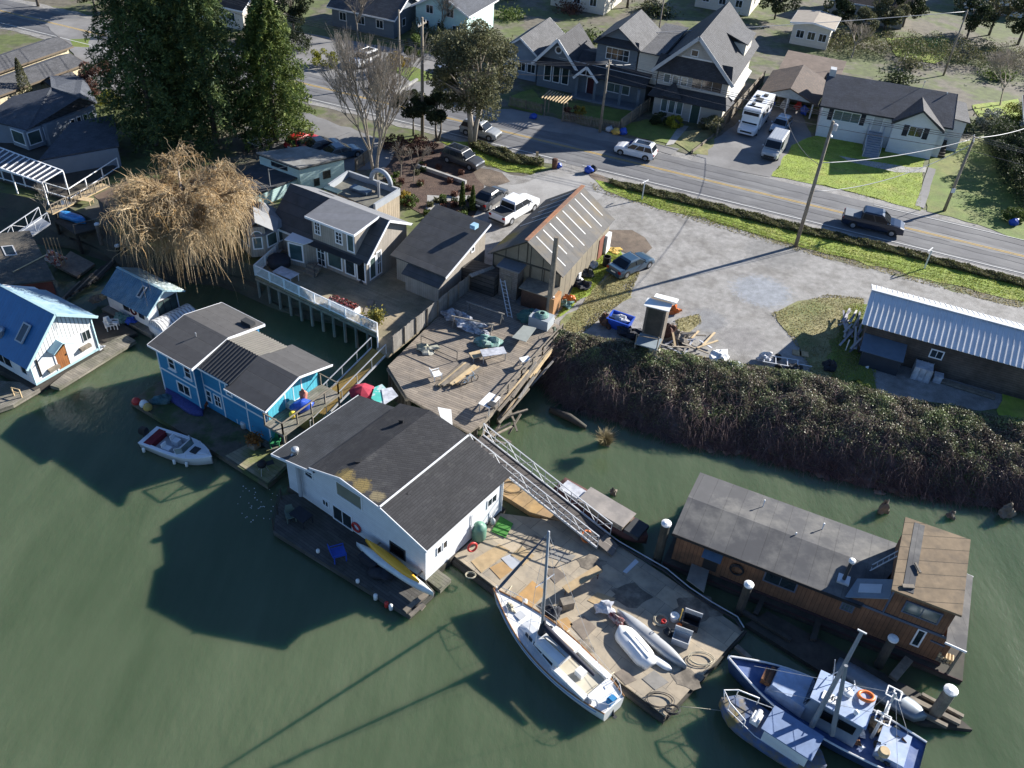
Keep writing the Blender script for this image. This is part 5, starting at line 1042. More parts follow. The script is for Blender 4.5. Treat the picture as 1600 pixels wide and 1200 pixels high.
def small_boat():
 a,b=at(1290,1200,.9),at(1127,1090,1.1);c=(a+b)/2;ang=angof(b-a);L=(b-a).length
 t=thing('small_fishing_boat','small blue and white boat with a white bow rail below the fishing boat','boat',V((c.x,c.y,0)),ang)
 mb=MB();hull(mb,(0,0,.0),0,L,2.2,.9,full=.8,sheer=.2);part(mb,'hull',mat('ochre_blue_hull',(.06,.10,.20),(.20,.15,.05),amt=.2,mscale=.8),t,local=True,smooth=True)
 mb=MB();mb.tube([(L*.22,-.85,1.15),(L*.22,-.85,1.75),(L*.4,-.5,1.85),(L*.5,0,1.85),(L*.4,.5,1.85),(L*.22,.85,1.75),(L*.22,.85,1.15)],.04,6);mb.tube([(L*.4,-.5,1.1),(L*.4,-.5,1.85)],.03,5);mb.tube([(L*.4,.5,1.1),(L*.4,.5,1.85)],.03,5);mb.tube([(L*.47,0,1.1),(L*.5,0,1.85)],.03,5);part(mb,'bow_rail',M['whiteplastic'],t,local=True,smooth=True)
 mb=MB();mb.box(L*.12,L*.2,-.3,.3,1.0,1.45);mb.cyl((L*.16,-.45,1.4),(L*.16,.45,1.4),.15,n=9);part(mb,'winch',M['whiteplastic'],t,local=True)
 mb=MB();mb.box(-L*.35,L*.05,-.75,.75,.95,1.9);part(mb,'cabin',M['whiteplastic'],t,local=True)
 mb=MB();mb.box(-L*.38,L*.08,-.85,.85,1.903,1.98);part(mb,'cabin_roof',mat('pale_blue_roof',(.15,.21,.34),amt=.2),t,local=True)
 for s in(-1,1):mb=MB();mb.tube([(L*.4,s*.55,1.3),(L*.1,s*1.05,1.35),(-L*.3,s*1.0,1.3)],.025,5);part(mb,'guard_rail',M['alu'],t,local=True)
small_boat()
# left: blue-roofed floating homes and the shore behind
FZ=.6
A=at(56,602,FZ);ga=61.0;lw=thing('floating_house','white floating house with bright blue metal roof and orange-brown arched door','floating house',A)
gd=d2(ga);gb=d2(ga+90);A0=V((A.x,A.y,0));LD=5.6;LL=6.6
M['stripe_wall']=boards('white_board_and_batten',(.70,.71,.70),(.68,.69,.69),w=.3,axis=0,gap=.28,gapc=.45,amt=.04,bump=.02)
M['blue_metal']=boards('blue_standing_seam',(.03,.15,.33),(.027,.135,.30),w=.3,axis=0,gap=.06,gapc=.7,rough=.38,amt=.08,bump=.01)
M['blue_metal_pale']=boards('pale_blue_metal',(.30,.42,.50),(.26,.38,.47),w=.3,axis=0,gap=.06,gapc=.8,rough=.35,amt=.1,dirt=(.12,.25,.36),dscale=.6,dlo=.52,dhi=.68,bump=.01)  # paler, patchy copy of the blue seam metal, used on one slope
def lp(s,q,h):return A0+gd*s+gb*q+Z*h
prof=[(0,FZ),(LD,FZ),(LD,3.75),(2.85,5.45),(0,2.75)]
mb=MB();mb.prism(A0,gd,Z,prof,gb,LL);part(mb,'wall',M['white'],lw)
mb=MB();up_=[(0.02,2.77),(.0+.02,2.6),(LD-.02,3.0),(LD-.02,3.74),(2.85,5.43)];mb.prism(A0-gb*.03,gd,Z,up_,gb,.028);part(mb,'gable_cladding',M['stripe_wall'],lw)
sl1=(5.45-2.75)/2.85;sl2=(5.45-3.75)/(LD-2.85)
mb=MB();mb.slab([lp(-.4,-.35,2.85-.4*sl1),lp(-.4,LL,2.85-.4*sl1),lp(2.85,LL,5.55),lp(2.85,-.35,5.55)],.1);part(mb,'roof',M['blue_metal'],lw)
mb=MB();mb.slab([lp(LD+.35,-.35,3.85-.35*sl2),lp(LD+.35,LL-.9,3.85-.35*sl2),lp(2.85,LL-.9,5.55),lp(2.85,-.35,5.55)],.1);part(mb,'sunny_roof',M['blue_metal_pale'],lw)
mb=MB();tb=mat('pale_teal_trim',(.36,.52,.56),amt=.06)
mb.bar(lp(-.42,-.37,2.78-.4*sl1),lp(2.85,-.37,5.5),.05,.2);mb.bar(lp(LD+.37,-.37,3.78-.35*sl2),lp(2.85,-.37,5.5),.05,.2);mb.bar(lp(2.85,-.4,5.6),lp(2.85,LL,5.6),.2,.05);mb.bar(lp(LD-.05,-.04,FZ),lp(LD-.05,-.04,3.7),.14,.06);mb.bar(lp(.05,-.04,FZ),lp(.05,-.04,2.7),.14,.06);mb.bar(lp(0,-.05,FZ+.08),lp(LD,-.05,FZ+.08),.06,.18);part(mb,'trim_board',tb,lw)
wl=Wall(lw,A0,lp(LD,0,0))
wl.winpx((78,496),(91,513),fm=M['grey_trim']);wl.winpx((126,520),(143,528),nv=2,fm=M['grey_trim'],fr=.05);wl.winpx((54,563),(66,587),fm=M['dark_trim'],fr=.05,gm=GB)
od_=boards('orange_brown_door',(.30,.115,.03),(.24,.09,.025),w=.16,axis=0,gap=.1,amt=.2)
a_=wl.px(100,571);wl.door(a_[0]-.45,FZ+.1,a_[0]+.5,FZ+2.15,od_,label='orange-brown wooden door')
mb=MB();c0=a_[0];mb.slab([wl.p(c0-.9,FZ+2.2,-.02),wl.p(c0,FZ+2.75,-.02),wl.p(c0,FZ+2.75,.8),wl.p(c0-.9,FZ+2.2,.8)],.06);mb.slab([wl.p(c0+.9,FZ+2.2,-.02),wl.p(c0,FZ+2.75,-.02),wl.p(c0,FZ+2.75,.8),wl.p(c0+.9,FZ+2.2,.8)],.06);part(mb,'door_canopy',tb,lw)
for(x,y)in((84,576),(133,543)):mb=MB();u,h=wl.px(x,y);mb.obox(wl.p(u-.5,h,0),wl.d*.9,wl.n*.3,Z*.25);part(mb,'window_box',M['timber'],lw)
skylight(lw,lp(1.15,1.5,4.05),gb,(gd+Z*sl1).normalized(),.8,1.5)
wl2=Wall(lw,lp(0,LL,0),A0);wl2.win(LL-1.3,1.2,LL-.5,2.5,fm=M['trim']);wl2.win(LL-4.3,1.0,LL-2.3,2.4,nv=2,fm=M['trim'],gm=GB)
mb=MB();mb.lathe(lp(.55,3.6,3.2),[(.3,0),(.3,.5),(.4,.55),(.3,.75)],12);part(mb,'roof_cowl',M['metal'],lw,smooth=True)
mb=MB();mb.slab([lp(-.35,-.3,.5),lp(LD+.2,-.3,.5),lp(LD+.2,LL,.5),lp(-.35,LL,.5)],.5);part(mb,'float_base',M['timber_dark'],lw,udir=ga)
mb=MB();mb.slab([at(78,602,.48),at(92,606,.48),at(212,532,.48),at(196,522,.48),at(155,540,.48)],.3);solo(mb,'boardwalk',M['floatplank'],'narrow sunlit boardwalk in front of the orange-brown door','boardwalk',udir=ga+90)
mb=MB();mb.slab([at(-60,610,.45),at(0,595,.45),at(55,598,.45),at(62,607,.45),at(20,632,.45),at(-60,660,.45)],.35);solo(mb,'corner_float',M['floatplank'],'plank float at the left picture edge below the white house corner','float',udir=ga)
mb=MB();railing(mb,[at(22,618,.45),at(34,621,.45)],h=.75,post=.5,w=.06,rails=(1.,.5));solo(mb,'boarding_rail',M['timber_new'],'small pale boarding rail on the corner float','rail')
A=at(235,512,.5);sa=60.0;sb_=thing('floating_cabin','small white floating cabin with weathered blue corrugated roof and glazed end','floating cabin',A)
sd_=d2(sa);sq=d2(sa+90);A0=V((A.x,A.y,0));SW,SL=3.1,5.0
def sp_(s,q,h):return A0+sd_*s+sq*q+Z*h
mb=MB();mb.prism(A0,sd_,Z,[(0,.5),(SW,.5),(SW,2.6),(1.65,3.35),(0,2.1)],sq,SL);part(mb,'wall',M['white'],sb_)
k1=(3.35-2.1)/1.65;k2=(3.35-2.6)/(SW-1.65)
wb=mat('weathered_blue_metal',(.085,.19,.28),(.16,.25,.31),rough=.4,metal=.1,amt=.2,scale=2,mscale=.9)
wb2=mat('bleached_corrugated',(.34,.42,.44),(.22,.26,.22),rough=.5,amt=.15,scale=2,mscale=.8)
corr(sb_,sp_(-.35,SL+.2,2.18-.35*k1),sp_(-.35,-.4,2.18-.35*k1),sp_(1.65,-.4,3.43),sp_(1.65,SL+.2,3.43),wb,.22,.035)
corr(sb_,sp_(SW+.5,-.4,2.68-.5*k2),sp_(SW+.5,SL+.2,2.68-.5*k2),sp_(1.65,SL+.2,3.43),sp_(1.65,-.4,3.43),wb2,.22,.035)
mb=MB();mb.bar(sp_(1.65,-.42,3.47),sp_(1.65,SL+.2,3.47),.2,.05);mb.bar(sp_(-.36,-.42,2.12-.35*k1),sp_(1.65,-.42,3.38),.05,.14);mb.bar(sp_(SW+.5,-.42,2.62-.5*k2),sp_(1.65,-.42,3.38),.05,.14);part(mb,'trim_board',tb,sb_)
ws=Wall(sb_,A0,sp_(SW,0,0));ws.win(1.05,.6,2.95,2.35,nv=3,fr=.08,name='glass_door',gm=GG,fm=M['dark_trim'])
ws2=Wall(sb_,sp_(0,SL,0),A0);ws2.win(2.0,1.1,2.7,1.7,fm=M['dark_trim']);ws2.win(3.9,1.1,4.5,1.8,fm=M['dark_trim'])
skylight(sb_,sp_(.85,1.3,2.98),sq,(sd_+Z*k1).normalized(),.5,1.1)
lifebuoy(ws2.p(3.3,1.45,.07),ws2.n,.3,'dark red life ring on the small cabin side wall',mat('dark_red',(.12,.02,.02)))
mb=MB();mb.slab([sp_(-.6,-.8,.45),sp_(SW+.4,-.8,.45),sp_(SW+.4,SL+.3,.45),sp_(-.6,SL+.3,.45)],.4);part(mb,'float_base',M['floatplank'],sb_,udir=sa)
for i,(s,q)in enumerate(((.2,-.45),(3.2,-.35))):mb=MB();mb.lathe(sp_(s,q,.45),[(.22,0),(.3,.35),(.26,.37),(.2,.3)],10);solo(mb,'flower_pot',M['tarp_grey'],['grey flower pot at the left of the glazed cabin end','grey flower pot at the right of the glazed cabin end'][i],'flower pot')
t=thing('canopy_boat','rounded boat canopy with white and grey stripes behind the blue floating house','boat',at(270,515,.2));a,b=at(245,515,.9),at(300,488,.9);d=(b-a).normalized();s=Z.cross(d);L=(b-a).length
mb=MB();K=8;R_=[[a+d*L*i/9+s*(1.0*cos(pi*k/K))+Z*(.75*sin(pi*k/K))for k in range(K+1)]for i in range(10)];mb.loft(R_,closed=True);part(mb,'canopy',boards('striped_canvas',(.62,.63,.64),(.6,.6,.6),w=.32,axis=0,gap=.4,gapc=.5,amt=.05),t)
mb=MB();hull(mb,(a+b)/2-Z*.9,angof(d),L*1.1,2.3,.9,full=.85,transom=.8);part(mb,'hull',M['whiteplastic'],t,smooth=True)
mb=MB();mb.slab([at(118,500,.42),at(165,488,.42),at(215,520,.42),at(155,545,.42)],.3);solo(mb,'landing_stage',M['timber_dark'],'dark landing stage in the shade between the two blue-roofed homes','landing stage',udir=sa)
for i,(x,y,l)in enumerate(((172,514,'white plastic garden chair on the dark landing stage, left one'),(180,512,'white plastic garden chair on the dark landing stage, right one'))):chair('plastic_chair',at(x,y,.43),40+60*i,M['whiteplastic'],l,s=1.0)
for i,(x,y,m,sz,l)in enumerate(((190,500,'net_green',.5,'green tarpaulin bundle by the small cabin side'),(205,503,'blue_plastic',.35,'dull blue bundle by the small cabin side'),(150,470,'timber',.4,'heap of driftwood above the landing stage'),(160,466,'timber_new',.3,'yellowish timber scraps behind the small cabin'),(156,545,'tarp_grey',.3,'grey bundle at the corner of the white house'))):
 mb=MB();mb.blob(at(x,y,.43)+Z*sz*.4,sz*1.2,sz,sz*.7,.25,sd=30+i);solo(mb,'bundle',M[m],l,'bundle',smooth=False)
A=at(85,440,3.6);t=thing('floating_house','old floating house with mossy brown-grey roof and red walls at the left edge','floating house',V((A.x,A.y,.4)))
mr=shingle('mossy_brown_roof',(.16,.135,.10),(.11,.095,.075),dirt=(.07,.068,.06),dscale=.5,dlo=.45,dhi=.65)
P0,P1,P2,P3=at(86,437,3.6),at(46,360,4.6),at(-60,370,4.6),at(-50,452,3.6)
mb=MB();mb.slab([P0,P1,P2,P3],.15);part(mb,'roof',mr,t)
mb=MB();lo=[V((p.x,p.y,0))for p in(P3,P0,P1,P2)];cx=sum((p for p in lo),V((0,0,0)))/4;lo=[p.lerp(cx,.08)for p in lo]
tops=[3.4,3.4,4.3,4.3];mb.add([p+Z*.5 for p in lo]+[p+Z*h for p,h in zip(lo,tops)],[(3,2,1,0),(4,5,6,7),(0,1,5,4),(1,2,6,5),(2,3,7,6),(3,0,4,7)]);part(mb,'wall',mat('dark_red_wall',(.16,.045,.03),amt=.2),t)
mb=MB();mb.slab([p+Z*.5 for p in(V((P3.x,P3.y-.6,0)),V((P0.x+.5,P0.y-.6,0)),V((P1.x+.5,P1.y,0)),V((P2.x,P2.y,0)))],.45);part(mb,'float_base',M['timber_dark'],t)
skylight(t,at(15,393,4.16),(P0-P3).normalized(),(P1-P0).normalized(),.9,1.4)
mb=MB();mb.bar(at(20,425,3.85),at(72,398,4.2),.08,.06);part(mb,'roof_batten',M['timber_new'],t)
mb=MB();c=at(78,412,.5)
rope_b=[at(68,365,3.6),at(86,402,.6)]
for i in range(5):mb=MB();o=V((.28*i,.05*i,0));mb.bar(at(67,372,3.4)+o,at(80,412,.7)+o,.07);solo(mb,'timber_pole',M['timber_new'],'long yellowish timber pole leaning beside the mossy roof','pole','leaning timber poles')
mb=MB();mb.blob(at(88,412,.5)+Z*.5,.7,.5,.6,.35,sd=41);solo(mb,'red_clutter',mat('red_white_clutter',(.30,.04,.03),(.5,.48,.45),amt=.4,scale=8,mscale=4,lo=.45,hi=.5),'heap of red and white gear at the foot of the leaning poles','clutter')
mb=MB();mb.slab([at(88,415,.4),at(110,392,.4),at(148,412,.4),at(120,432,.4)],.25);solo(mb,'old_float',M['timber'],'grey rotten float under the shore deck','float',udir=30)
for i in range(9):
 a,b=at(95+i*7,470-i*4,.3),at(125+i*9,440-i*6,.5);mb=MB();mb.cyl(a,b,.13,.1,7);solo(mb,'driftwood_log',M['timber_dark']if i%3 else M['timber'],'dark driftwood log in the tangle behind the floating homes','log','driftwood logs')
gangway('gangway',at(72,345,2.7),at(8,388,1.6),1.3,M['grey_trim'],M['trim'],'short white truss gangway over the dark water at the far left',h=1.1,bay=1.3)
cw=mat('slate_blue_wall',(.20,.23,.27),amt=.06)
A=at(36,233,GZ);t=thing('house','slate grey house with dark roof and white-framed bay window, upper left','house',A)
ba=52.0;bd_=d2(ba);bq=d2(ba+90)
def hp(p,h):return V((p.x,p.y,h))
e0,e1,e2,e3=at(47,200,5.0),at(150,160,5.0),at(82,138,6.8),at(-40,196,5.4)
mb=MB();mb.slab([at(42,203,5.0),at(152,160,5.0),at(124,152,6.6),at(80,136,6.9)],.14);mb.slab([at(42,203,5.0),at(80,136,6.9),at(20,150,6.2),at(-30,185,5.0)],.14);mb.slab([at(80,136,6.9),at(124,152,6.6),at(152,160,5.0),at(130,118,5.0),at(78,118,5.0)],.14)
part(mb,'roof',M['sh_navy'],t)
c=[hp(at(48,205,5.0)+V((.6,1.9,0)),0),hp(at(148,165,5.0),0),hp(at(100,128,5),0),hp(at(-30,190,5),0)]
mb=MB();mb.add([p+Z*GZ for p in c]+[p+Z*4.95 for p in c],[(3,2,1,0),(4,5,6,7),(0,1,5,4),(1,2,6,5),(2,3,7,6),(3,0,4,7)]);part(mb,'wall',cw,t)
wf_=Wall(t,c[0],c[1])
for u in(.45,.58,.71,.84):L=wf_.L;wf_.win(L*u,3.75,L*(u+.1),4.55)
bay=[at(22,226,2.9),at(46,235,2.9),at(72,226,2.9),at(90,210,2.9),at(60,190,2.9)]
bt=[V((p.x,p.y,4.9))for p in bay];mb=MB();n=5;mb.add(bay+bt,[tuple(range(n-1,-1,-1)),tuple(range(n,2*n))]+[(i,(i+1)%n,n+(i+1)%n,n+i)for i in range(n)]);part(mb,'bay_wall',cw,t)
for i in range(3):w_=Wall(t,bay[i],bay[i+1]);w_.win(.2,3.3,w_.L-.2,4.7,nh=1,gm=GG,label='bay window')
mb=MB();mb.slab([at(60,250,4.6),at(186,228,4.6),at(178,178,5.4),at(110,192,5.4)],.14);part(mb,'lower_roof',M['sh_navy'],t)
c2=[hp(at(64,250,4.6),0),hp(at(183,229,4.6),0),hp(at(175,182,4.6),0),hp(at(112,196,4.6),0)]
mb=MB();mb.add([p+Z*GZ for p in c2]+[p+Z*4.45 for p in c2],[(3,2,1,0),(4,5,6,7),(0,1,5,4),(1,2,6,5),(2,3,7,6),(3,0,4,7)]);part(mb,'lower_wall',cw,t)
P=[at(-60,262,2.8),at(110,312,2.8),at(186,262,2.8),at(150,245,2.8),at(0,215,2.8)]
mb=MB();mb.slab(P,.25);dk2=thing('shore_deck','raised shore deck on piles with white railings below the bay-window house','deck',at(60,330,0));part(mb,'floor',M['timber_dark'],dk2,udir=-20)
mb=MB();railing(mb,[P[0],P[1],P[2]],h=1.05,post=2.6,w=.07,rails=(1.0,.12));part(mb,'railing',M['trim'],dk2)
piles(dk2,[P[0].lerp(P[1],u)+V((0,.3,0))for u in(.1,.3,.5,.7,.9)]+[P[1].lerp(P[2],u)-V((.2,0,0))for u in(.1,.3,.5,.7,.9)],2.54)
t=thing('pergola','white-framed pergola roof with dark glazing on the shore deck','pergola',at(50,270,2.8))
r0,r1,r2,r3=at(-30,252,5.0),at(66,286,5.0),at(98,267,5.3),at(0,231,5.3)
mb=MB();mb.slab([r0,r1,r2,r3],.03);part(mb,'glazing',mat('dark_glazing',(.03,.035,.05),rough=.2),t)
for i in range(13):
 mb=MB();u=i/12;mb.bar(r0.lerp(r1,u)+Z*.05,r3.lerp(r2,u)+Z*.05,.07,.09);part(mb,'rafter',M['trim'],t)
mb=MB();mb.bar(r0,r1,.1,.14);mb.bar(r3,r2,.1,.14);part(mb,'beam',M['trim'],t)
for q in(r0,r0.lerp(r1,.5),r1,r2):mb=MB();mb.bar((q.x,q.y,2.8),(q.x,q.y,q.z-.08),.1);part(mb,'post',M['trim'],t)
mb=MB();a,b=at(76,332,2.7),at(165,288,2.8);d=(b-a).normalized();s=Z.cross(d);mb.obox(a-s*.5-Z*.1,d*(b-a).length,s*1.0,Z*.1)
t=thing('walkway','sunlit timber walkway with slatted railing below the shore deck','walkway',a);part(mb,'floor',M['timber_new'],t)
mb=MB();railing(mb,[a-s*.5,b-s*.5],h=.9,post=1.5,w=.07,rails=(1.,.1),pick=.35,pw=.05);part(mb,'railing',M['timber'],t)
piles(t,[a.lerp(b,u)for u in(.1,.5,.9)],2.59,.13)
t=thing('shed','shed with a flat sunlit brown roof under the willow','shed',at(185,335,2.0))
S0,S1,S2,S3=at(146,306,4.2),at(184,333,4.2),at(235,312,4.4),at(196,284,4.4)
mb=MB();mb.slab([S0,S1,S2,S3],.14);part(mb,'roof',mat('brown_felt_roof',(.20,.135,.085),(.155,.105,.07),amt=.15),t)
lo=[V((p.x,p.y,0))for p in(S0,S1,S2,S3)];cx=sum((p for p in lo),V((0,0,0)))/4;lo=[p.lerp(cx,.12)for p in lo]
mb=MB();mb.add([p+Z*1.9 for p in lo]+[p+Z*4.1 for p in lo],[(3,2,1,0),(4,5,6,7),(0,1,5,4),(1,2,6,5),(2,3,7,6),(3,0,4,7)]);part(mb,'wall',mat('dark_shed_wall',(.05,.055,.06),amt=.15),t)
mb=MB();mb.bar(S1-Z*.08,S2-Z*.08,.06,.16);part(mb,'fascia',M['trim'],t)
mb=MB();Q=[at(85,345,2.1),at(118,366,2.1),at(185,348,2.1),at(150,312,2.1)];mb.slab(Q,.2)
t=thing('lower_deck','dark lower deck on piles in front of the brown-roofed shed','deck',at(130,375,0));part(mb,'floor',M['timber_dark'],t,udir=-25)
piles(t,[q+V((0,.2,0))for q in(Q[0],Q[1],Q[1].lerp(Q[2],.5),Q[2])],1.9)
mb=MB();railing(mb,[Q[1],Q[2]],h=.95,post=1.8,w=.06,rails=(1.,));part(mb,'railing',M['timber'],t)
c,ang,L,_=boat_px((93,335),(134,348),2.2,2.2)
mb=MB();hull(mb,c,ang,L,1.0,.45,inv=True,full=.8);solo(mb,'canoe',boards('blue_striped_hull',(.02,.16,.42),(.03,.22,.5),w=.25,axis=1,gap=.25,gapc=1.6,rough=.4),'bright blue striped kayak hull upturned on the dark lower deck','canoe',smooth=True)
mb=MB();mb.blob(at(104,326,2.2)+Z*.3,.5,.35,.4,.3,sd=44);solo(mb,'white_clutter',M['whiteplastic'],'white plastic bundle behind the blue kayak hull','clutter')
table('bench_table',at(132,322,2.15),-10,1.9,.7,.8,M['timber_new'],'yellowish plank table on the lower deck behind the blue kayak')
piling(163,395,2.9,.2,'white-capped piling in the dark water below the lower deck',m=M['timber'])
piling(190,412,1.8,.2,'short white-capped piling near the willow branches',m=M['timber_dark'])
crm=boards('cream_vertical_siding',(.56,.49,.34),(.52,.45,.31),w=.7,axis=0,gap=.14,gapc=.75,amt=.05)
def row(name,f0,f1,b0,zE,zR,depth,label,over=.5):
 """long low house: front eave between pixels f0 and f1"""
 p,q=at(*f0,zE),at(*f1,zE);d=(q-p).normalized();b=V((-d.y,d.x,0));L=(q-p).length;root=thing(name,label,'house',V((p.x,p.y,GZ)))
 A_=V((p.x,p.y,0))+b*over;F_=[A_,A_+d*L,A_+d*L+b*depth,A_+b*depth]
 gable(root,F_,GZ,zE,zR,crm,M['sh_grey'],'L',(over,.4),.14,fascia=mat('brown_eave',(.13,.10,.07),amt=.1));W_=walls4(root,F_)
 for k in range(0):u=L*(.06+k*.16);W_[0].win(u,GZ+1.0,u+1.1,GZ+2.0,fm=M['grey_trim'])
 return root
row('row_house',(-90,182),(130,100),None,4.9,5.45,3.4,'long cream-walled row house with grey roof, nearer of two at upper left')
row('row_house',(-90,143),(110,73),None,4.9,5.45,3.4,'long cream-walled row house farther back in the top left corner')
row('row_house',(95,142),(128,130),None,3.9,4.6,2.6,'small cream lean-to with pale roof by the red-brown tree')
# wharf, grey house on its deck, sheds, boathouse
mb=MB();WP=[at(606,572,2.56),at(742,437,2.56),at(800,470,2.56),at(884,514,2.56),at(748,664,2.56),at(733,675,2.56),at(636,620,2.56)]
wt=thing('wharf','wide weathered plank wharf on piles in the middle of the scene','wharf',at(720,620,0));mb.slab(WP,.22);part(mb,'deck',M['wharf'],wt,udir=-24)
piles(wt,[WP[3].lerp(WP[4],k/8)+V((-.2,.1,0))for k in range(9)]+[WP[0].lerp(WP[6],k/6)+V((.1,.2,0))for k in range(7)]+[WP[6].lerp(WP[5],k/4)+V((0,.2,0))for k in range(1,5)],2.33)
mb=MB();mb.bar(WP[3]-Z*.3,WP[4]-Z*.3,.2,.25);mb.bar(WP[0]-Z*.3,WP[6]-Z*.3,.2,.25);part(mb,'edge_beam',M['timber'],wt)
e0,e1=WP[3],WP[4];mb=MB();railing(mb,[e0.lerp(e1,u)+Z*.02 for u in(.05,.3,.55,.85)],h=.9,post=1.8,w=.08,rails=(1.,.5));part(mb,'edge_railing',M['timber'],wt)
r=random.Random(5);wn_=(e1-e0).normalized();ws_=V((-wn_.y,wn_.x,0))
for i in range(16):
 u=r.uniform(.15,.6);L=r.uniform(2.5,5.5);o=ws_*(r.uniform(-.1,1.0));a=e0.lerp(e1,u)+o+Z*(r.uniform(-.2,.25)-abs(o.length)*.25);b=a+wn_*L+ws_*r.uniform(-.35,.35)-Z*r.uniform(0,.5)
 mb=MB();mb.bar(a,b,r.uniform(.08,.2),r.uniform(.06,.14));solo(mb,'loose_timber',M[r.choice(['timber','timber','wood_grey','timber_new','alu'])]if i%5 else M['timber'],'long loose timber stacked along the bank side of the wharf','timber','loose timbers along the wharf edge')
for i in range(14):
 c=e0.lerp(e1,r.uniform(.72,1.0))+ws_*r.uniform(.1,1.2);c.z=r.uniform(.4,2.0);a_=r.uniform(0,pi);v=V((cos(a_),sin(a_),r.uniform(-.4,.4)))*r.uniform(.7,1.6);mb=MB();mb.bar(c-v,c+v,.14,.1)
 solo(mb,'broken_plank',M['timber'],'broken plank in the collapsed heap at the creek corner of the wharf','plank','collapsed planks at the wharf corner')
GA=-28.5;gd=d2(GA);gb=d2(GA+90);R0_=at(574,446,2.6);R0_.z=0
def gp(s,q,h):return R0_+gd*s+gb*q+Z*h
M['grey_siding']=boards('grey_board_siding',(.33,.295,.25),(.28,.25,.21),w=.22,axis=0,gap=.12,gapc=.65,amt=.1,bump=.012)
M['grey_roof']=boards('flat_grey_roofing',(.16,.165,.18),(.145,.15,.16),w=1.,axis=1,gap=.02,gapc=.8,amt=.1)
gh=thing('house','grey board-sided house with big windows, dormer and dark roof on a timber deck','house',V((R0_.x,R0_.y,2.6)))
gs=M['grey_siding'];DZ=2.62
mb=MB();mb.prism(gp(0,0,0),gb,Z,[(0,DZ),(5.6,DZ),(5.6,6.1),(2.8,7.6),(0,5.15)],-gd,10.2);part(mb,'wall',gs,gh)
k=(7.6-5.15)/2.8
mb=MB();mb.slab([gp(-10.5,-.3,5.25-.3*k),gp(.35,-.3,5.25-.3*k),gp(.35,2.8,7.7),gp(-10.5,2.8,7.7)],.14);part(mb,'roof',M['roof_black'],gh)
mb=MB();mb.slab([gp(.35,5.95,6.02),gp(-10.5,5.95,6.02),gp(-10.5,2.8,7.7),gp(.35,2.8,7.7)],.14);part(mb,'rear_roof',M['grey_roof'],gh)
mb=MB();mb.bar(gp(.37,-.32,5.17-.3*k),gp(.37,2.8,7.62),.05,.2);mb.bar(gp(.37,5.95,5.94),gp(.37,2.8,7.62),.05,.2);part(mb,'fascia',M['trim'],gh);mb=MB();mb.bar(gp(-5.7,-.31,5.1-.3*k),gp(-10.5,-.31,5.1-.3*k),.05,.18);part(mb,'gutter',M['trim'],gh)
mb=MB();mb.prism(gp(-1.05,-.06,0),gb,Z,[(0,5.1),(2.7,7.35),(2.7,7.5),(0,7.25)],-gd,4.6);part(mb,'dormer_wall',gs,gh)
mb=MB();mb.slab([gp(-.8,-.45,7.4),gp(-6.0,-.45,7.4),gp(-5.9,2.75,7.78),gp(-.7,2.75,7.78)],.12);part(mb,'dormer_roof',M['grey_roof'],gh)
mb=MB();mb.bar(gp(-.8,-.47,7.3),gp(-6.0,-.47,7.3),.05,.2);mb.bar(gp(-.78,-.47,7.3),gp(-.68,2.75,7.68),.05,.2);part(mb,'dormer_fascia',M['trim'],gh)
wd=Wall(gh,gp(-5.65,-.06,0),gp(-1.05,-.06,0))
wd.win(.25,5.75,.95,7.05,nv=2,nh=3,fr=.1);wd.win(2.5,5.65,3.3,6.85,nv=2,nh=3,fr=.1);wd.win(3.75,5.35,4.55,7.15,fr=.1,gm=GG)
wg=Wall(gh,gp(-10.2,0,0),gp(0,0,0))
mb=MB();mb.slab([gp(-5.7,-.05,5.12),gp(-.1,-.05,5.12),gp(-.1,-.75,4.95),gp(-5.7,-.75,4.95)],.08);part(mb,'lower_eave',M['dark_trim'],gh)
wg.win(5.95,3.0,7.6,4.85,fr=.11,gm=GG);wg.win(7.85,2.95,9.0,4.85,fr=.11);wg.win(9.12,2.8,10.1,4.9,fr=.11,gm=GB);wg.win(4.75,2.65,5.75,4.75,nv=2,nh=3,fr=.12,name='french_door')
wr=Wall(gh,gp(0,0,0),gp(0,5.6,0));wr.win(.35,2.9,1.25,5.0,fr=.11,gm=GG);wr.win(1.32,2.9,2.0,5.2,nv=2,nh=2,fr=.11)
mb=MB();mb.lathe((0,0,0),[(.2,0),(.2,.08)],12);mb.v=[tuple(wg.p(9.6+x,2.72+y,z+.01))for x,y,z in mb.v];part(mb,'vent',M['dark_trim'],gh)
b0,b1,b2,b3=gp(-7.9,-.0,0),gp(-7.5,-1.35,0),gp(-5.9,-1.0,0),gp(-5.4,-.0,0)
mb=MB();P=[b0,b1,b2,b3];mb.add([p+Z*DZ for p in P]+[p+Z*5.0 for p in P],[(3,2,1,0),(4,5,6,7),(0,1,5,4),(1,2,6,5),(2,3,7,6)]);part(mb,'bay_wall',gs,gh)
w_=Wall(gh,b1,b2);w_.win(.1,3.1,w_.L-.1,4.85,fr=.12,gm=glassmat('teal_glass',(.05,.10,.115)))
mb=MB();mb.slab([p+Z*5.08 for p in(b0,b1-gb*.15-gd*.1,b2-gb*.15+gd*.1,b3)],.08);part(mb,'bay_roof',M['trim'],gh)
TB=[at(369,379,3.0),at(394,402,3.0),at(417,400,3.0),at(447,384,3.0),at(436,362,3.0),at(392,352,3.0)]
mb=MB();n=6;tp=[V((p.x,p.y,5.2))for p in TB];mb.add(TB+tp,[tuple(range(n-1,-1,-1)),tuple(range(n,2*n))]+[(i,(i+1)%n,n+(i+1)%n,n+i)for i in range(n)]);part(mb,'turret_wall',gs,gh)
cx=sum((p for p in TB),V((0,0,0)))/n;ap=V((cx.x+.3,cx.y+.4,6.9));mb=MB()
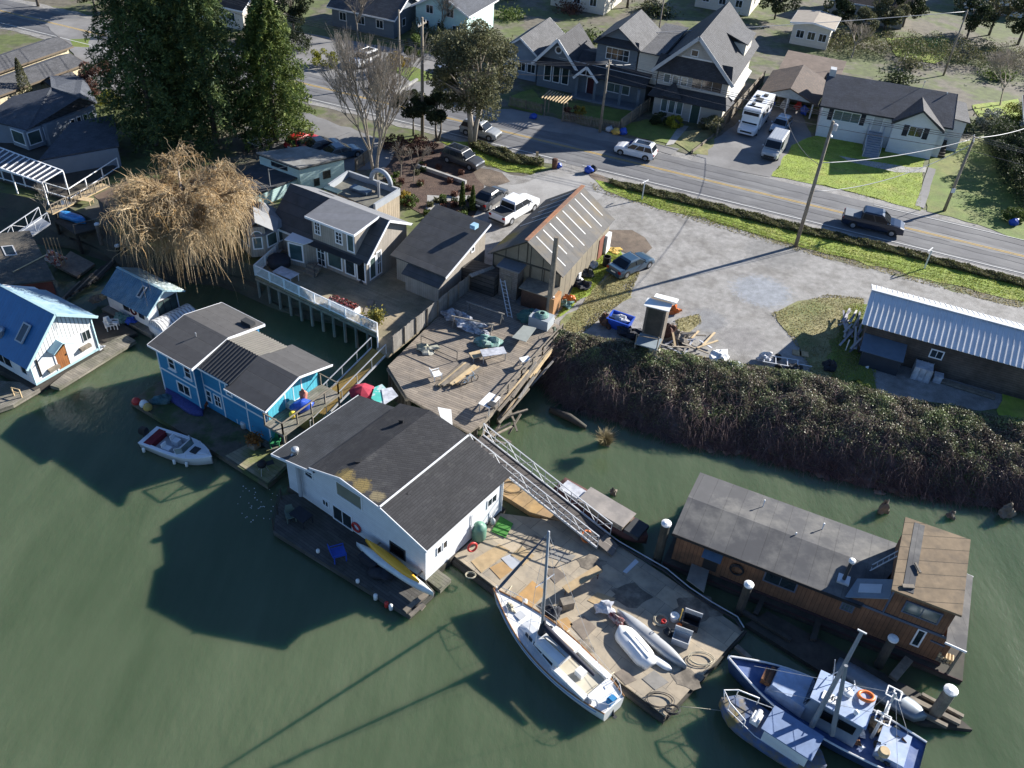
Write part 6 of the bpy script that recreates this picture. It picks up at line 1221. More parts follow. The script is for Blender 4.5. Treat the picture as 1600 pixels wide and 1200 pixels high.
for i in range(n):a,b=tp[i],tp[(i+1)%n];a2=a+(a-cx).normalized()*.35;b2_=b+(b-cx).normalized()*.35;a2.z=b2_.z=5.15;mb.slab([a2,b2_,ap],.1)
part(mb,'turret_roof',M['grey_roof'],gh)
w0=Wall(gh,TB[0],TB[1]);w0.win(.25,3.9,w0.L-.2,5.0,fr=.1,gm=GG);w2=Wall(gh,TB[2],TB[3]);w2.win(.2,3.7,w2.L*.62,5.0,fr=.1,gm=GG);w2.win(w2.L*.66,3.7,w2.L*.95,5.0,fr=.1,gm=GG)
w1=Wall(gh,TB[1],TB[2]);w1.win(.2,3.75,w1.L-.2,4.95,nh=1,fr=.1,gm=G2)
mb=MB();mb.prism(w1.p(-.1,0,.06),w1.d,Z,[(0,5.0),(w1.L+.2,5.0),(w1.L+.2,5.9),(0,5.9)],-w1.n,.5);part(mb,'arched_gable',gs,gh)
mb=MB();N_=10;cc=w1.p(w1.L/2,5.05,.08);rad=w1.L*.38;P=[cc+w1.d*rad*cos(pi*i/N_)+Z*rad*sin(pi*i/N_)for i in range(N_+1)];mb.tube(P,.05,5);aw=part(mb,'arched_window',M['trim'],gh);mb=MB();mb.poly([p-w1.n*.01 for p in P]);part(mb,'pane',G2,aw)
a0,a1=w1.p(-.2,5.85,.2),w1.p(w1.L+.2,5.85,.2);mid=(a0+a1)/2+Z*.6;bk=-w1.n*2.2+Z*.35
mb=MB();mb.slab([a1+w1.d*.9-Z*.5,mid,mid+bk,a1+w1.d*1.2+bk*.9-Z*.5],.08);mb.slab([a0,a0+bk,mid+bk,mid],.08);part(mb,'gablet_roof',mat('lead_grey_roof',(.22,.225,.23),amt=.1),gh)
FR=[at(514,290,6.2),at(585,321,6.2),at(624,297,6.2),at(544,269,6.2)];lo=[V((p.x,p.y,0))for p in FR]
mb=MB();mb.add([p+Z*DZ for p in lo]+[p+Z*5.75 for p in lo],[(3,2,1,0),(4,5,6,7),(0,1,5,4),(1,2,6,5),(2,3,7,6),(3,0,4,7)]);part(mb,'annexe_wall',boards('tan_board_siding',(.40,.33,.24),(.34,.28,.2),w=.3,axis=0,gap=.2,gapc=.45,amt=.12),gh)
mb=MB();mb.slab([p+Z*5.79 for p in lo],.03);part(mb,'annexe_roof',mat('flat_roof_felt',(.16,.155,.125),(.11,.105,.09),amt=.2,mscale=.7),gh)
mb=MB()
for i in(1,2,3):a,b=lo[i],lo[(i+1)%4];mb.bar(a+Z*6.05,b+Z*6.05,.22,.6)
part(mb,'parapet',mat('grey_render',(.30,.32,.34),amt=.08),gh)
m_=lo[2].lerp(lo[3],.35);ax=(lo[3]-lo[2]).normalized();mb=MB();P=[m_+ax*(cos(pi*i/12)*1.1)+Z*(6.35+sin(pi*i/12)*1.15)for i in range(13)];mb.tube(P,.22,8);part(mb,'parapet_arch',mat('grey_render_arch',(.33,.35,.37),amt=.08),gh,smooth=True)
mb=MB();c=at(546,296,5.85);mb.obox(c,gd*2.0,gb*.8,Z*.25);part(mb,'roof_light',mat('roof_light_glass',(.10,.14,.18),rough=.15),gh);mb=MB();c=at(505,296,6.9);mb.obox(c,gd*1.6,gb*.7,Z*.14);part(mb,'roof_light',GG,gh)
mb=MB();c=at(592,308,5.8);mb.cyl(c,c+Z*1.4,.12,n=8);mb.cyl(c+Z*1.402,c+Z*1.6,.18,n=8);part(mb,'flue_pipe',M['metal'],gh);mb=MB();mb.lathe(at(572,296,5.8),[(1.0,0),(1.0,.1)],18);part(mb,'roof_disc',M['timber'],gh)
for i in range(3):mb=MB();mb.obox(gp(-5.6+.0,-1.75+i*.3,DZ+i*.2),gd*1.3,gb*.35,Z*.2);part(mb,'step',M['timber'],gh)
mb=MB();mb.tube([gp(-4.25,-1.75,DZ),gp(-4.25,-1.75,DZ+1.0),gp(-4.25,-.7,DZ+1.5),gp(-4.25,-.7,DZ+.6)],.03,6);part(mb,'step_rail',M['dark_trim'],gh)
DP=[at(399,430,DZ),at(590,521,DZ),at(588,545,DZ),at(606,556,DZ),at(730,455,DZ),at(700,430,DZ),at(620,395,DZ),at(500,372,DZ),at(446,384,DZ)]
dk=thing('timber_deck','large grey-brown timber deck round the grey house with white railing','deck',at(520,520,0));mb=MB();mb.slab(DP,.25);part(mb,'floor',M['deckplank'],dk,udir=GA)
mb=MB();railing(mb,[at(447,386,DZ),DP[0]],h=1.0,post=1.6,w=.07,rails=(1.,.1),pick=.14,pw=.04);railing(mb,[DP[0]+V((.05,0,0)),DP[1]],h=1.0,post=1.7,w=.07,rails=(1.,.1),pick=.14,pw=.04);railing(mb,[DP[1],DP[2]+V((.1,.2,0))],h=1.0,post=1.,w=.07,rails=(1.,.1),pick=.14,pw=.04);part(mb,'railing',M['trim'],dk)
piles(dk,[DP[0].lerp(DP[1],i/11)+V((.1,.15,0))for i in range(12)],2.36,.13,'wood_grey');mb=MB();mb.bar(DP[0]-Z*.35,DP[1]-Z*.35,.14,.24);part(mb,'edge_beam',M['timber'],dk)
t=thing('round_table','dark covered round table at the left end of the timber deck','table',at(437,418,DZ));mb=MB();c=at(437,415,DZ);mb.lathe(c,[(.95,.1),(1.0,.7),(.85,.82),(.2,.86)],16);part(mb,'cover',M['cloth_dark'],t,smooth=True);mb=MB();mb.lathe(c,[(.5,0),(.5,.099)],12);part(mb,'base',M['black'],t)
table('patio_table',at(448,437,DZ),GA,2.0,1.1,.72,M['tarp_grey'],'long pale grey patio table near the white railing')
t=thing('raised_planter','white planter box of red, pink and dark flowers on the deck by the railing','planter',at(538,482,DZ),GA);mb=MB();mb.box(-1.4,1.4,-.35,.35,0,.55);part(mb,'box',M['white'],t,local=True)
C=rng.uniform(-1,1,(700,3))*(1.3,.3,.12)+(0,0,.66);v,f=leaf_arrays(C,.06);o=np_mesh('flowers',v,f,leafmat('mixed_flowers',[(.02,.03,.02),(.05,.04,.03),(.45,.05,.03),(.5,.2,.22),(.04,.05,.03),(.02,.02,.02)]));o.parent=t
t=thing('potted_shrub','yellow-green potted shrub at the ramp end of the deck','plant',at(587,507,DZ));q=at(587,507,DZ);mb=MB();mb.lathe(q,[(.3,0),(.4,.45),(.34,.46)],12);part(mb,'pot',mat('terracotta_dark',(.08,.06,.05)),t)
C=rng.normal(size=(900,3))*(.32,.32,.28)+np.array(q+Z*.85);v,f=leaf_arrays(C,.07);np_mesh('foliage',v,f,leafmat('yellow_leaves',[(.30,.24,.03),(.18,.17,.04),(.09,.10,.03)]),t)
mb=MB();mb.bar(at(570,495,DZ+.05),at(580,468,DZ+.05),.5,.05);solo(mb,'loose_board',M['timber'],'pale board lying on the deck near the planter','board')
mb=MB();mb.bar(at(584,492,DZ+.05),at(588,470,DZ+.05),.12,.05);solo(mb,'loose_board',M['timber'],'narrow pale strip lying on the deck beside the wider board','board')
t=thing('board_fence','weathered grey board fence between the timber deck and the wharf','fence',at(614,552,DZ));a,b=at(613,552,DZ),at(731,455,DZ);d=(b-a).normalized();s=Z.cross(d);L=(b-a).length;r=random.Random(11)
mb=MB();u=0
while u<L:h=1.55+r.uniform(-.05,.05);mb.obox(a+d*u,d*.135,s*.03,Z*h);u+=.15
part(mb,'boards',M['wood_grey'],t);mb=MB()
for k in range(8):mb.bar(a+d*(L*k/7)-s*.07,a+d*(L*k/7)-s*.07+Z*1.65,.1)
part(mb,'fence_post',M['timber'],t)
SA=61.0;C0=at(685,474,DZ);C0.z=0;xd=d2(SA-90);yd=d2(SA)
def qp(s,q,h):return C0+xd*s+yd*q+Z*h
sh=thing('shed','grey board shed with dark single-slope roof beside the board fence','shed',V((C0.x,C0.y,DZ)))
mb=MB();mb.prism(C0+yd*.9,yd,Z,[(0,DZ),(6.0,DZ),(6.0,6.85),(0,5.05)],-xd,5.0);part(mb,'wall',M['grey_siding'],sh)
mb=MB();mb.prism(C0,yd,Z,[(0,DZ),(.898,DZ),(.898,4.85),(0,4.4)],-xd,3.4);part(mb,'lean_to_wall',M['grey_siding'],sh)
mb=MB();k=1.8/6.0;mb.slab([qp(.3,.55,5.13-.35*k),qp(-5.4,.55,5.13-.35*k),qp(-5.4,7.2,6.95+.3*k),qp(.3,7.2,6.95+.3*k)],.14);part(mb,'roof',M['roof_black'],sh)
mb=MB();mb.slab([qp(.25,-.3,4.32),qp(-3.6,-.3,4.32),qp(-3.6,.89,4.93),qp(.25,.89,4.93)],.1);part(mb,'lean_to_roof',M['roof_black'],sh)
mb=MB();mb.bar(qp(.32,.55,5.0-.35*k),qp(.32,7.2,6.87+.3*k),.05,.2);part(mb,'fascia',M['trim'],sh)
ww=Wall(sh,qp(0,.9,0),qp(0,6.9,0));ww.win(3.8,5.2,4.3,5.75,fm=M['trim'])
mb=MB();c=at(741,356,6.9);mb.cbox(c,.6,.5,.35,SA);part(mb,'roof_box',mat('pale_blue_box',(.25,.42,.55)),sh)
BA=-24.0;B0=V((-2.45,64.75,0));bh2=thing('boathouse','old panelled boathouse with grey corrugated gable roof and white roof strips','boathouse',V((B0.x,B0.y,2.5)))
M['panel_wall']=boards('tan_grey_panels',(.22,.185,.13),(.17,.145,.105),w=1.15,axis=0,gap=.07,gapc=.2,amt=.12,dirt=(.2,.17,.12))
M['asb_roof']=boards('asbestos_grey_sheets',(.10,.095,.09),(.08,.077,.074),w=1.0,axis=0,gap=.03,gapc=.6,amt=.14,scale=1.5,dirt=(.13,.105,.07),dlo=.48,dhi=.66,spot=[(tuple(at(790,370,6)),2.2,(.16,.13,.03))])
F=footprint(B0,BA,6.3,10.9);gable(bh2,F,2.5,5.75,7.85,M['panel_wall'],M['asb_roof'],'D',(.35,.35),.07)
bx,by=d2(BA),d2(BA+90)
def bop(s,q,h):return B0+bx*s+by*q+Z*h
mb=MB();mb.bar(bop(3.15,-.4,7.97),bop(3.15,11.3,7.97),.35,.07);part(mb,'ridge_cap',mat('rusty_ridge',(.30,.13,.06),(.2,.11,.07),amt=.2,scale=3),bh2)
kk=(7.85-5.75)/3.15;wst=mat('white_translucent_sheet',(.60,.60,.58),(.48,.48,.47),amt=.08)
for i in range(8):
 q=.9+i*1.32
 for sgn in(-1,1):
  if sgn<0 and i<3:continue
  s0=3.15+sgn*.25;s1=3.15+sgn*(2.6 if i%3 else 3.1);z0=7.85-.25*kk+.085;z1=7.85-abs(s1-3.15)*kk+.085
  mb=MB();mb.slab([bop(s0,q,z0),bop(s1,q,z1),bop(s1,q+.12,z1),bop(s0,q+.12,z0)],.03);part(mb,'roof_strip',wst,bh2)
W_=walls4(bh2,F);wf=W_[0]
mb=MB();mb.bar(wf.p(0,5.6,.03),wf.p(6.3,5.6,.03),.06,.12);mb.bar(wf.p(3.15,5.66,.03),wf.p(3.15,7.7,.03),.1,.06);mb.bar(wf.p(-.2,5.55,.06),wf.p(3.15,7.72,.06),.05,.18);mb.bar(wf.p(6.5,5.55,.06),wf.p(3.15,7.72,.06),.05,.18)
for u in(.05,1.2,2.4,3.6,4.8,6.25):mb.bar(wf.p(u,2.5,.03),wf.p(u,5.53,.03),.1,.05)
part(mb,'batten',M['timber_dark'],bh2)
mb=MB();mb.obox(wf.p(3.6,2.5,.02),wf.d*2.5,wf.n*1.6,Z*1.75);part(mb,'porch_store',mat('dark_rust_store',(.07,.035,.022),amt=.3,scale=3),bh2);mb=MB();mb.slab([wf.p(3.4,4.4,.02),wf.p(6.4,4.4,.02),wf.p(6.4,4.28,1.8),wf.p(3.4,4.28,1.8)],.08);part(mb,'porch_roof',M['timber'],bh2)
mb=MB();mb.obox(wf.p(6.15,2.5,.3),wf.d*.5,wf.n*1.5,Z*1.7);part(mb,'porch_post',mat('orange_brown_panel',(.33,.17,.07),amt=.15),bh2)
wr_=W_[1];mb=MB();mb.obox(wr_.p(8.6,2.5,.0),wr_.d*1.2,wr_.n*.06,Z*2.1);part(mb,'side_door',mat('rust_red_door',(.18,.06,.035),amt=.2),bh2);mb=MB();mb.obox(wr_.p(10.0,2.5,.0),wr_.d*1.0,wr_.n*.3,Z*1.9);part(mb,'pale_panel',M['white'],bh2)
oc=at(806,470,2.5);oc.z=0;ot=thing('tall_hut','tall narrow shingled hut with flat grey roof in front of the boathouse','hut',V((oc.x,oc.y,2.5)))
Fo=[oc-bx*1.7,oc,oc+by*1.6,oc-bx*1.7+by*1.6]
mb=MB();mb.prism(Fo[0],bx,Z,[(0,2.5),(1.7,2.5),(1.7,5.3),(0,5.3)],by,1.6);part(mb,'wall',boards('grey_shingle_wall',(.23,.195,.165),(.18,.15,.125),w=.18,axis=1,gap=.15,gapc=.6,length=.3,amt=.15),ot)
mb=MB();mb.slab([Fo[0]-bx*.2-by*.2+Z*5.45,Fo[1]+bx*.2-by*.2+Z*5.45,Fo[2]+bx*.2+by*.2+Z*5.52,Fo[3]-bx*.2+by*.2+Z*5.52],.12);part(mb,'roof',M['grey_roof'],ot)
wo=Wall(ot,Fo[0],Fo[1]);wo.win(.5,3.0,1.2,4.7,fm=M['timber'],gm=M['timber'],name='door')
ladder(at(797,497,2.5),at(785,437,4.7),.42,'aluminium ladder leaning on the tall shingled hut',n=10,side=bx)
mb=MB();c=at(752,450,2.5);mb.cbox(c,3.2,1.6,2.0,BA);t=solo(mb,'log_store',boards('dark_store_boards',(.07,.062,.055),(.05,.045,.04),w=.4,axis=1,gap=.2,amt=.25),'dark open board store between the grey shed and the tall hut','store');
mb=MB();mb.slab([at(733,428,4.6),at(770,415,4.7),at(774,419,4.5),at(737,433,4.5)],.08);solo(mb,'store_beam',M['wood_grey'],'long pale beam along the top of the dark board store','beam')
t=thing('timber_mast','thick bare grey timber pole standing at the boathouse corner','pole',at(857,491,2.5));p=at(857,491,2.5);mb=MB();mb.cyl(p,p+Z*7.3,.27,.2,10);part(mb,'shaft',M['timber'],t,smooth=False);mb=MB();q=p+Z*1.5;mb.obox(q+V((.22,-.15,0)),V((.14,0,0)),V((0,.2,0)),Z*.3);part(mb,'meter',M['whiteplastic'],t)
def bundle(px,z,rx,ry,rz,m,label,cat='bundle',name='bundle',sd=1,amp=.25,ang=0,smooth=False):
 mb=MB();mb.blob(at(*px,z)+Z*rz*.7,rx,ry,rz,amp,sd=sd,ang=ang,n=14,m=9);return solo(mb,name,M[m]if isinstance(m,str)else m,label,cat,smooth=smooth)
def trestle_frame(a,b,h,m,label,legs=True):
 t=thing('trestle_frame',label,'frame',a);mb=MB();mb.bar(a+Z*h,b+Z*h,.1,.1);part(mb,'top_rail',m,t)
 d=(b-a).normalized();s=Z.cross(d)
 for q in(a.lerp(b,.06),a.lerp(b,.94)):
  for sg in(-1,1):mb=MB();mb.bar(q+s*.35*sg,q+Z*(h-.06),.06);part(mb,'leg',m,t)
trestle_frame(at(728,487,2.5),at(787,507,2.5),1.0,M['wood_grey'],'grey wooden net trestle in the shade below the tall hut')
trestle_frame(at(705,508,2.5),at(772,522,2.5),.9,M['wood_grey'],'grey wooden net trestle behind the crumpled silver tarpaulin')
t=thing('mending_rack','thin black net-mending frame standing on the wharf','frame',at(685,560,2.5));a,b=at(658,540,2.5),at(714,565,2.5);mb=MB();mb.bar(a+Z*.95,b+Z*.95,.05);mb.bar(a,a+Z*.95,.05);mb.bar(b,b+Z*.95,.05);mb.bar(a+Z*.2,b+Z*.2,.04);part(mb,'bars',M['dark_trim'],t)
for i,(px,rx,ry,rz,ang,l)in enumerate((((712,500),.9,.6,.45,-20,'crumpled silver tarpaulin at the left by the fence'),((733,510),1.2,.7,.4,-30,'crumpled silver tarpaulin in the middle of the heap'),((752,521),.9,.35,.2,-35,'tail end of the crumpled silver tarpaulin'))):bundle(px,2.5,rx,ry,rz,mat('silver_tarp',(.46,.47,.50),(.20,.21,.24),rough=.45,amt=.3,scale=3,mscale=2.2,lo=.45,hi=.55),l,'tarpaulin','tarpaulin',sd=60+i,amp=.3,ang=ang)
bundle((667,548),2.5,.8,.5,.25,mat('straw_net',(.26,.26,.18),(.36,.35,.30),amt=.35,scale=9),'straw-coloured net heap beside the black frame','net','net_heap',sd=63,amp=.3)
bundle((764,540),2.5,1.0,.65,.45,'net_green','sea-green fishing net heap in the middle of the wharf','net','net_heap',sd=64,amp=.2)
mb=MB();mb.slab([at(815,530,2.95),at(835,512,2.7),at(800,508,3.3),at(790,525,3.4)],.06);
t=thing('net_tote','grey fish tote with a green net coiled on top at the wharf corner','tote',at(845,508,2.5),BA);mb=MB();mb.box(-.85,.85,-.65,.65,0,.95);part(mb,'tub',mat('grey_tote',(.30,.33,.35),amt=.1),t,local=True);mb=MB()
for i in range(6):mb.torus((0,0,1.0+i*.035),.55-i*.06,.06,Z,18,6)
part(mb,'net_coil',M['net_green'],t,local=True,smooth=True)
bundle((826,500),2.5,.9,.7,.55,mat('dark_green_tarp',(.035,.10,.09),amt=.25),'dark green covered bundle left of the fish tote',sd=66,amp=.12)
sheetboard([(800,527),(818,508),(838,512),(822,534)],3.2,.05,mat('grey_green_board',(.24,.26,.24),amt=.12),'grey-green board propped in front of the fish tote','board','leaning_board')
sheetboard([(848,517),(866,510),(884,515),(868,528)],2.56,.04,mat('pale_green_sheet',(.34,.42,.34),(.28,.34,.27),amt=.1),'pale green sheet lying at the bank corner of the wharf','sheet','sheet')
mb=MB();mb.cbox(at(861,502,2.5),.5,.5,.35,10);solo(mb,'white_tub',M['whiteplastic'],'small white tub between the fish tote and the grass','tub')
for i in range(9):
 a,b=at(682+i*4.5,603-i*.5,2.62+.1*(i%3)),at(725+i*3.5,566+i*1,2.66+.11*(i%3));mb=MB();mb.bar(a,b,.2+.04*(i%3),.09);solo(mb,'plank',M['timber_new']if i%2 else M['timber'],'pale loose plank in the pile in the middle of the wharf','plank','pile of pale planks on the wharf')
def folding_table(px,z,L,W_,h,ang,m,label):return table('folding_table',at(*px,z),ang,L,W_,h,m,label,.05,M['metal'])
folding_table((770,562),2.5,1.9,.9,.8,20,M['tarp_grey'],'grey-topped work table in the middle of the wharf')
folding_table((750,560),2.5,1.6,.8,.5,30,M['timber_new'],'pale wooden low table behind the grey-topped one')
folding_table((764,640),2.5,1.5,.95,.9,62,M['whiteplastic'],'white-topped table at the creek edge of the wharf')
mb=MB();mb.cbox(at(768,632,3.42),.5,.5,.1,62);solo(mb,'tray',M['dark_trim'],'dark tray on the white-topped table','tray')
folding_table((820,572),2.5,.8,.6,.7,30,M['whiteplastic'],'small white stand by the wharf railing')
chair('plastic_chair',at(682,592,2.5),120,M['whiteplastic'],'white plastic chair standing on the wharf planks',s=1.1)
t=thing('bicycle','small bicycle parked beside the plank pile on the wharf','bicycle',at(733,600,2.5),40)
for x in(-.5,.5):mb=MB();mb.torus((x,0,.33),.31,.03,V((0,1,0)),18,6);part(mb,'wheel',M['black'],t,local=True)
mb=MB();mb.tube([(-.5,0,.33),(-.1,0,.3),(.35,0,.75),(-.2,0,.78),(-.5,0,.33)],.025,5);mb.tube([(-.1,0,.3),(-.2,0,.85)],.025,5);mb.tube([(.5,0,.33),(.35,0,.75),(.33,0,.95)],.025,5);part(mb,'frame',mat('blue_grey_frame_paint',(.12,.22,.32),rough=.4),t,local=True)
mb=MB();mb.box(-.32,-.08,-.07,.07,.86,.91);part(mb,'saddle',M['black'],t,local=True);mb=MB();mb.tube([(.33,-.28,.98),(.33,.28,.98)],.02,5);part(mb,'handlebar',M['metal'],t,local=True)
t=thing('parasol','folded-out crimson parasol canopy at the ramp corner of the wharf','parasol',at(563,612,1.6));c=at(566,606,3.0);mb=MB();mb.lathe(c,[(1.0,-.35),(.6,-.1),(.03,.12)],8);part(mb,'canopy',mat('crimson_canvas',(.32,.02,.045),amt=.15),t);mb=MB();mb.cyl(c-Z*2.4,c,.03,n=6);part(mb,'pole',M['alu'],t)
sheetboard([(585,605),(597,600),(614,618),(596,634),(580,622)],2.9,.05,mat('bright_aqua_tarp',(.06,.40,.34),(.45,.5,.5),amt=.15,mscale=.9,lo=.5,hi=.55),'aqua tarpaulin edge behind the white house roof','tarpaulin','tarpaulin')
sheetboard([(596,608),(612,605),(622,618),(600,632)],2.95,.05,M['tarp_grey'],'white panel with studs behind the white house roof, left one','panel','panel')
t=sheetboard([(684,636),(705,640),(707,664),(688,650)],3.3,.08,M['whiteplastic'],'white panel behind the white house roof, right one','panel','panel')
# houses across the road, barn, teal house
RN=RA+90
def rv(u,v):p=RO+RU*u+RV_*v;return V((p.x,p.y,0))
def uv_of(p):d=V((p.x,p.y,0))-RO;return d.dot(RU),d.dot(RV_)
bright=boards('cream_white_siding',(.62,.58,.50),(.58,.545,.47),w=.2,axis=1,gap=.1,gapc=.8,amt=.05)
t=thing('barn','dark plank barn with a silver ribbed metal roof at the right edge','barn',at(1440,600,GZ))
p0=at(1346,506,5.5);rdir=d2(-21.5);rb=d2(68.5)
wood=boards('dark_barn_boards',(.085,.068,.055),(.06,.048,.04),w=.2,axis=1,gap=.12,gapc=.5,amt=.25,dirt=(.11,.09,.075))
BD_=6.6;rise=1.35;BLn=16.0
def bn(s,q,h):return V((p0.x,p0.y,0))+rdir*s+rb*q+Z*h
mb=MB();mb.prism(bn(.5,.5,0),rb,Z,[(0,GZ),(BD_-1,GZ),(BD_-1,5.45),(BD_/2-.5,5.5+rise-.15),(0,5.45)],rdir,BLn-1);part(mb,'wall',wood,t)
tin=mat('silver_roof_metal',(.62,.63,.64),(.56,.57,.58),rough=.45,metal=0,amt=.06)
corr(t,bn(0,0,5.5),bn(BLn,0,5.5),bn(BLn,BD_/2,5.5+rise),bn(0,BD_/2,5.5+rise),tin,.42,.05,flat=True,t=.03);corr(t,bn(BLn,BD_,5.5),bn(0,BD_,5.5),bn(0,BD_/2,5.5+rise),bn(BLn,BD_/2,5.5+rise),tin,.42,.05,flat=True)
mb=MB();mb.bar(bn(0,BD_/2,5.56+rise),bn(BLn,BD_/2,5.56+rise),.4,.06);part(mb,'ridge_cap',tin,t)
wbn=Wall(t,bn(.5,.5,0),bn(BLn-.5,.5,0));wbn.winpx((1450,557),(1477,550),nv=2);u,h=wbn.px(1462,552);
mb=MB();c0=wbn.p(.2,GZ,.02);lt=thing('lean_to','slate blue roofed lean-to against the shaded barn wall','lean-to',c0);mb.obox(c0+wbn.d*.1,wbn.d*2.9,wbn.n*1.7,Z*1.45);part(mb,'wall',mat('black_lean_to',(.03,.035,.045)),lt);mb=MB();mb.slab([wbn.p(0,4.5,.02),wbn.p(3.3,4.5,.02),wbn.p(3.3,4.0,1.9),wbn.p(0,4.0,1.9)],.06);part(mb,'roof',mat('slate_blue_roof',(.09,.125,.17),amt=.12),lt)
t2=thing('water_tote','white caged water tote standing at the barn wall','tote',wbn.p(4.3,GZ,.7));mb=MB();mb.obox(wbn.p(4.3,GZ,.4),wbn.d*1.3,wbn.n*1.1,Z*1.2);part(mb,'tank',M['tarp_grey'],t2);mb=MB()
for k in range(4):
 for s_ in(0,1):mb.bar(wbn.p(4.27+k*.45,GZ,.37+s_*1.16),wbn.p(4.27+k*.45,GZ+1.23,.37+s_*1.16),.04)
part(mb,'cage',M['metal'],t2)
mb=MB();mb.obox(wbn.p(5.9,GZ,.5),wbn.d*.6,wbn.n*.6,Z*.6);mb.obox(wbn.p(5.85,GZ+.602,.45),wbn.d*.7,wbn.n*.7,Z*.05);solo(mb,'white_box',M['tarp_grey'],'small pale box beside the caged water tote','box')
for i in range(2):mb=MB();mb.bar(wbn.p(6.4,GZ+.15+i*.02,.6+i*.3),wbn.p(10.5,GZ+.12,.7+i*.35),.25,.12);solo(mb,'beam',M['timber'],['long grey beam lying along the shaded barn wall','second grey beam lying farther out from the barn wall'][i],'beam')
mb=MB();mb.cyl(wbn.p(-.9,GZ,.2),wbn.p(-.9,GZ+1.1,.2),.05,n=6);mb.slab([at(1352,575,GZ),at(1362,545,3.6),at(1364,546,3.6),at(1356,578,GZ)],.05);solo(mb,'white_pole',M['whiteplastic'],'curved white pole leaning in front of the slate-blue lean-to','pole')
r=random.Random(21)
for i in range(26):
 c=at(r.uniform(1318,1345),r.uniform(490,545),GZ+r.uniform(.1,.9));a_=radians(r.gauss(62,14));v=V((cos(a_),sin(a_),r.uniform(-.15,.15)))*r.uniform(.6,1.4);mb=MB();mb.bar(c-v,c+v,.16,.04);solo(mb,'siding_scrap',mat('grey_lilac_scrap%d'%(i%3),[(.34,.33,.36),(.2,.2,.24),(.42,.40,.38)][i%3])if i<3 else bpy.data.materials['grey_lilac_scrap%d'%(i%3)],'pale grey siding scrap in the heap against the barn end','scrap','heap of siding scraps at the barn end')
tw=boards('pale_teal_siding',(.50,.68,.66),(.46,.63,.61),w=.2,axis=1,gap=.08,gapc=.85,amt=.06)
t=thing('house','pale teal flat-roofed house with the low dark-roofed wing beside the willow','house',at(468,300,GZ))
RF=[at(400,238,5.3),at(467,262,5.3),at(541,245,5.3),at(475,228,5.3)]
mb=MB();mb.slab(RF,.16);part(mb,'roof',mat('streaky_grey_roof',(.25,.25,.235),(.17,.165,.15),amt=.2,mscale=.5),t)
mb=MB();mb.slab([p-Z*.161 for p in RF],.1);part(mb,'fascia',M['dark_trim'],t)
cx=sum((V((p.x,p.y,0))for p in RF),V((0,0,0)))/4;lo=[V((p.x,p.y,0)).lerp(cx,.06)for p in RF]
mb=MB();mb.add([p+Z*GZ for p in lo]+[p+Z*5.03 for p in lo],[(3,2,1,0),(4,5,6,7),(0,1,5,4),(1,2,6,5),(2,3,7,6),(3,0,4,7)]);part(mb,'wall',tw,t)
w_=Wall(t,lo[1],lo[2]);w_.winpx((505,280),(516,265),nv=2,fm=M['dark_trim']);w_.win(1.4,GZ+.4,2.0,GZ+1.2,fm=M['dark_trim'])
w_=Wall(t,lo[0],lo[1]);w_.win(w_.L*.3,4.4,w_.L*.7,4.85,nv=4,fm=M['dark_trim'])
LF=[at(350,290,3.9),at(398,305,3.9),at(470,275,4.1),at(405,252,4.1)]
mb=MB();mb.slab(LF,.14);part(mb,'low_roof',M['roof_black'],t);cx=sum((V((p.x,p.y,0))for p in LF),V((0,0,0)))/4;lo=[V((p.x,p.y,0)).lerp(cx,.05)for p in LF]
mb=MB();mb.add([p+Z*GZ for p in lo]+[p+Z*3.74 for p in lo],[(3,2,1,0),(4,5,6,7),(0,1,5,4),(1,2,6,5),(2,3,7,6),(3,0,4,7)]);part(mb,'low_wall',tw,t)
mb=MB();c=at(425,312,GZ);mb.cyl(c,c+Z*3.2,.05,n=6);mb.bar(c+Z*3.1,c+Z*3.3+V((1.8,.8,0)),.04);part(mb,'service_mast',M['metal'],t)
bw=boards('white_bungalow_siding',(.66,.67,.68),(.63,.64,.65),w=.22,axis=1,gap=.08,gapc=.85,amt=.04)
BGA=-15.5;A0=V((34.0,103.1,0));bgx,bgy=d2(BGA),d2(BGA+90)
def gq(s,q,h):return A0+bgx*s+bgy*q+Z*h
t=thing('bungalow','white bungalow with dark shingled roof, front steps and shuttered windows','house',V((34.0,103.1,GZ)))
F=footprint(A0,BGA,14.0,9.0);gable(t,F,GZ,6.5,8.5,bw,M['sh_navy'],'L',(.55,.4),.14,fascia=M['dark_trim']);W_=walls4(t,F)
F2_=footprint(gq(8.1,-1.0,0),BGA,5.0,5.0);gname=MB();gname.prism(F2_[0],bgx,Z,[(0,GZ),(5,GZ),(5,6.35),(2.5,7.95),(0,6.35)],bgy,4.9);part(gname,'front_gable_wall',bw,t)
mb=MB();k=1.6/2.5
for sa,sb2 in((-.4,2.5),(5.4,2.5)):za=6.35+.12-.4*k;mb.slab([gq(8.1+sa,-1.4,za),gq(8.1+sb2,-1.4,8.07),gq(8.1+sb2,3.6,8.07),gq(8.1+sa,3.6,za)],.13)
part(mb,'front_gable_roof',M['sh_dark'],t)
mb=MB();
for sa in(-.4,5.4):mb.bar(gq(8.1+sa,-1.42,6.25-.4*k),gq(10.6,-1.42,7.98),.05,.2)
part(mb,'bargeboard',M['dark_trim'],t)
shut=M['cloth_dark'];wf=W_[0]
wf.win(1.3,4.75,4.4,6.0,nv=3,gm=G2,label='wide living-room window');
wf.win(.75,4.7,1.28,6.05,fm=shut,gm=shut,name='shutter');wf.win(4.42,4.7,4.95,6.05,fm=shut,gm=shut,name='shutter');wf.door(5.9,4.3,6.9,6.3,M['grey_trim'])
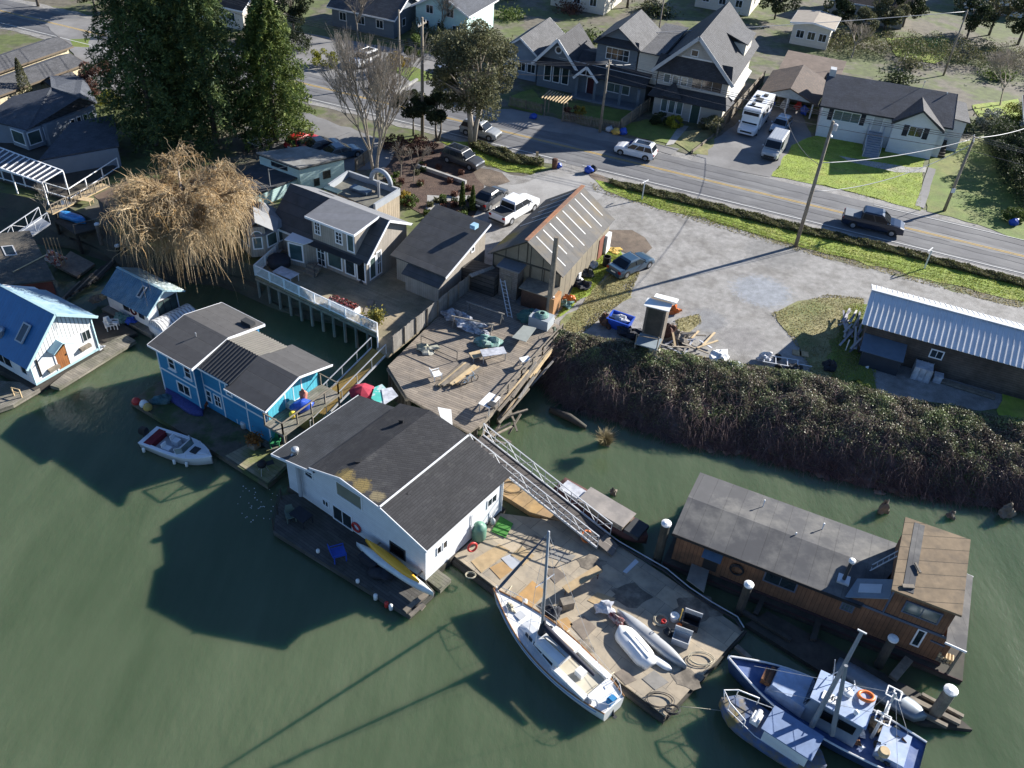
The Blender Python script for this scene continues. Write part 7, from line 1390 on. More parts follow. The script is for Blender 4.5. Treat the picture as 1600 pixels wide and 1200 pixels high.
w2=Wall(t,F2_[0],F2_[1]);w2.win(1.7,4.8,3.3,6.0,nv=2);w2.win(1.1,4.75,1.68,6.05,fm=shut,gm=shut,name='shutter');w2.win(3.32,4.75,3.9,6.05,fm=shut,gm=shut,name='shutter')
for i in range(11):mb=MB();mb.obox(gq(5.6,-.3-.32*i-.32,GZ),bgx*1.7,bgy*.32,Z*(1.8-.16*i));part(mb,'front_step',mat('grey_blue_step',(.24,.26,.30))if i==0 else bpy.data.materials['grey_blue_step'],t)
mb=MB()
for s in(5.55,7.3):mb.bar(gq(s,-.1,5.2),gq(s,-3.7,3.5),.07);mb.bar(gq(s,-3.7,GZ),gq(s,-3.7,3.5),.08);mb.bar(gq(s,-1.9,GZ),gq(s,-1.9,4.35),.06);mb.bar(gq(s,-.15,GZ),gq(s,-.15,5.2),.08)
part(mb,'step_rail',M['grey_trim'],t)
mb=MB();c=gq(-.2,4.0,7.0);mb.obox(c,bgx*.7,bgy*1.1,Z*2.2);part(mb,'chimney',mat('pale_brick',(.46,.47,.47),(.40,.41,.42),amt=.12),t)
vent(t,gq(10.5,4.8,8.4),.9,.05,'service_mast');vent(t,gq(13.2,4.2,8.3),.3,.08)
F3=footprint(gq(13.2,2.8,0),BGA,3.0,6.0);mb=MB();mb.prism(F3[0],bgx,Z,[(0,GZ),(3,GZ),(3,6.2),(0,6.5)],bgy,6.0);part(mb,'side_wing',bw,t);mb=MB();mb.slab([gq(12.9,2.4,6.65),gq(16.5,2.4,6.3),gq(16.5,9.2,6.3),gq(12.9,9.2,6.65)],.14);part(mb,'side_wing_roof',M['sh_grey'],t)
w3=Wall(t,F3[0],F3[1]);w3.win(.5,4.8,1.2,5.8,fm=M['grey_trim']);
for i in range(6):mb=MB();mb.obox(gq(13.4,2.2-.4*i,GZ),bgx*1.4,bgy*.4,Z*(1.3-.2*i));part(mb,'side_step',M['timber_dark'],t)
A0=V((28.4,110.6,0));t=thing('carport_house','low house with brown shingled roof and open front carport','house',V((28.4,110.6,GZ)));cx_,cy_=d2(RA),d2(RN)
F=footprint(A0,RA,6.6,14.0)
def cq(s,q,h):return A0+cx_*s+cy_*q+Z*h
mb=MB();mb.prism(cq(0,0,0),cx_,Z,[(0,4.45),(6.6,4.45),(3.3,5.75)],cy_,9.0);part(mb,'gable',boards('pale_blue_grey_siding',(.36,.41,.44),(.33,.38,.41),w=.22,axis=1,gap=.1,gapc=.8),t)
mb=MB();kk=1.3/3.3
for sa in(-.4,7.0):mb.slab([cq(sa,-.4,4.57-.4*kk),cq(3.3,-.4,5.87),cq(3.3,9.4,5.87),cq(sa,9.4,4.57-.4*kk)],.14)
part(mb,'roof',M['sh_brown'],t)
mb=MB();mb.obox(cq(0.05,4.5,GZ),cx_*6.5,cy_*4.4,Z*1.94);part(mb,'wall',mat('dark_carport_wall',(.10,.11,.11),amt=.15),t);mb=MB();mb.slab([cq(.3,9.3,4.7),cq(8.2,9.3,4.7),cq(8.2,15.5,5.5),cq(.3,15.5,5.5)],.14);part(mb,'rear_roof',mat('pale_brown_roof',(.20,.15,.115),(.16,.12,.09),amt=.15),t);mb=MB();mb.obox(cq(.6,9.5,GZ),cx_*7,cy_*5.6,Z*2.0);part(mb,'rear_wall',M['grey_trim'],t)
mb=MB()
for s in(.1,3.3,6.4):mb.bar(cq(s,.1,GZ),cq(s,.1,4.44),.15)
part(mb,'carport_post',M['trim'],t)
mb=MB();mb.slab([cq(7.0,.5,4.2),cq(9.2,.3,3.9),cq(9.2,8,3.9),cq(7.0,8,4.2)],.1);part(mb,'side_roof',M['roof_black'],t)
for i,(s,q,m,hh)in enumerate(((1.2,2.0,'blue_plastic',.9),(3.0,1.6,'grey_trim',1.1),(4.6,2.4,'red_plastic',.8),(5.5,1.2,'blue_plastic',.9),(2.2,3.2,'timber',1.4))):mb=MB();mb.blob(cq(s,q,GZ)+Z*hh*.5,.5,.45,hh*.6,.2,sd=80+i);solo(mb,'carport_clutter',M[m],['blue covered bundle at the left of the open carport','pale bundle in the middle of the open carport','reddish bundle deep in the open carport','blue bundle at the right of the open carport','brown stack at the back of the open carport'][i],'clutter')
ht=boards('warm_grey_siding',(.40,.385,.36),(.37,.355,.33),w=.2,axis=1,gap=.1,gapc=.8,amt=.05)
A0=V((14.5,105.9,0));gx,gy=d2(RA+1),d2(RN+1);GW,GD=8.4,15.0
def tq(s,q,h):return A0+gx*s+gy*q+Z*h
t=thing('house','tall grey three-storey gabled house with balcony beside the driveway','house',V((14.5,105.9,GZ)))
F=footprint(A0,RA+1,GW,GD)
mb=MB();mb.prism(A0,gx,Z,[(0,GZ),(GW,GZ),(GW,8.6),(GW/2,12.6),(0,8.6)],gy,GD);part(mb,'wall',ht,t)
kk=4.0/(GW/2);mb=MB()
for sa in(-.7,GW+.7):mb.slab([tq(sa,-.9,8.75-.7*kk),tq(GW/2,-.9,12.78),tq(GW/2,GD+.4,12.78),tq(sa,GD+.4,8.75-.7*kk)],.18)
part(mb,'roof',M['sh_dark'],t)
mb=MB();
for sa in(-.7,GW+.7):mb.bar(tq(sa,-.93,8.6-.7*kk),tq(GW/2,-.93,12.62),.06,.4)
part(mb,'bargeboard',M['grey_trim'],t)
mb=MB();mb.slab([tq(-.5,-.95,8.1),tq(GW+.5,-.95,8.1),tq(GW+.1,.0,9.9),tq(-.1,.0,9.9)],.14);part(mb,'front_roof_band',M['sh_dark'],t)
mb=MB();mb.slab([tq(-.6,-1.4,5.2),tq(GW+.6,-1.4,5.2),tq(GW+.05,-.02,6.3),tq(-.05,-.02,6.3)],.12);mb.slab([tq(GW+.6,-1.4,5.2),tq(GW+.9,2.0,5.2),tq(GW+.02,2.0,5.9),tq(GW+.05,-.02,6.3)],.12);part(mb,'skirt_roof',M['sh_dark'],t)
mb=MB();mb.slab([tq(.8,-1.5,5.5),tq(3.6,-1.5,5.5),tq(2.2,-.1,7.0)],.1);part(mb,'porch_gablet',M['sh_dark'],t)
W_=walls4(t,F);wf=W_[0]
for i in range(3):wf.win(.9+i*.95,GZ+.6,1.75+i*.95,GZ+2.2,gm=G2);wf.win(.7+i*1.05,6.6,1.55+i*1.05,7.7,gm=G2)
wf.win(4.1,6.45,7.8,7.9,nv=3,fm=M['grey_trim'],gm=GB,name='balcony_opening');wf.win(3.4,10.2,4.3,11.0,fm=M['trim'],gm=GB);wf.win(2.4,9.95,6.0,10.1,fm=M['trim'],name='balcony_rail');wf.door(4.7,GZ,5.7,GZ+2.2,mat('dark_green_door',(.03,.06,.05)))
wr_=W_[1];wr_.win(3.0,6.6,3.6,7.6,fm=M['grey_trim']);wr_.win(7.0,6.6,7.6,7.8,fm=M['grey_trim']);wr_.win(9.0,4.0,9.9,4.8,fm=M['grey_trim']);wr_.win(4.5,3.6,4.9,4.6,fm=M['grey_trim'])
mb=MB();mb.slab([wr_.p(1.5,6.0,.02),wr_.p(13,6.0,.02),wr_.p(13,5.6,.8),wr_.p(1.5,5.6,.8)],.1);part(mb,'side_eave',M['grey_trim'],t)
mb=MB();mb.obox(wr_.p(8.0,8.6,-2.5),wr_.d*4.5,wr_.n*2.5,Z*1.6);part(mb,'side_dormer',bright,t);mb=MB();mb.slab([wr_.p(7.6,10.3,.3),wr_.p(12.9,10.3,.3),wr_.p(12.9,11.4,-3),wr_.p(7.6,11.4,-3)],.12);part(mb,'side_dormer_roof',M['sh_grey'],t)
mb=MB();mb.obox(wr_.p(.02,GZ,.003),wr_.d*(GD-.04),wr_.n*.02,Z*6.05);part(mb,'sunlit_tint_cladding',bright,t)  # thin paler skin: sunlight on this side wall is put into its colour
cwl=boards('slate_blue_siding',(.155,.185,.215),(.14,.17,.20),w=.2,axis=1,gap=.1,gapc=.8,amt=.06)
A0=V((.1,112.4,0))
t=thing('house','slate-blue craftsman house with white-trimmed gables and a round gable window','house',V((.1,112.4,GZ)))
def kq(s,q,h):return A0+cx_*s+cy_*q+Z*h
mb=MB();mb.prism(A0,cx_,Z,[(0,GZ),(5.2,GZ),(5.2,6.0),(2.6,8.9),(0,6.0)],cy_,6);part(mb,'gable_wall',cwl,t)
mb=MB();kk=2.9/2.6
for sa in(-.6,5.8):mb.slab([kq(sa,-.7,6.12-.6*kk),kq(2.6,-.7,9.03),kq(2.6,7,9.03),kq(sa,7,6.12-.6*kk)],.13)
part(mb,'gable_roof',M['sh_dark'],t);mb=MB()
for sa in(-.6,5.8):mb.bar(kq(sa,-.73,6.0-.6*kk),kq(2.6,-.73,8.9),.06,.34)
part(mb,'bargeboard',M['trim'],t)
mb=MB();mb.slab([kq(-.5,-.8,5.7),kq(5.7,-.8,5.7),kq(5.3,-.02,6.3),kq(-.1,-.02,6.3)],.1);part(mb,'gable_skirt',M['sh_dark'],t)
mb=MB();mb.torus(kq(2.6,-.06,7.5),.42,.1,-cy_,18,6);rw=part(mb,'round_window',M['trim'],t);mb=MB();P=[kq(2.6,-.05,7.5)+cx_*.4*cos(a*.5236)+Z*.4*sin(a*.5236)for a in range(12)];mb.poly(P);part(mb,'pane',G,rw)
wk=Wall(t,A0,kq(5.2,0,0))
for i in range(3):wk.win(.9+i*1.2,GZ+.9,1.9+i*1.2,GZ+3.0,nh=1);
mb=MB();mb.obox(kq(5.2,.6,GZ),cx_*9.0,cy_*9,Z*3.2);part(mb,'wall',cwl,t)
mb=MB();mb.slab([kq(5.0,-1.2,5.5),kq(14.6,-1.2,5.5),kq(14.6,2.4,7.3),kq(5.0,2.4,7.3)],.13);mb.slab([kq(5,2.4,7.3),kq(14.6,2.4,7.3),kq(14.6,10,5.6),kq(5,10,5.6)],.13);part(mb,'roof',M['sh_dark'],t)
mb=MB();mb.prism(kq(7.2,1.0,0),cx_,Z,[(0,6.0),(5.2,6.0),(5.2,9.4),(2.6,11.2),(0,9.4)],cy_,8);part(mb,'upper_wall',cwl,t)
mb=MB();kk=1.8/2.6
for sa in(-.5,5.7):mb.slab([kq(7.2+sa,.4,9.52-.5*kk),kq(9.8,.4,11.32),kq(9.8,9.5,11.32),kq(7.2+sa,9.5,9.52-.5*kk)],.13)
part(mb,'upper_roof',M['sh_grey'],t)
mb=MB();mb.slab([kq(6.9,.2,9.2),kq(12.7,.2,9.2),kq(12.4,.99,9.9),kq(7.3,.99,9.9)],.1);part(mb,'upper_skirt',M['sh_dark'],t)
wu=Wall(t,kq(7.2,1.0,0),kq(12.4,1.0,0));wu.win(1.2,7.3,4.2,8.8,nv=4,nh=2)
wl_=Wall(t,kq(5.2,.6,0),kq(14.2,.6,0));wl_.win(4.0,GZ+1.0,7.0,GZ+2.2,nv=3,gm=G2);wl_.door(1.4,GZ,2.5,GZ+2.2,mat('dark_red_door',(.06,.015,.02)))
mb=MB();
for sa in(5.4,8.6):mb.slab([kq(sa,-1.6,5.2),kq(7.0,-1.6,6.8),kq(7.0,1.5,6.8),kq(sa,1.5,5.2)],.12)
part(mb,'porch_roof',M['sh_dark'],t);mb=MB()
for sa in(5.4,8.6):mb.bar(kq(sa,-1.63,5.08),kq(7.0,-1.63,6.68),.06,.3)
mb.bar(kq(6.2,-1.64,5.7),kq(7.8,-1.64,5.7),.06,.12);mb.bar(kq(7.0,-1.64,5.7),kq(7.0,-1.64,6.6),.1,.06);part(mb,'porch_truss',M['trim'],t)
for s in(5.8,8.2,11.5,13.8):mb=MB();mb.bar(kq(s,-1.2,GZ),kq(s,-1.2,5.2),.32);part(mb,'porch_post',cwl,t)
mb=MB();mb.obox(kq(5.2,-1.5,GZ),cx_*9.2,cy_*2.1,Z*.25);part(mb,'porch_floor',mat('slate_porch',(.17,.19,.22)),t)
mb=MB();mb.obox(kq(12.6,1.0,5.4),cx_*2.6,cy_*11,Z*3.6);part(mb,'side_wing',bright,t);mb=MB();mb.slab([kq(12.4,.6,9.1),kq(15.6,.6,9.1),kq(15.6,12.6,9.3),kq(12.4,12.6,9.3)],.14);part(mb,'side_wing_roof',M['sh_grey'],t)
mb=MB();mb.slab([kq(14.0,.2,5.4),kq(17.0,.2,5.2),kq(17.0,12,5.2),kq(14,12,5.6)],.12);part(mb,'side_low_roof',M['sh_grey'],t)
def plain_house(u,v,L,D,ze,zr,wm,rm,label,ang=0,along='D',name='house'):
 p=rv(u,v);t=thing(name,label,'house',p+Z*GZ);F=footprint(p,RA+ang,L,D);gable(t,F,GZ,ze,zr,wm,rm,along,(.5,.5),.15,fascia=M['trim']);W_=walls4(t,F)
 for k in range(3):W_[0].win(L*(.12+.3*k),GZ+1,L*(.12+.3*k)+1.2,GZ+2.2,nv=2);
 if ze>6:
  for k in range(2):W_[0].win(L*(.2+.4*k),5.6,L*(.2+.4*k)+1.2,6.8,nv=2)
 W_[1].win(D*.3,GZ+1,D*.3+1,GZ+2.1);return t
u,v=uv_of(at(790,130,GZ))
plain_house(u-1.5,v+2.5,4.6,9,6.0,7.7,mat('blue_grey_paint',(.20,.25,.31)),M['sh_grey'],'narrow blue-grey house left of the slate-blue craftsman house')
u,v=uv_of(at(1150,100,GZ));plain_house(u+5,v+14,5.5,6,5.6,6.0,bright,mat('tan_flat_roof',(.3,.26,.21)),'pale garage with flat tan roof behind the tall grey house',name='garage')
u,v=uv_of(at(1600,225,GZ));plain_house(u-.5,v+.5,9,9,5.2,7.6,bw,M['sh_brown'],'white house with brown roof cut by the right picture edge',along='D')
for(x,y,L,D,ze,zr,wm,rm,al,l)in((300,30,9,8,5.5,7.8,'cream_white_siding','sh_brown','L','brown-roofed house behind the conifers at the top'),(520,40,10,8,5.3,7.4,'slate_blue_siding','sh_grey','L','grey-roofed house at the top behind the white car'),(650,52,8,9,6.5,8.6,'pale_teal_siding','sh_navy','D','tall teal-walled house at the top behind the tree with bare trunks'),(1085,10,9,9,5.6,8,'cream_white_siding','sh_grey','D','cream house far behind the tall grey house'),(1290,25,12,8,5.4,7.4,'warm_grey_siding','sh_brown','L','far brown-roofed house above the bungalow'),(1500,12,11,9,5.4,7.6,'white_bungalow_siding','sh_grey','L','far white house at the top right'),(860,8,9,9,6.4,8.6,'cream_white_siding','sh_navy','L','far house behind the slate-blue craftsman house')):
 u,v=uv_of(at(x,y,GZ));plain_house(u,v,L,D,ze,zr,bpy.data.materials[wm],M[rm],l,along=al)
def picket(a,b,h,label,m=None,gap=.18,pw=.1,name='picket_fence'):
 a,b=V(a),V(b);t=thing(name,label,'fence',a);d=(b-a).normalized();L=(b-a).length;mb=MB();n=int(L/gap)
 for i in range(n+1):q=a+d*(L*i/n);mb.obox(q-d*pw/2,d*pw,Z.cross(d)*.03,Z*h)
 part(mb,'pickets',m or M['timber'],t);mb=MB();s=Z.cross(d)*.05;mb.bar(a+Z*h*.8-s,b+Z*h*.8-s,.05,.08);mb.bar(a+Z*h*.25-s,b+Z*h*.25-s,.05,.08);part(mb,'rails',m or M['timber'],t)
 for i in range(max(2,int(L/2.4))+1):mb=MB();q=a+d*(L*i/max(2,int(L/2.4)))-s*2;mb.bar(q,q+Z*(h+.1),.11);part(mb,'post',m or M['timber'],t)
 return t
picket(at(797,166,GZ),at(846,178,GZ),1.2,'brown picket fence left of the garden arbour');picket(at(880,190,GZ),at(966,206,GZ),1.2,'brown picket fence between the arbour and the street pole');picket(at(968,205,GZ),at(1012,172,GZ),1.5,'close-boarded fence between the blue and the tall grey house',gap=.15,pw=.14,name='board_fence');picket(at(1118,213,GZ),at(1190,130,GZ),1.6,'dark board fence between the tall grey house and the motorhome',gap=.15,pw=.14,name='board_fence');picket(at(1080,240,GZ),at(1124,206,GZ),.35,'low timber edging along the driveway',gap=.15,pw=.15,name='board_edging');picket(at(556,268,GZ),at(580,250,GZ),1.4,'brown board fence behind the arched parapet',gap=.15,pw=.14,name='board_fence')
t=thing('garden_arbour','timber garden arbour with slatted top in the picket fence','arbour',at(866,182,GZ));a,b=at(850,182,GZ),at(878,190,GZ);
for q in(a,b):
 for o in(0,1.3):mb=MB();p=q+cy_*o;mb.bar(p,p+Z*2.3,.14);part(mb,'post',M['timber'],t)
for o in(0,1.3):mb=MB();mb.bar(a+cy_*o-cx_*.5+Z*2.33,b+cy_*o+cx_*.5+Z*2.33,.1,.14);part(mb,'beam',M['timber'],t)
for i in range(9):mb=MB();p=a.lerp(b,i/8*1.2-.1)+Z*2.46;mb.bar(p-cy_*.7,p+cy_*2.0,.08,.12);part(mb,'slat',M['timber_new'],t)
for(p,q,l)in(((652,262),(728,288),'low concrete kerb wall between the parked dark car and the garden bed'),):mb=MB();mb.bar(at(*p,GZ)+Z*.2,at(*q,GZ)+Z*.2,.3,.4);solo(mb,'low_wall',M['concrete'],l,'wall')
mb=MB();mb.bar(at(616,148,GZ)+Z*.15,at(652,126,GZ)+Z*.15,.3,.3);solo(mb,'low_wall',M['concrete'],'low pale garden wall at the top behind the bare tree','wall')
# vehicles (x forward, y left)
TY=mat('tyre',(.015,.015,.016),rough=.8,amt=.1);RIM=mat('alloy_rim',(.42,.43,.45),rough=.35,metal=.6,amt=.05)
HL_=mat('headlight_glass',(.6,.62,.65),rough=.15,amt=.05);TL_=mat('tail_light_glass',(.30,.012,.012),rough=.2,amt=.05);CG=mat('car_glass',(.012,.016,.022),rough=.12,spec=.35,amt=.2)
def vehicle(kind,label,paintm,px,heading,cat='car',extra=None):
 L,Wd,H,belt,hood,cab,roof,gr=dict(suv=(4.6,1.86,1.68,.98,1.0,(-2.15,1.0),(-1.85,.25),.22),sedan=(4.65,1.8,1.45,.9,.88,(-1.75,1.05),(-.95,.25),.18),hatch=(4.1,1.75,1.5,.92,.92,(-1.9,.95),(-1.55,.2),.18),pickup=(5.9,2.04,1.95,1.2,1.2,(-1.25,1.5),(-1.15,.65),.32),van=(5.3,2.0,2.05,1.15,1.1,(-2.6,1.75),(-2.55,1.15),.25),rv=(7.6,2.3,3.1,1.2,1.15,(1.6,2.75),(1.5,2.2),.35))[kind]
 p=at(px[0],px[1],GZ);t=thing({'suv':'suv','pickup':'pickup_truck','van':'van','rv':'motorhome'}.get(kind,'car'),label,cat,p+Z*.03,heading);w=Wd/2;x0,x1=-L/2,L/2
 def ring(x,zt,hw,zb):return[(x,-hw*.93,zb),(x,-hw,zb+.15),(x,-hw,zt*.72),(x,-hw*.95,zt-.05),(x,-hw*.8,zt),(x,hw*.8,zt),(x,hw*.95,zt-.05),(x,hw,zt*.72),(x,hw,zb+.15),(x,hw*.93,zb)]
 bk=belt if kind!='sedan' else .95
 st=[(x0,bk-.18,.86,gr+.2),(x0+.08,bk,.95,gr),(x0+.5,bk,1,gr),(-.3,belt,1,gr),(cab[1]-.1,belt,1,gr),(cab[1]+.35,hood+.02,1,gr),(x1-.45,hood-.07,.97,gr),(x1-.1,hood-.2,.9,gr+.02),(x1,hood-.38,.82,gr+.14)]
 mb=MB();mb.loft([ring(a,b,w*c,d)for a,b,c,d in st]);part(mb,'body',paintm,t,local=True,smooth=False)
 c0,c1=cab;r0,r1=roof;wb,wt=w*.95,w*(.82 if kind in('suv','pickup')else .77)
 if kind in('van','rv'):wt=w*.88
 mb=MB();mb.loft([[(c0,-wb,belt-.02),(c1,-wb*.97,belt-.02),(c1,wb*.97,belt-.02),(c0,wb,belt-.02)],[(r0-.03,-wt,H-.1),(r1+.12,-wt,H-.1),(r1+.12,wt,H-.1),(r0-.03,wt,H-.1)],[(r0+.12,-wt*.88,H),(r1-.1,-wt*.88,H),(r1-.1,wt*.88,H),(r0+.12,wt*.88,H)]]);part(mb,'cabin',paintm,t,local=True)
 zl,zh=belt+.02,H-.14
 def lerp3(a,b,u):return V(a).lerp(V(b),u)
 def glass(nm,A_,B_,C_,D_,m=.1):
  A_,B_,C_,D_=map(V,(A_,B_,C_,D_));n=(B_-A_).cross(D_-A_).normalized();c=(A_+B_+C_+D_)/4;q=[c.lerp(v,1-m)for v in(A_,B_,C_,D_)];k=MB();k.add([v+n*.05 for v in q]+[v-n*.03 for v in q],[(0,1,2,3),(0,4,5,1),(1,5,6,2),(2,6,7,3),(3,7,4,0)]);part(k,nm,CG,t,local=True)
 if kind!='rv':
  glass('windscreen',(c1,-wb*.97,zl),(c1,wb*.97,zl),(r1+.12,wt,zh),(r1+.12,-wt,zh),.08)
  glass('rear_window',(c0,wb,zl),(c0,-wb,zl),(r0-.03,-wt,zh),(r0-.03,wt,zh),.14)
  xs=[0,.5,1]if kind in('sedan','pickup','hatch')else[0,.33,.66,1]
  if kind=='van':xs=[.72,1]
  for s in(-1,1):
   for a,b in zip(xs,xs[1:]):
    A_=(c0+(c1-c0)*a,s*wb,zl);B_=(c0+(c1-c0)*b,s*wb,zl);C_=(r0+(r1-r0)*b,s*wt,zh);D_=(r0+(r1-r0)*a,s*wt,zh)
    glass('side_window',*((A_,B_,C_,D_)if s<0 else(B_,A_,D_,C_)),m=.12)
 R=.36 if kind in('pickup','rv','van')else .33
 for x in(x0+L*.19,x1-L*.18):
  for s in(-1,1):
   k=MB();k.cyl((x,s*(w+.012),R),(x,s*(w-.22),R),R,n=16);o=part(k,'wheel',TY,t,local=True);k=MB();k.cyl((x,s*(w+.02),R),(x,s*(w-.05),R),R*.62,n=12);part(k,'rim',RIM,o,local=True)
   k=MB();k.prism((x,s*w*1.004,0),V((1,0,0)),Z,[(cos(pi*i/10)*(R+.07),R+sin(pi*i/10)*(R+.07))for i in range(11)],V((0,-s,0)),.05);part(k,'wheel_arch',M['black'],t,local=True)
 for s in(-1,1):
  k=MB();k.obox((x1-.16,s*w*.62-.2,hood-.42),(.13,0,0),(0,.4,0),(0,0,.17));part(k,'headlight',HL_,t,local=True)
  k=MB();k.obox((x0-.015,s*w*.78-.14,bk-.32),(.1,0,0),(0,.28,0),(0,0,.22));part(k,'tail_light',TL_,t,local=True)
  k=MB();k.obox((c1-.3,s*(w+.02)-(.16 if s<0 else 0),belt),(.12,0,0),(0,.16,0),(0,0,.14));part(k,'mirror',paintm,t,local=True)
 k=MB();k.obox((x1-.06,-w*.6,gr+.2),(.07,0,0),(0,w*1.2,0),(0,0,.2));part(k,'grille',M['black'],t,local=True)
 k=MB();k.obox((x0-.03,-.26,gr+.35),(.05,0,0),(0,.52,0),(0,0,.13));part(k,'number_plate',M['whiteplastic'],t,local=True)
 k=MB();k.obox((x0-.05,-w*.9,gr+.1),(.12,0,0),(0,w*1.8,0),(0,0,.2));k.obox((x1-.1,-w*.84,gr+.02),(.12,0,0),(0,w*1.68,0),(0,0,.17));part(k,'bumper',M['dark_trim']if kind not in('rv','sedan')else paintm,t,local=True)
 if kind=='suv':
  k=MB();k.box(r0+.35,r1-.25,-wt*.62,wt*.62,H-.01,H+.012);part(k,'sunroof',CG,t,local=True)
  for s in(-1,1):k=MB();k.box(r0+.1,r1,s*wt*.84-.02,s*wt*.84+.02,H-.01,H+.05);part(k,'roof_rail',M['metal'],t,local=True)
 if kind=='pickup':
  k=MB();k.box(x0+.1,c0-.05,-w*.86,w*.86,belt-.02,belt+(.05 if extra=='cover' else .012));part(k,'tonneau_cover' if extra=='cover' else 'cargo_bed',mat('bed_cover',(.16,.18,.20),amt=.1)if extra=='cover' else M['dark_trim'],t,local=True)
 if kind=='van':
  for i in range(5):y=-wt*.7+i*wt*.35;k=MB();k.box(r0+.2,r1-.2,y-.03,y+.03,H-.01,H+.025);part(k,'roof_rib',paintm,t,local=True)
 if kind=='rv':
  k=MB();k.loft([[(x0,-w,.7),(1.5,-w,.7),(1.5,w,.7),(x0,w,.7)],[(x0,-w,2.0),(1.6,-w,2.0),(1.6,w,2.0),(x0,w,2.0)],[(x0,-w,2.15),(2.9,-w*.92,2.15),(2.9,w*.92,2.15),(x0,w,2.15)],[(x0,-w,H-.1),(2.75,-w*.9,H-.1),(2.75,w*.9,H-.1),(x0,w,H-.1)],[(x0+.1,-w*.94,H),(2.5,-w*.85,H),(2.5,w*.85,H),(x0+.1,w*.94,H)]]);part(k,'coach_body',paintm,t,local=True)
  glass('windscreen',(2.75,-.95,zl),(2.75,.95,zl),(2.3,.9,2.05),(2.3,-.9,2.05),.06);k=MB();k.box(2.8,2.87,-.9,.9,2.35,2.7);part(k,'overcab_window',CG,t,local=True)
  for(x,y,a,b)in((-.5,0,.5,.4),(-2.4,.3,.3,.25),(1.2,-.3,.25,.2),(-1.6,-.5,.25,.25)):k=MB();k.box(x-a,x+a,y-b,y+b,H-.01,H+.16);part(k,'roof_vent',M['dark_trim'],t,local=True)
  for s in(-1,1):
   for xa in(-3,-1.2,.4):k=MB();k.box(xa,xa+1,s*w-.03,s*w+.03,1.75,2.35);part(k,'coach_window',CG,t,local=True)
   k=MB();k.box(x0+.1,1.2,s*w-.02,s*w+.02,1.35,1.5);part(k,'stripe',mat('rv_stripe',(.18,.22,.34)),t,local=True)
 return t
PW=paint('white_car_paint',(.74,.75,.76));PN=paint('navy_car_paint',(.012,.02,.042),coat=.4);PG=paint('graphite_car_paint',(.05,.053,.06));PS=paint('silver_grey_paint',(.27,.28,.28));PB=paint('steel_blue_paint',(.03,.065,.105));PR=paint('red_car_paint',(.42,.015,.025));PV=paint('dull_silver_paint',(.36,.365,.36))
vehicle('suv','white SUV driving left on the far lane of the road',PW,(992,243),180+RA,'suv')
vehicle('suv','silver grey SUV on the road just behind the bare-trunked tree',PS,(751,212),RA-2,'suv')
vehicle('pickup','dark navy pickup with a grey bed cover on the road at right',PN,(1361,357),RA+3,'pickup','cover')
vehicle('suv','dark graphite SUV parked on the pad by the garden bed',PG,(723,256),-30,'suv')
vehicle('sedan','dark grey sedan parked nose-up between garden bed and white pickup',PG,(766,316),62)
vehicle('pickup','white pickup parked behind the boathouse, tailgate to the camera',PW,(804,336),56,'pickup')
vehicle('sedan','steel blue sedan parked on the grass beside the boathouse',PB,(985,421),43)
vehicle('rv','white motorhome with an overcab parked in the driveway',PW,(1176,198),180+66,'motorhome')
vehicle('van','dull silver ribbed-roof van parked in the driveway',PV,(1208,239),180+66,'van')
vehicle('hatch','small pale blue car hidden behind the silver van',paint('pale_blue_paint',(.22,.30,.40)),(1218,203),180+62)
vehicle('hatch','red car parked under the conifer edge',PR,(474,229),60)
vehicle('sedan','black car parked between the red and the blue-grey one',PG,(503,236),38)
vehicle('sedan','blue-grey sedan parked nearest the teal house',PB,(533,246),40)
vehicle('sedan','white car in the shade beneath the conifers',PW,(418,218),60)
vehicle('suv','white SUV parked across the road behind the tall bare tree',PW,(570,100),240,'suv')
vehicle('sedan','white car half hidden behind the crown of the bare-trunked tree',PW,(708,108),215)
def pole(px,top,r,label,arms=(),lamp=None,guy=None,mt='polewood'):
 p=at(*px,GZ);t=thing('utility_pole',label,'utility pole',p);mb=MB();q=p+Z*top+V((0,0,0));mb.cyl(p,q,r,r*.7,10);part(mb,'post',M[mt],t,smooth=True)
 for h in arms:mb=MB();mb.bar(p+Z*h-RV_*.9,p+Z*h+RV_*.9,.1,.12);a=part(mb,'crossarm',M['polewood'],t)
 for h in arms:
  for s in(-.8,-.3,.3,.8):mb=MB();mb.cyl(p+Z*(h+.06)+RV_*s,p+Z*(h+.25)+RV_*s,.06,.04,6);part(mb,'insulator',M['whiteplastic'],t)
 if lamp:mb=MB();e=p+Z*lamp+RV_*2.3+Z*.9;mb.tube([p+Z*lamp,p+Z*(lamp+.6)+RV_*1.0,e],.05,6);part(mb,'lamp_arm',M['metal'],t);mb=MB();mb.blob(e+RV_*.3,.22,.4,.12,.02);part(mb,'lamp_head',M['metal'],t,smooth=True)
 return p
P1=pole((1243,385),12.5,.19,'tall pale street pole with lamp arm between gravel lot and road',(),9.3)
mb=MB();c=P1+Z*12.2;mb.lathe(c+V((.3,0,-.5)),[(.22,0),(.25,.5),(.1,.6)],10);mb.bar(c,c+V((.35,0,0)),.08);solo(mb,'transformer',M['grey_trim'],'grey transformer can at the top of the tall street pole','transformer')
P2=pole((1475,330),8.2,.17,'reddish-brown utility pole with a white tag on the right lawn',(7.9,));mb=MB();c=P2+Z*2.2;mb.obox(c+V((-.2,-.2,0)),V((.4,0,0)),V((0,.03,0)),Z*.5);solo(mb,'pole_sign',M['whiteplastic'],'white tag fixed low on the reddish-brown pole','sign')
P3=pole((937,207),8.4,.17,'utility pole in front of the slate-blue craftsman house',(7.9,))
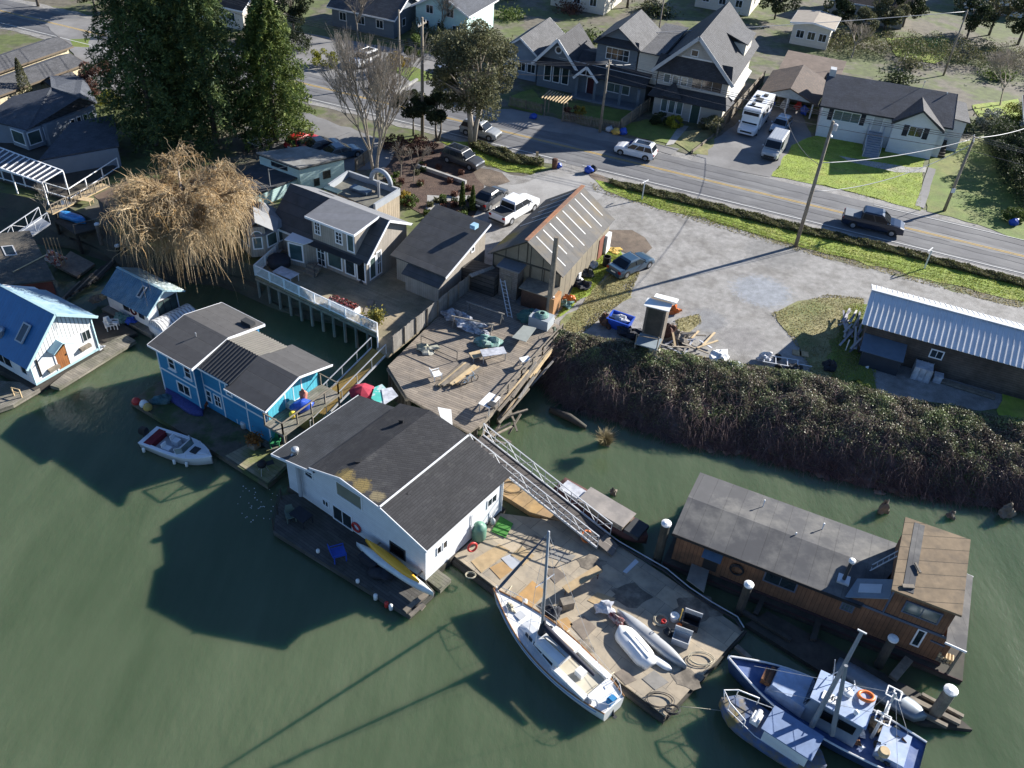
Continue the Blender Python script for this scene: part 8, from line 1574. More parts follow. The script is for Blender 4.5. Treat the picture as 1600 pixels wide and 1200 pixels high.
P4=pole((660,215),13,.2,'tall utility pole behind the small dark trees',(12.3,));P5=pole((625,132),9,.15,'thin pole across the road behind the bare tree');P6=pole((1019,112),10.5,.12,'dark thin pole between the blue and the tall grey house');P7=pole((1474,118),9,.14,'pale pole behind the bungalow roof')
def cable(a,b,sag,label,m='wire',r=.028,name='cable'):a,b=V(a),V(b);rope([a.lerp(b,i/14)-Z*(sag*4*(i/14)*(1-i/14))for i in range(15)],r,M[m],label,name,'cable')
far=P2+RU*45;lef=P4-RU*40+RV_*3
for o,h,l in((-.8,.2,'first'),(-.3,.2,'second'),(.3,.2,'third'),(0,-1.2,'lowest')):
 cable(P3+Z*(8+h)+RV_*o,P2+Z*(8+h)+RV_*o,.7,'%s overhead line between the craftsman-house pole and the right lawn pole'%l);cable(P2+Z*(8+h)+RV_*o,far+Z*(8+h)+RV_*o,.8,'%s overhead line leaving the right lawn pole toward the right edge'%l);cable(P4+Z*(10+h)+RV_*o,P3+Z*(8+h)+RV_*o,.8,'%s overhead line between the tall pole and the craftsman-house pole'%l);cable(lef+Z*(11+h)+RV_*o,P4+Z*(10+h)+RV_*o,1,'%s overhead line at the left of the tall pole'%l)
cable(P1+Z*8.6,P2+Z*8,.5,'upper pale cable sagging from the tall street pole to the lawn pole','wire_pale',.04);cable(P1+Z*5.8,P2+Z*7.4,1.2,'lower pale cable from the tall street pole to the lawn pole','wire_pale',.035);cable(P1+Z*8.4,at(1224,168,7),1.0,'dark cable from the tall street pole to the carport house','wire',.025);cable(at(1224,168,7),gq(.2,.2,6.6),.1,'pale service cable from over the van to the bungalow eave','wire_pale',.04);cable(P2+Z*8.1,P2+V((12,9,7.5)),.5,'pale cable from the lawn pole toward the right-hand house','wire_pale',.04);cable(P3+Z*8,kq(12.4,1,7.5),.2,'pale service cable from the street pole to the craftsman house','wire_pale',.035);cable(P7+Z*8.8,gq(10.5,4.8,9.3),.2,'pale service cable from behind to the bungalow roof mast','wire_pale',.04);cable(P4+Z*9,at(590,180,4),.5,'thin cable dropping from the tall pole to the left','wire',.015)
for px,l in(((1003,312),'white gallows sign post on the verge near the driveway mouth'),((1444,420),'white gallows sign post on the verge near the barn')):
 p=at(*px,GZ);t=thing('sign_post',l,'sign post',p);mb=MB();mb.bar(p,p+Z*2.0,.11);part(mb,'post',M['whiteplastic'],t);mb=MB();mb.bar(p+Z*1.8-RU*.25,p+Z*1.8+RV_*1.0+RU*.1,.08);part(mb,'arm',M['whiteplastic'],t)
p=at(838,258,GZ);mb=MB();mb.bar(p,p+Z*1.4,.1);mb.obox(p+V((-.15,-.08,1.1)),V((.3,0,0)),V((0,.05,0)),Z*.45);solo(mb,'marker_post',M['timber_new'],'pale marker post at the end of the hedge by the driveway','post')
def bag(px,m,l,r=.42,nm='recycling_bag'):mb=MB();mb.blob(at(*px,GZ)+Z*r*.7,r,r*.8,r*.8,.15,sd=int(px[0]));solo(mb,nm,M[m],l,'bag' if nm!='bin' else 'bin',smooth=True)
bag((919,270),'blue_plastic','blue recycling bag on the near kerb by the driveway',.5);bag((926,268),'cloth_dark','black rubbish bag beside the blue one on the near kerb',.45);bag((833,186),'blue_plastic','blue recycling bag across the road before the arbour',.45);bag((973,210),'blue_plastic','blue recycling bag by the fence corner across the road',.5);bag((962,210),'yellowline','yellow bag between the pole and the blue recycling bag',.5);bag((952,206),'tarp_grey','grey bag at the foot of the craftsman-house pole',.45);bag((873,262),'blue_plastic','pale blue tub beside the brown bin',.35,'tub');bag((1583,352),'blue_plastic','blue recycling bag at the right edge across the road',.5)
p=at(866,263,GZ);mb=MB();mb.lathe(p,[(.26,0),(.32,1.0),(.34,1.05),(.2,1.12)],10);solo(mb,'bin',M['rust'],'rusty brown bin at the driveway mouth','bin')
# vegetation
LM={}
def lm(n,*c,**k):
 if n not in LM:LM[n]=leafmat(n,list(c),**k)
 return LM[n]
BARK=mat('bark',(.10,.082,.065),(.16,.14,.115),amt=.25,scale=4,mscale=2);PALEBARK=mat('pale_bark',(.30,.26,.21),(.22,.19,.155),amt=.2,scale=3)
conl=lm('conifer_needles',(.036,.064,.026),(.068,.108,.036),(.14,.175,.05),(.045,.08,.031),posv=.45,pscale=.5)
def conifer(px,h,R,label,n=36000,leaf=None,z0=.07):
 p=at(*px,GZ);t=thing('conifer',label,'tree',p);mb=MB();mb.tube([p,p+Z*h*.5,p+Z*h*.97],[.35,.2,.03],8);part(mb,'trunk',BARK,t)
 nb=260;C=[]
 for i in range(nb):
  f=z0+(1-z0)*(i/nb)**1.0;L=R*(1-f**2.6)**.9*(1+.16*sin(i*.9+R))*rng.uniform(.62,1.12)+.3;a=i*2.399+rng.uniform(-.3,.3);k=int(n/nb);s=rng.uniform(.12,1,k)**.7
  side=rng.normal(size=k)*.30*(1.15-s)*L*.55+rng.normal(size=k)*.1;dz=.25*s*L-.42*L*s**2+rng.normal(size=k)*.2
  C.append(np.stack([p.x+cos(a)*s*L-sin(a)*side,p.y+sin(a)*s*L+cos(a)*side,p.z+f*h+dz],1))
 v,f=leaf_arrays(np.concatenate(C),.075,up=1.1,asp=3.0);np_mesh('crown',v,f,leaf or conl,t)
conifer((244,226),19,5.2,'broad dark conifer at the left of the evergreen group');conifer((338,224),18.5,5.3,'tall dark conifer in the middle of the evergreen group');conifer((432,222),15.5,4.4,'brighter green conifer at the right of the evergreen group',leaf=lm('fresh_needles',(.045,.075,.02),(.09,.135,.03),(.18,.215,.05),(.065,.105,.027),posv=.4,pscale=.5));conifer((290,200),18,5.0,'dark conifer standing behind the front two evergreens')
def cloud(px,h,R,label,leaf,n=9000,size=.09,name='shrub',trunk=True,cz=.62,rz=.4,clumps=26,tm=None,stems=1,cat='shrub',base=None):
 """trunk, limbs and a crown of leaves gathered in clumps"""
 p=at(*px,GZ)if base is None else base;t=thing(name,label,cat,p);cc=[]
 for i in range(clumps):
  d=rng.normal(size=3);d/=np.linalg.norm(d);r=rng.uniform(.35,1)**.6;cc.append([p.x+d[0]*r*R,p.y+d[1]*r*R,p.z+h*cz+d[2]*r*h*rz])
 cc=np.array(cc)
 if trunk:
  mb=MB()
  for s in range(stems):
   o=V((cos(s*2.1)*.2,sin(s*2.1)*.2,0))*(stems>1);m_=p+Z*h*cz*.55+o*5*(R/5);mb.tube([p+o*.5,p+Z*h*.2+o*2,m_],[.028*h,.022*h,.014*h],8)
   for i in range(s,clumps,max(2,stems)):q=V(cc[i]);mb.tube([m_,m_.lerp(q,.5)+Z*.2,q],[.012*h,.008*h,.003*h],5)
  part(mb,'trunk',tm or BARK,t,smooth=True)
 k=n//clumps;C=[]
 for c in cc:s=rng.uniform(.2,.36)*R;d=rng.normal(size=(k,3));d/=np.linalg.norm(d,axis=1)[:,None];C.append(c+d*(rng.uniform(.3,1,k)**.4*s)[:,None]*(1,1,.8))
 C=np.concatenate(C);C[:,2]=np.maximum(C[:,2],p.z+.08);v,f=leaf_arrays(C,size,up=.6);np_mesh('crown' if trunk else 'foliage',v,f,leaf,t);return t
olive=lm('olive_leaves',(.075,.08,.04),(.12,.12,.06),(.17,.165,.08),(.055,.065,.04));dkl=lm('dark_leaves',(.02,.03,.014),(.035,.05,.02),(.06,.075,.03));yel=lm('yellow_green_leaves',(.18,.19,.02),(.27,.26,.03),(.12,.14,.02));gold=lm('forsythia_flowers',(.42,.30,.03),(.3,.22,.04),(.18,.14,.05));grn=lm('mid_leaves',(.05,.08,.02),(.09,.13,.03),(.13,.17,.04));rus=lm('russet_twigs',(.10,.045,.035),(.16,.075,.05),(.07,.04,.03));wht=lm('white_blossom',(.6,.6,.56),(.05,.08,.03),(.4,.42,.35),(.04,.06,.02))
cloud((737,228),12.6,4.6,'multi-stemmed evergreen with bare pale trunks beside the road',olive,26000,.085,'evergreen_tree',cz=.66,rz=.36,clumps=60,tm=PALEBARK,stems=4,cat='tree')
cloud((683,220),5.6,2.2,'small dark tree left of the tall utility pole',dkl,7000,.08,'small_tree',stems=2,cat='tree',cz=.7,rz=.28);cloud((646,212),5,2.0,'small dark tree farther left of the utility pole',dkl,6000,.08,'small_tree',cat='tree',cz=.7,rz=.28)
for px,h,R,lf,n,l in(((507,104),2.2,1.8,yel,3500,'bright yellow-green clipped bush across the road by the conifers'),((618,112),2.6,1.6,gold,3000,'golden forsythia beside the thin far pole'),((648,95),3.5,1.5,grn,3000,'green shrub right of the golden forsythia'),((1052,200),1.6,1.15,yel,2500,'round bright green bush in front of the tall grey house'),((1030,196),1.5,1.1,dkl,2500,'dark round bush left of the bright green one'),((906,186),1.8,.9,gold,1500,'yellow shrub behind the picket fence'),((892,186),1.6,1.0,rus,1500,'russet shrub beside the arbour'),((1108,206),2.2,1.5,olive,2500,'olive shrub by the tall grey house door'),((160,150),4.2,2.2,rus,4500,'red-brown leafless small tree beside the cream row houses'),((175,165),1.8,1.6,yel,2500,'yellow-green bush below the red-brown tree'),((1540,200),2.4,1.6,wht,3000,'white-flowering shrub right of the bungalow'),((1600,250),4.5,2.6,dkl,6000,'big dark shrub at the right edge'),((1575,270),4.2,2.3,dkl,5000,'big dark shrub left of the one at the right edge'),((1610,300),3.5,2.4,dkl,5000,'lower dark shrub at the right edge'),((1582,345),1.3,1.2,grn,2500,'low green bush by the road at the right edge'),((1590,190),2.0,2.2,yel,3000,'yellow-green hedge mound before the right-hand house'),((640,320),1.0,.9,grn,1200,'green bush in the garden bed by the annexe'),((632,312),.8,.7,gold,900,'yellow flowering plant in the garden bed'),((715,345),1.0,.9,olive,1200,'olive bush at the lower end of the garden bed'),((690,340),.9,.8,rus,1000,'russet bush at the lower end of the garden bed'),((610,330),.9,.8,grn,1000,'small green bush against the annexe wall'),((1298,206),.9,.8,dkl,900,'small dark bush at the bungalow corner'),((660,240),1.7,1.6,rus,2500,'brown thicket between the small dark trees and the garden'),((620,236),1.6,1.6,rus,2500,'brown thicket left of the garden bed'),((1345,610),.9,.8,grn,900,'green tuft of weeds by the lean-to')):cloud(px,h,R,l,lf,n,.06 if h<2.5 else .08,trunk=h>3,cz=.5,rz=.48,clumps=18)
for px,l in(((722,322),'narrow columnar green shrub in the garden bed, left one'),((738,328),'narrow columnar green shrub in the garden bed, right one'),((47,168),'tall olive cypress cone behind the bay-window house')):
 p=at(*px,GZ);h=2.6 if px[0]>100 else 5.5;R=.35 if px[0]>100 else 1.0;n=2500;z=rng.uniform(.02,1,n);a=rng.uniform(0,6.28,n);r=R*(1-z)**.6*rng.uniform(.6,1,n);C=np.stack([p.x+r*np.cos(a),p.y+r*np.sin(a),p.z+z*h],1);v,f=leaf_arrays(C,.06);o=np_mesh('columnar_shrub',v,f,grn if px[0]>100 else olive,loc=tuple(p));setp(o,l,'shrub')
for i,(x,y,h,R)in enumerate(((1380,50,6,3),(1410,42,7,3),(1510,60,7,3.2),(1545,55,8,3.5),(1590,70,8,3.5),(1300,50,5,2.5),(1340,60,4,2.5),(1210,30,6,3),(980,12,8,3.2),(760,20,9,3.5),(460,60,8,3),(420,30,10,3.5),(580,30,7,3),(150,20,7,3),(60,10,8,3.2),(230,12,9,3.5),(1440,12,9,3.6),(1130,5,8,3.2))):cloud((x,y),h,R,['dark evergreen behind the bungalow, left of the bright lawn','dark evergreen beside the bright far lawn','dense dark tree behind the bungalow roof end','dense dark tree behind the bare pale tree','dense dark tree in the upper right corner','dark shrub tree behind the carport house','brushy dark tree between carport house and bungalow','dark tree above the pale garage','dark tree between the far cream houses','dark tree at the top left of the craftsman house','dark tree behind the yellow-green clipped bush','tall dark tree behind the bright conifer','brown-green tree behind the white SUV','dark tree at the top left behind the row houses','dark tree in the top left corner','dark tree rising behind the left conifer','large dark tree at the top above the far lawn','dark tree at the top above the tall grey house'][i],dkl if i%3 else olive,5000,.11,'background_tree',cat='tree')
def bare(px,h,label,spread=.5,depth=5,seed=1,m=PALEBARK,r0=.16,splits=3,stems=1,name='bare_tree'):
 p=at(*px,GZ);t=thing(name,label,'tree',p);r=random.Random(seed);segs={}
 def grow(a,d,L,rad,k):
  b=a+d*L*.5+V((r.uniform(-1,1),r.uniform(-1,1),0))*L*.05;c=b+(d+V((0,0,.12))).normalized()*L*.5;segs.setdefault(k>depth-2,[]).append(([a,b,c],[rad,rad*.82,rad*.62]))
  if k==0:return
  for i in range(splits if k<depth else splits+1):
   ax=V((r.gauss(0,1),r.gauss(0,1),r.gauss(0,.35))).normalized();nd=(d*(1-spread*.35)+ax*spread*r.uniform(.6,1.1)+Z*.22).normalized();q=b.lerp(c,r.uniform(.2,1));grow(q,nd,L*r.uniform(.6,.82),rad*.55,k-1)
 for s in range(stems):grow(p,V((r.uniform(-.12,.12)*stems,r.uniform(-.12,.12)*stems,1)).normalized(),h*.34,r0,depth)
 for key,nm in((True,'trunk'),(False,'twigs')):
  S_=segs.get(key,[]);Pn=np.array([[tuple(q)for q in s[0]]for s in S_]);Rn=np.maximum(np.array([s[1]for s in S_]),.012);v,f=strand_arrays(Pn,Rn);np_mesh(nm,v,f,m,t)
bare((588,290),15.5,'tall pale leafless tree in the middle, behind the teal house',.42,5,3,splits=4,r0=.22,stems=2);bare((626,276),5,'small pale bare tree in the garden bed, left one',.6,4,5,r0=.07);bare((646,284),5,'small pale bare tree in the garden bed, right one',.6,4,6,r0=.07);bare((1562,165),8,'pale bushy leafless tree right of the bungalow',.7,5,8,splits=4,r0=.14,m=PALEBARK);bare((560,62),9,'leafless tree behind the white SUV across the road',.6,4,9,splits=4);bare((690,60),8,'leafless tree at the top behind the white hidden car',.6,4,10,splits=4);bare((1330,90),6,'leafless brush tree behind the carport house',.7,4,12,splits=4);bare((75,340),4,'scraggly dead shrub below the white pergola post',.6,4,14,r0=.06)
wp_=at(302,402,GZ);t=thing('willow','big golden-brown weeping willow with hanging bare branches','tree',wp_);mb=MB();tips=[];r=random.Random(4)
mb.tube([wp_-Z*.5,wp_+Z*2,wp_+Z*4.2],[.6,.5,.42],10)
for i in range(46):
 a=i*2.399;el=r.uniform(.2,1.0);L=r.uniform(2.8,5.1)*(1.12 if el<.7 else .85);s=wp_+Z*r.uniform(2.6,4.4);m_=s+V((cos(a)*cos(el),sin(a)*cos(el),sin(el)+.35))*L*.55;e=m_+V((cos(a)*cos(el)*.9,sin(a)*cos(el)*.9,sin(el)*.45))*L*.6;mb.tube([s,s.lerp(m_,.5)+Z*.3,m_,e],[.2,.14,.09,.035],6);tips+=[(m_,e,a)]
part(mb,'trunk',PALEBARK,t,smooth=True)
P=[];Rr=[];U8=[k/7 for k in range(8)];subs=[]
for(m_,e,a)in tips:
 for k in range(9):
  q=m_.lerp(e,r.uniform(-.3,1));az=a+r.gauss(0,.9);L=r.uniform(1.0,2.6);rise=r.uniform(-.1,.8);pts=[q+V((cos(az),sin(az),0))*L*u+Z*(rise*L*u-.55*L*u*u)+V((r.gauss(0,.08),r.gauss(0,.08),r.gauss(0,.05)))*(u>0)for u in U8]
  subs.append((pts,az));P.append([tuple(p)for p in pts]);Rr.append([.05,.046,.042,.037,.032,.027,.02,.014])
for i in range(9000):
 pts,az0=subs[i%len(subs)];q=pts[r.randrange(1,8)];az=az0+r.gauss(0,1.3);low=r.random()<.36;out=r.uniform(.3,1.3);up=r.uniform(.1,.9);fall=r.uniform(1.6,5.2)if low else r.uniform(.3,1.9);fall=min(fall,max(.5,q.z-.3));w1,w2=r.gauss(0,.22),r.gauss(0,.22)
 P.append([(q.x+cos(az)*out*(1-(1-u)**1.8)+w1*sin(5*u),q.y+sin(az)*out*(1-(1-u)**1.8)+w2*sin(4.3*u),q.z+up*sin(min(1,u*2.2)*2.2)*.5-fall*u**1.6)for u in U8]);Rr.append([.02,.018,.017,.015,.013,.011,.009,.005])
for i in range(2200):
 m_,e,a=tips[i%len(tips)];q=m_.lerp(e,r.uniform(.1,1.05));d_=V((cos(a)*.4+r.gauss(0,.5),sin(a)*.4+r.gauss(0,.5),r.uniform(.3,1.1)))*r.uniform(.7,1.6);P.append([tuple(q+d_*u+V((r.gauss(0,.06),r.gauss(0,.06),-.25*u*u)))for u in[k/7 for k in range(8)]]);Rr.append([.03,.026,.022,.019,.016,.013,.01,.006])
v,f=strand_arrays(np.array(P),np.array(Rr));np_mesh('hanging_twigs',v,f,leafmat('golden_twigs',[(.38,.27,.14),(.48,.35,.19),(.28,.20,.11),(.54,.42,.26),(.42,.33,.21),(.46,.27,.09)],trans=.1,posv=.2),t)
def bankp(s,tt):
 i=s*(len(BT)-1);k=np.minimum(i.astype(int),len(BT)-2);fr=(i-k)[:,None];A_=BT[k]*(1-fr)+BT[k+1]*fr;B_=BB[k]*(1-fr)+BB[k+1]*fr;A_=A_+(A_-B_)*.02;A_[:,2]=GZ;return A_*(1-tt[:,None])+B_*tt[:,None]
BT=np.array([tuple(p)for p in topE[13:24]]);BB=np.array([tuple(p)for p in botE[13:24]]);BT[0]=tuple(at(868,524,GZ))
GN=rng.uniform(0,1,(6,128,128))
def vnoise(x,y,k):
 x=x+300.;y=y+300.;i=x.astype(int);j=y.astype(int);u=x-i;w=y-j;u=u*u*(3-2*u);w=w*w*(3-2*w);g_=GN[k];i%=127;j%=127
 return(g_[i,j]*(1-u)+g_[i+1,j]*u)*(1-w)+(g_[i,j+1]*(1-u)+g_[i+1,j+1]*u)*w
def mound(s,tt):q=bankp(s,tt);x,y=q[:,0],q[:,1];return(1.05*np.sin(np.pi*np.clip(tt*.80+.12,0,1))**.8)*(.55+.55*vnoise(x*.45,y*.45,0)+.45*vnoise(x*1.1+9,y*1.1,1)+.2*vnoise(x*2.7,y*2.7+5,2))*np.clip((.93-tt)*4,.02,1)
ns,ntt=150,16;sg,tg=np.meshgrid(np.linspace(0,1,ns),np.linspace(0,1,ntt),indexing='ij');g=bankp(sg.ravel(),tg.ravel());g[:,2]+=mound(sg.ravel(),tg.ravel())*.8+rng.normal(size=len(g))*.1;idx=np.arange(ns*ntt).reshape(ns,ntt);f=np.stack([idx[:-1,:-1],idx[1:,:-1],idx[1:,1:],idx[:-1,1:]],-1).reshape(-1,4)
o=np_mesh('bramble_floor',g,f,mat('bramble_litter',(.085,.06,.055),(.12,.09,.075),amt=.35,scale=3,bump=.1,bscale=5),smooth=True);setp(o,kind='stuff')
n=165000;s=rng.uniform(0,1,n);tt=np.clip(rng.beta(1.1,1.7,n),0,.86);C=bankp(s,tt);C[:,2]+=mound(s,tt)*rng.uniform(.75,1.12,n)+.05;cl=vnoise(C[:,0]*1.3,C[:,1]*1.3,3)+.5*vnoise(C[:,0]*3.1,C[:,1]*3.1,4)+rng.normal(size=n)*.25;C=C[cl>.85-.45*(1-tt)]
v,f=leaf_arrays(C,.046,up=.9,asp=1.3);o=np_mesh('bramble_leaves',v,f,leafmat('bramble_leaves',[(.08,.10,.045),(.14,.15,.08),(.20,.13,.10),(.27,.26,.16),(.12,.135,.07),(.17,.11,.095),(.38,.36,.26)],rough=.45,posv=.4,pscale=.7,other=((.09,.12,.045),(.23,.26,.12)),oscale=.35));setp(o,kind='stuff')
n=17000;s=rng.uniform(0,1,n);tt=rng.beta(1.4,1,n)*.88+.02;B_=bankp(s,tt);B_[:,2]+=mound(s,tt)*rng.uniform(.4,.95,n);az=rng.normal(-1.4,1.2,n);L=rng.uniform(.5,1.5,n);us=np.linspace(0,1,5)
P=np.stack([np.stack([B_[:,0]+np.cos(az)*L*u,B_[:,1]+np.sin(az)*L*u,B_[:,2]+L*(.75*u-.95*u*u)],1)for u in us],1);v,f=strand_arrays(P,np.tile([.016,.015,.013,.01,.005],(n,1)));o=np_mesh('bramble_canes',v,f,leafmat('bramble_canes',[(.12,.075,.075),(.18,.12,.105),(.085,.06,.062),(.23,.17,.14)],trans=0));setp(o,kind='stuff')
def inpoly(P,n):
 xs=[p[0]for p in P];ys=[p[1]for p in P];out=np.empty((0,2))
 while len(out)<n:
  q=np.stack([rng.uniform(min(xs),max(xs),n),rng.uniform(min(ys),max(ys),n)],1);ins=np.zeros(n,bool);j=len(P)-1
  for i in range(len(P)):
   c=((P[i][1]>q[:,1])!=(P[j][1]>q[:,1]))&(q[:,0]<(P[j][0]-P[i][0])*(q[:,1]-P[i][1])/(P[j][1]-P[i][1]+1e-9)+P[i][0]);ins^=c;j=i
  out=np.concatenate([out,q[ins]])
 return out[:n]
def hedge(px,h,n,label,leaf):
 P=[at(*q,GZ)for q in px];q=inpoly(P,n);z=rng.uniform(.0,1,n)**.6*h*(1+.25*np.sin(q[:,0]*1.7)+.2*np.sin(q[:,0]*4.1+q[:,1]*2));C=np.column_stack([q,GZ+z]);v,f=leaf_arrays(C,.075);o=np_mesh('hedge',v,f,leaf,loc=tuple(np.append(C.mean(0)[:2],GZ)));setp(o,label,'hedge')
hl=lm('hedge_leaves',(.08,.095,.035),(.13,.14,.05),(.15,.12,.07),(.10,.12,.045),(.2,.18,.09))
hedge([(950,283),(1010,294),(1250,354),(1400,388),(1600,440),(1800,492),(1800,508),(1600,450),(1400,398),(1250,365),(1080,322),(960,292)],.3,42000,'long low brown-green hedge between the verge and the road',hl);hedge([(733,221),(760,228),(800,243),(850,256),(848,262),(796,256),(735,232)],.5,9000,'short low hedge by the bare-trunked tree',hl)
for px_,h_,n_,l_ in(([(1290,88),(1390,92),(1500,108),(1640,125),(1640,95),(1480,75),(1290,62)],2.0,16000,'brown overgrown brush line behind the bungalow'),([(1535,215),(1600,215),(1650,330),(1590,330),(1560,290)],2.6,16000,'dark tall hedge mass at the right edge across the road'),([(385,72),(480,84),(490,74),(400,58)],2.2,7000,'dark brush across the road behind the right conifer'),([(640,72),(790,100),(800,80),(650,55)],2.0,8000,'brown brush at the top behind the bare-trunked tree')):hedge(px_,h_,n_,l_,hl if 'brown' in l_ else dkl)
gr=lm('grass_blades',(.19,.26,.03),(.26,.31,.05),(.31,.31,.08),(.21,.265,.04),trans=.4);gd_=lm('dry_blades',(.33,.28,.14),(.26,.24,.10),(.40,.34,.19),trans=.4);Pg=[];Pd=[]
for px,n in(([(930,281),(1060,312),(1250,360),(1600,447),(1800,500),(1800,530),(1600,472),(1250,386),(985,313)],15000),([(690,222),(852,262),(830,274),(760,259)],3500),([(942,384),(975,400),(930,450),(868,498),(905,440)],5000),([(1206,276),(1238,228),(1290,205),(1445,236),(1438,330),(1290,291)],14000),([(1318,480),(1360,475),(1370,618),(1290,600)],5000)):P=[at(*q,GZ)for q in px];Pg.append(inpoly(P,n))
for px,n in(([(930,450),(985,412),(1000,425),(985,462),(900,528),(874,520)],6000),([(1205,490),(1290,460),(1350,466),(1340,580),(1280,605),(1236,528)],8000),([(1055,500),(1092,490),(1096,506),(1058,524)],700),([(870,515),(1000,540),(1200,575),(1290,595),(1280,606),(1000,556),(872,530)],6000),([(920,284),(1250,380),(1600,470),(1600,484),(1250,394),(930,300)],3500)):P=[at(*q,GZ)for q in px];Pd.append(inpoly(P,n))
for Q,m_,nm in((Pg,gr,'grass'),(Pd,gd_,'dry_grass')):q=np.concatenate(Q);n=len(q);h=rng.uniform(.04,.13,n);a=rng.uniform(0,6.28,n);o1=np.stack([np.cos(a),np.sin(a)],1)*.05;b=np.column_stack([q,np.full(n,GZ)]);tip=b+np.column_stack([rng.normal(size=(n,2))*.06,h]);v=np.stack([b+np.column_stack([o1,np.zeros(n)]),b-np.column_stack([o1,np.zeros(n)]),tip-np.column_stack([o1*.2,np.zeros(n)]),tip+np.column_stack([o1*.2,np.zeros(n)])],1).reshape(-1,3);o=np_mesh(nm,v,np.arange(4*n).reshape(-1,4),m_);setp(o,kind='stuff')
for i in range(46):
 x,y=r.uniform(600,745),r.uniform(250,345)
 if not(y>250+abs(x-670)*.35 and y<345-abs(x-690)*.2):continue
 p=at(x,y,GZ);k=220;C=rng.uniform(-1,1,(k,3))*(.3,.3,.2)+np.array(p)+(0,0,.25);v,f=leaf_arrays(C,.07);o=np_mesh('garden_plant',v,f,(grn,rus,olive,dkl,rus)[i%5],loc=tuple(p));setp(o,'small low plant growing in the bark garden bed','plant','plants in the garden bed')
for i in range(34):
 u_,w_=r.uniform(-75,70),r.uniform(26,58);p=rv(u_,w_)+Z*GZ;C=rng.normal(size=(500,3))*(1.1,.9,.5)+np.array(p)+(0,0,.7);C[:,2]=np.maximum(C[:,2],GZ+.05);v,f=leaf_arrays(C,.13);o=np_mesh('garden_bush',v,f,(dkl,grn,rus,olive)[i%4],loc=tuple(p));setp(o,'rough bush in the gardens behind the far houses','bush','bushes behind the far houses')
for i in range(60):
 s_=np.array([r.uniform(.02,.98)]);q=bankp(s_,np.array([r.uniform(.88,1.0)]))[0];mb=MB();z=r.uniform(.08,.3);mb.blob(V(q)+Z*.05,z*1.4,z,z*.7,.2,n=7,m=5,sd=i);solo(mb,'stone',M['timber']if i%3 else M['mud'],'muddy stone at the foot of the bramble bank','stone','stones at the foot of the bramble bank')
fr_=[V((r.uniform(-3,3),r.uniform(-4,4),0))for _ in range(38)];c=at(400,785,.012);mb=MB()
for q in fr_:a=r.uniform(.02,.05);mb.lathe(c+q*.45,[(a,0),(a*.7,.015)],6)
o=solo(mb,'foam_flecks',M['whiteplastic'],'','',kind='stuff')
hutp=at(1012,548,GZ);th=thing('lookout_hut','small upright wooden shack with a white loose roof among the junk by the brambles','shack',hutp,-20);shk=boards('shack_boards',(.17,.14,.11),(.12,.10,.08),w=.2,axis=1,gap=.1)
mb=MB();mb.box(-.8,.8,.3,1.7,0,3.9);part(mb,'wall',shk,th,local=True);mb=MB();mb.slab([(-1.0,.1,3.98),(1.0,.1,4.04),(1.0,1.2,4.1),(-1.0,1.2,4.04)],.06);part(mb,'roof',M['whiteplastic'],th,local=True);mb=MB();mb.slab([(-.5,1.0,4.4),(1.3,1.1,4.32),(1.3,1.9,4.2),(-.5,1.8,4.25)],.06);part(mb,'loose_sheet',M['whiteplastic'],th,local=True);mb=MB();mb.box(-.6,.6,.25,.298,1.4,3.7);part(mb,'door',M['timber_dark'],th,local=True)
mb=MB();mb.box(-.9,.9,-1.3,.28,1.2,1.3);part(mb,'porch_floor',mat('blue_grey_tabletop',(.20,.24,.26)),th,local=True);mb=MB();mb.bar((.85,-1.2,0),(.85,-1.2,2.4),.08);mb.bar((-.85,-1.2,0),(-.85,-1.2,2.2),.08);mb.bar((-.85,-1.2,2.0),(.85,-1.2,2.2),.06);part(mb,'porch_rail',M['timber'],th,local=True)
t=thing('blue_skip','blue tub full of scrap beside the wooden shack','tub',at(968,510,GZ),-25);mb=MB();mb.loft([[(-.8,-.6,0),(.8,-.6,0),(.8,.6,0),(-.8,.6,0)],[(-1,-.75,.9),(1,-.75,.9),(1,.75,.9),(-1,.75,.9)],[(-.9,-.65,.9),(.9,-.65,.9),(.9,.65,.9),(-.9,.65,.9)],[(-.85,-.6,.6),(.85,-.6,.6),(.85,.6,.6),(-.85,.6,.6)]]);part(mb,'tub',M['blue_plastic'],t,local=True);mb=MB();mb.blob((0,0,.75),.7,.5,.25,.3,sd=2);part(mb,'contents',M['tarp_grey'],t,local=True)
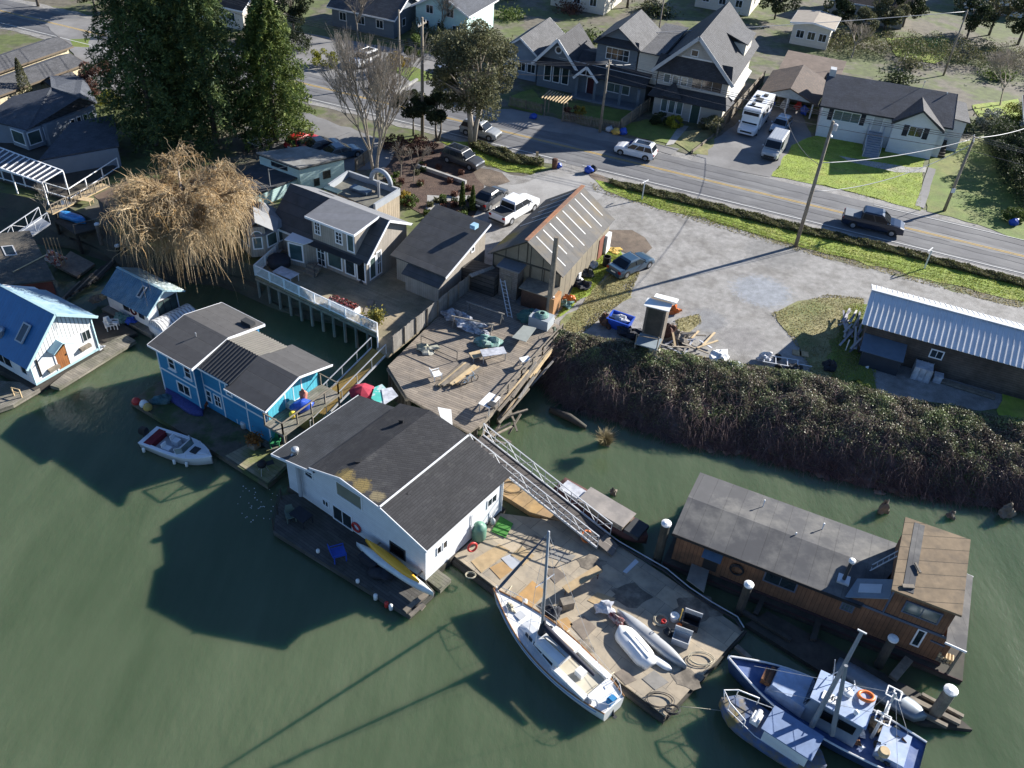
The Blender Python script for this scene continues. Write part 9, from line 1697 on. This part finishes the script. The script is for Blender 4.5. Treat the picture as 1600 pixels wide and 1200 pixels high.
for px,rx,ry,rz,m,l,nm in(((948,508),.6,.5,.5,'rust','reddish scrap heap left of the blue tub','scrap_heap'),((985,525),.9,.6,.4,'cloth_dark','dark covered scrap between tub and shack','scrap_heap'),((1052,488),.5,.4,.35,'orange_plastic','orange machine parts right of the shack','machine_parts'),((1042,525),.7,.6,.6,'rust','dark rusty box leaning right of the shack','rusty_box'),((1060,532),1.0,.6,.4,'timber','grey heap of broken boards right of the rusty box','board_heap'),((1125,562),.7,.9,.3,'whiteplastic','white broken fridge panel in the brambles','broken_fridge'),((1140,575),1.2,.5,.3,'tarp_grey','crumpled grey sheeting right of the white panel','sheeting'),((1195,563),.5,.4,.4,'tarp_grey','white bag of rubbish at the gravel edge','rubbish_bag'),((1240,580),.6,.4,.35,'dark_trim','dark machinery in the barn shadow','machinery'),((1295,578),.5,.4,.5,'cloth_dark','dark bin bag near the lean-to','bag'),((1020,560),.8,.5,.4,'rope','pale rubbish under the shack porch','rubbish'),((902,442),.4,.35,.5,'whiteplastic','white drum and gear against the boathouse wall','gear'),((918,432),.5,.4,.4,'dark_trim','dark gear heap along the boathouse wall','gear'),((910,450),.7,.5,.4,'cloth_dark','dark cloth-covered gear by the boathouse wall','gear'),((926,418),.4,.3,.35,'tarp_grey','pale gear farther along the boathouse wall','gear'),((890,470),.5,.35,.3,'orange_plastic','orange floats by the boathouse porch','floats'),((885,478),.5,.4,.25,'net_green','green net heap below the orange floats','net_heap'),((960,392),.6,.5,.12,'yellowline','yellow-green sheet on the grass behind the blue sedan','sheet')):bundle(px,GZ,rx,ry,rz,m,l,nm.replace('_',' '),nm,sd=int(px[0]),amp=.3)
p=at(947,415,GZ);mb=MB();mb.lathe(p,[(.35,0),(.36,.95),(.3,.96),(.3,.7)],12);solo(mb,'barrel',M['black'],'black barrel on the grass by the boathouse wall','barrel')
r=random.Random(31)
for i in range(22):
 c=at(r.uniform(1040,1112),r.uniform(515,550),GZ+r.uniform(.1,.8));a_=r.uniform(0,pi);v=V((cos(a_),sin(a_),r.uniform(-.3,.3)))*r.uniform(.4,1.3);mb=MB();mb.bar(c-v,c+v,.16,.06);solo(mb,'scrap_board',M[('timber','wood_grey','tarp_grey','timber_new')[i%4]],'broken board in the scrap pile right of the shack','board','broken boards in the scrap pile')
t=thing('boat_trailer','small pale trailer with ladder-like frame in the barn shadow','trailer',at(1222,572,GZ),-10);mb=MB();
for y in(-.5,.5):mb.bar((-1.6,y,.45),(1.2,y,.45),.08)
for x in(-1.5,-.6,.3,1.1):mb.bar((x,-.5,.45),(x,.5,.45),.07)
mb.bar((1.2,0,.45),(2.2,0,.45),.08);part(mb,'frame',M['alu'],t,local=True)
for s in(-1,1):mb=MB();mb.cyl((-.4,s*.62,.3),(-.4,s*.78,.3),.3,n=12);part(mb,'wheel',TY,t,local=True)
for i,(x,y)in enumerate(((1245,552),(1256,554))):mb=MB();mb.cbox(at(x,y,GZ),.7,.7,.08,-10);solo(mb,'paving_slab',M['plywood'],['pale square slab lying in the barn shadow, left one','pale square slab lying in the barn shadow, right one'][i],'slab')
t=thing('driftwood','long dark driftwood log stranded in the creek below the brambles','log',at(910,655,0));mb=MB();mb.tube([at(860,640,.1),at(890,652,.35),at(915,668,.15)],[.25,.3,.18],8);part(mb,'trunk',M['timber_dark'],t,smooth=True)
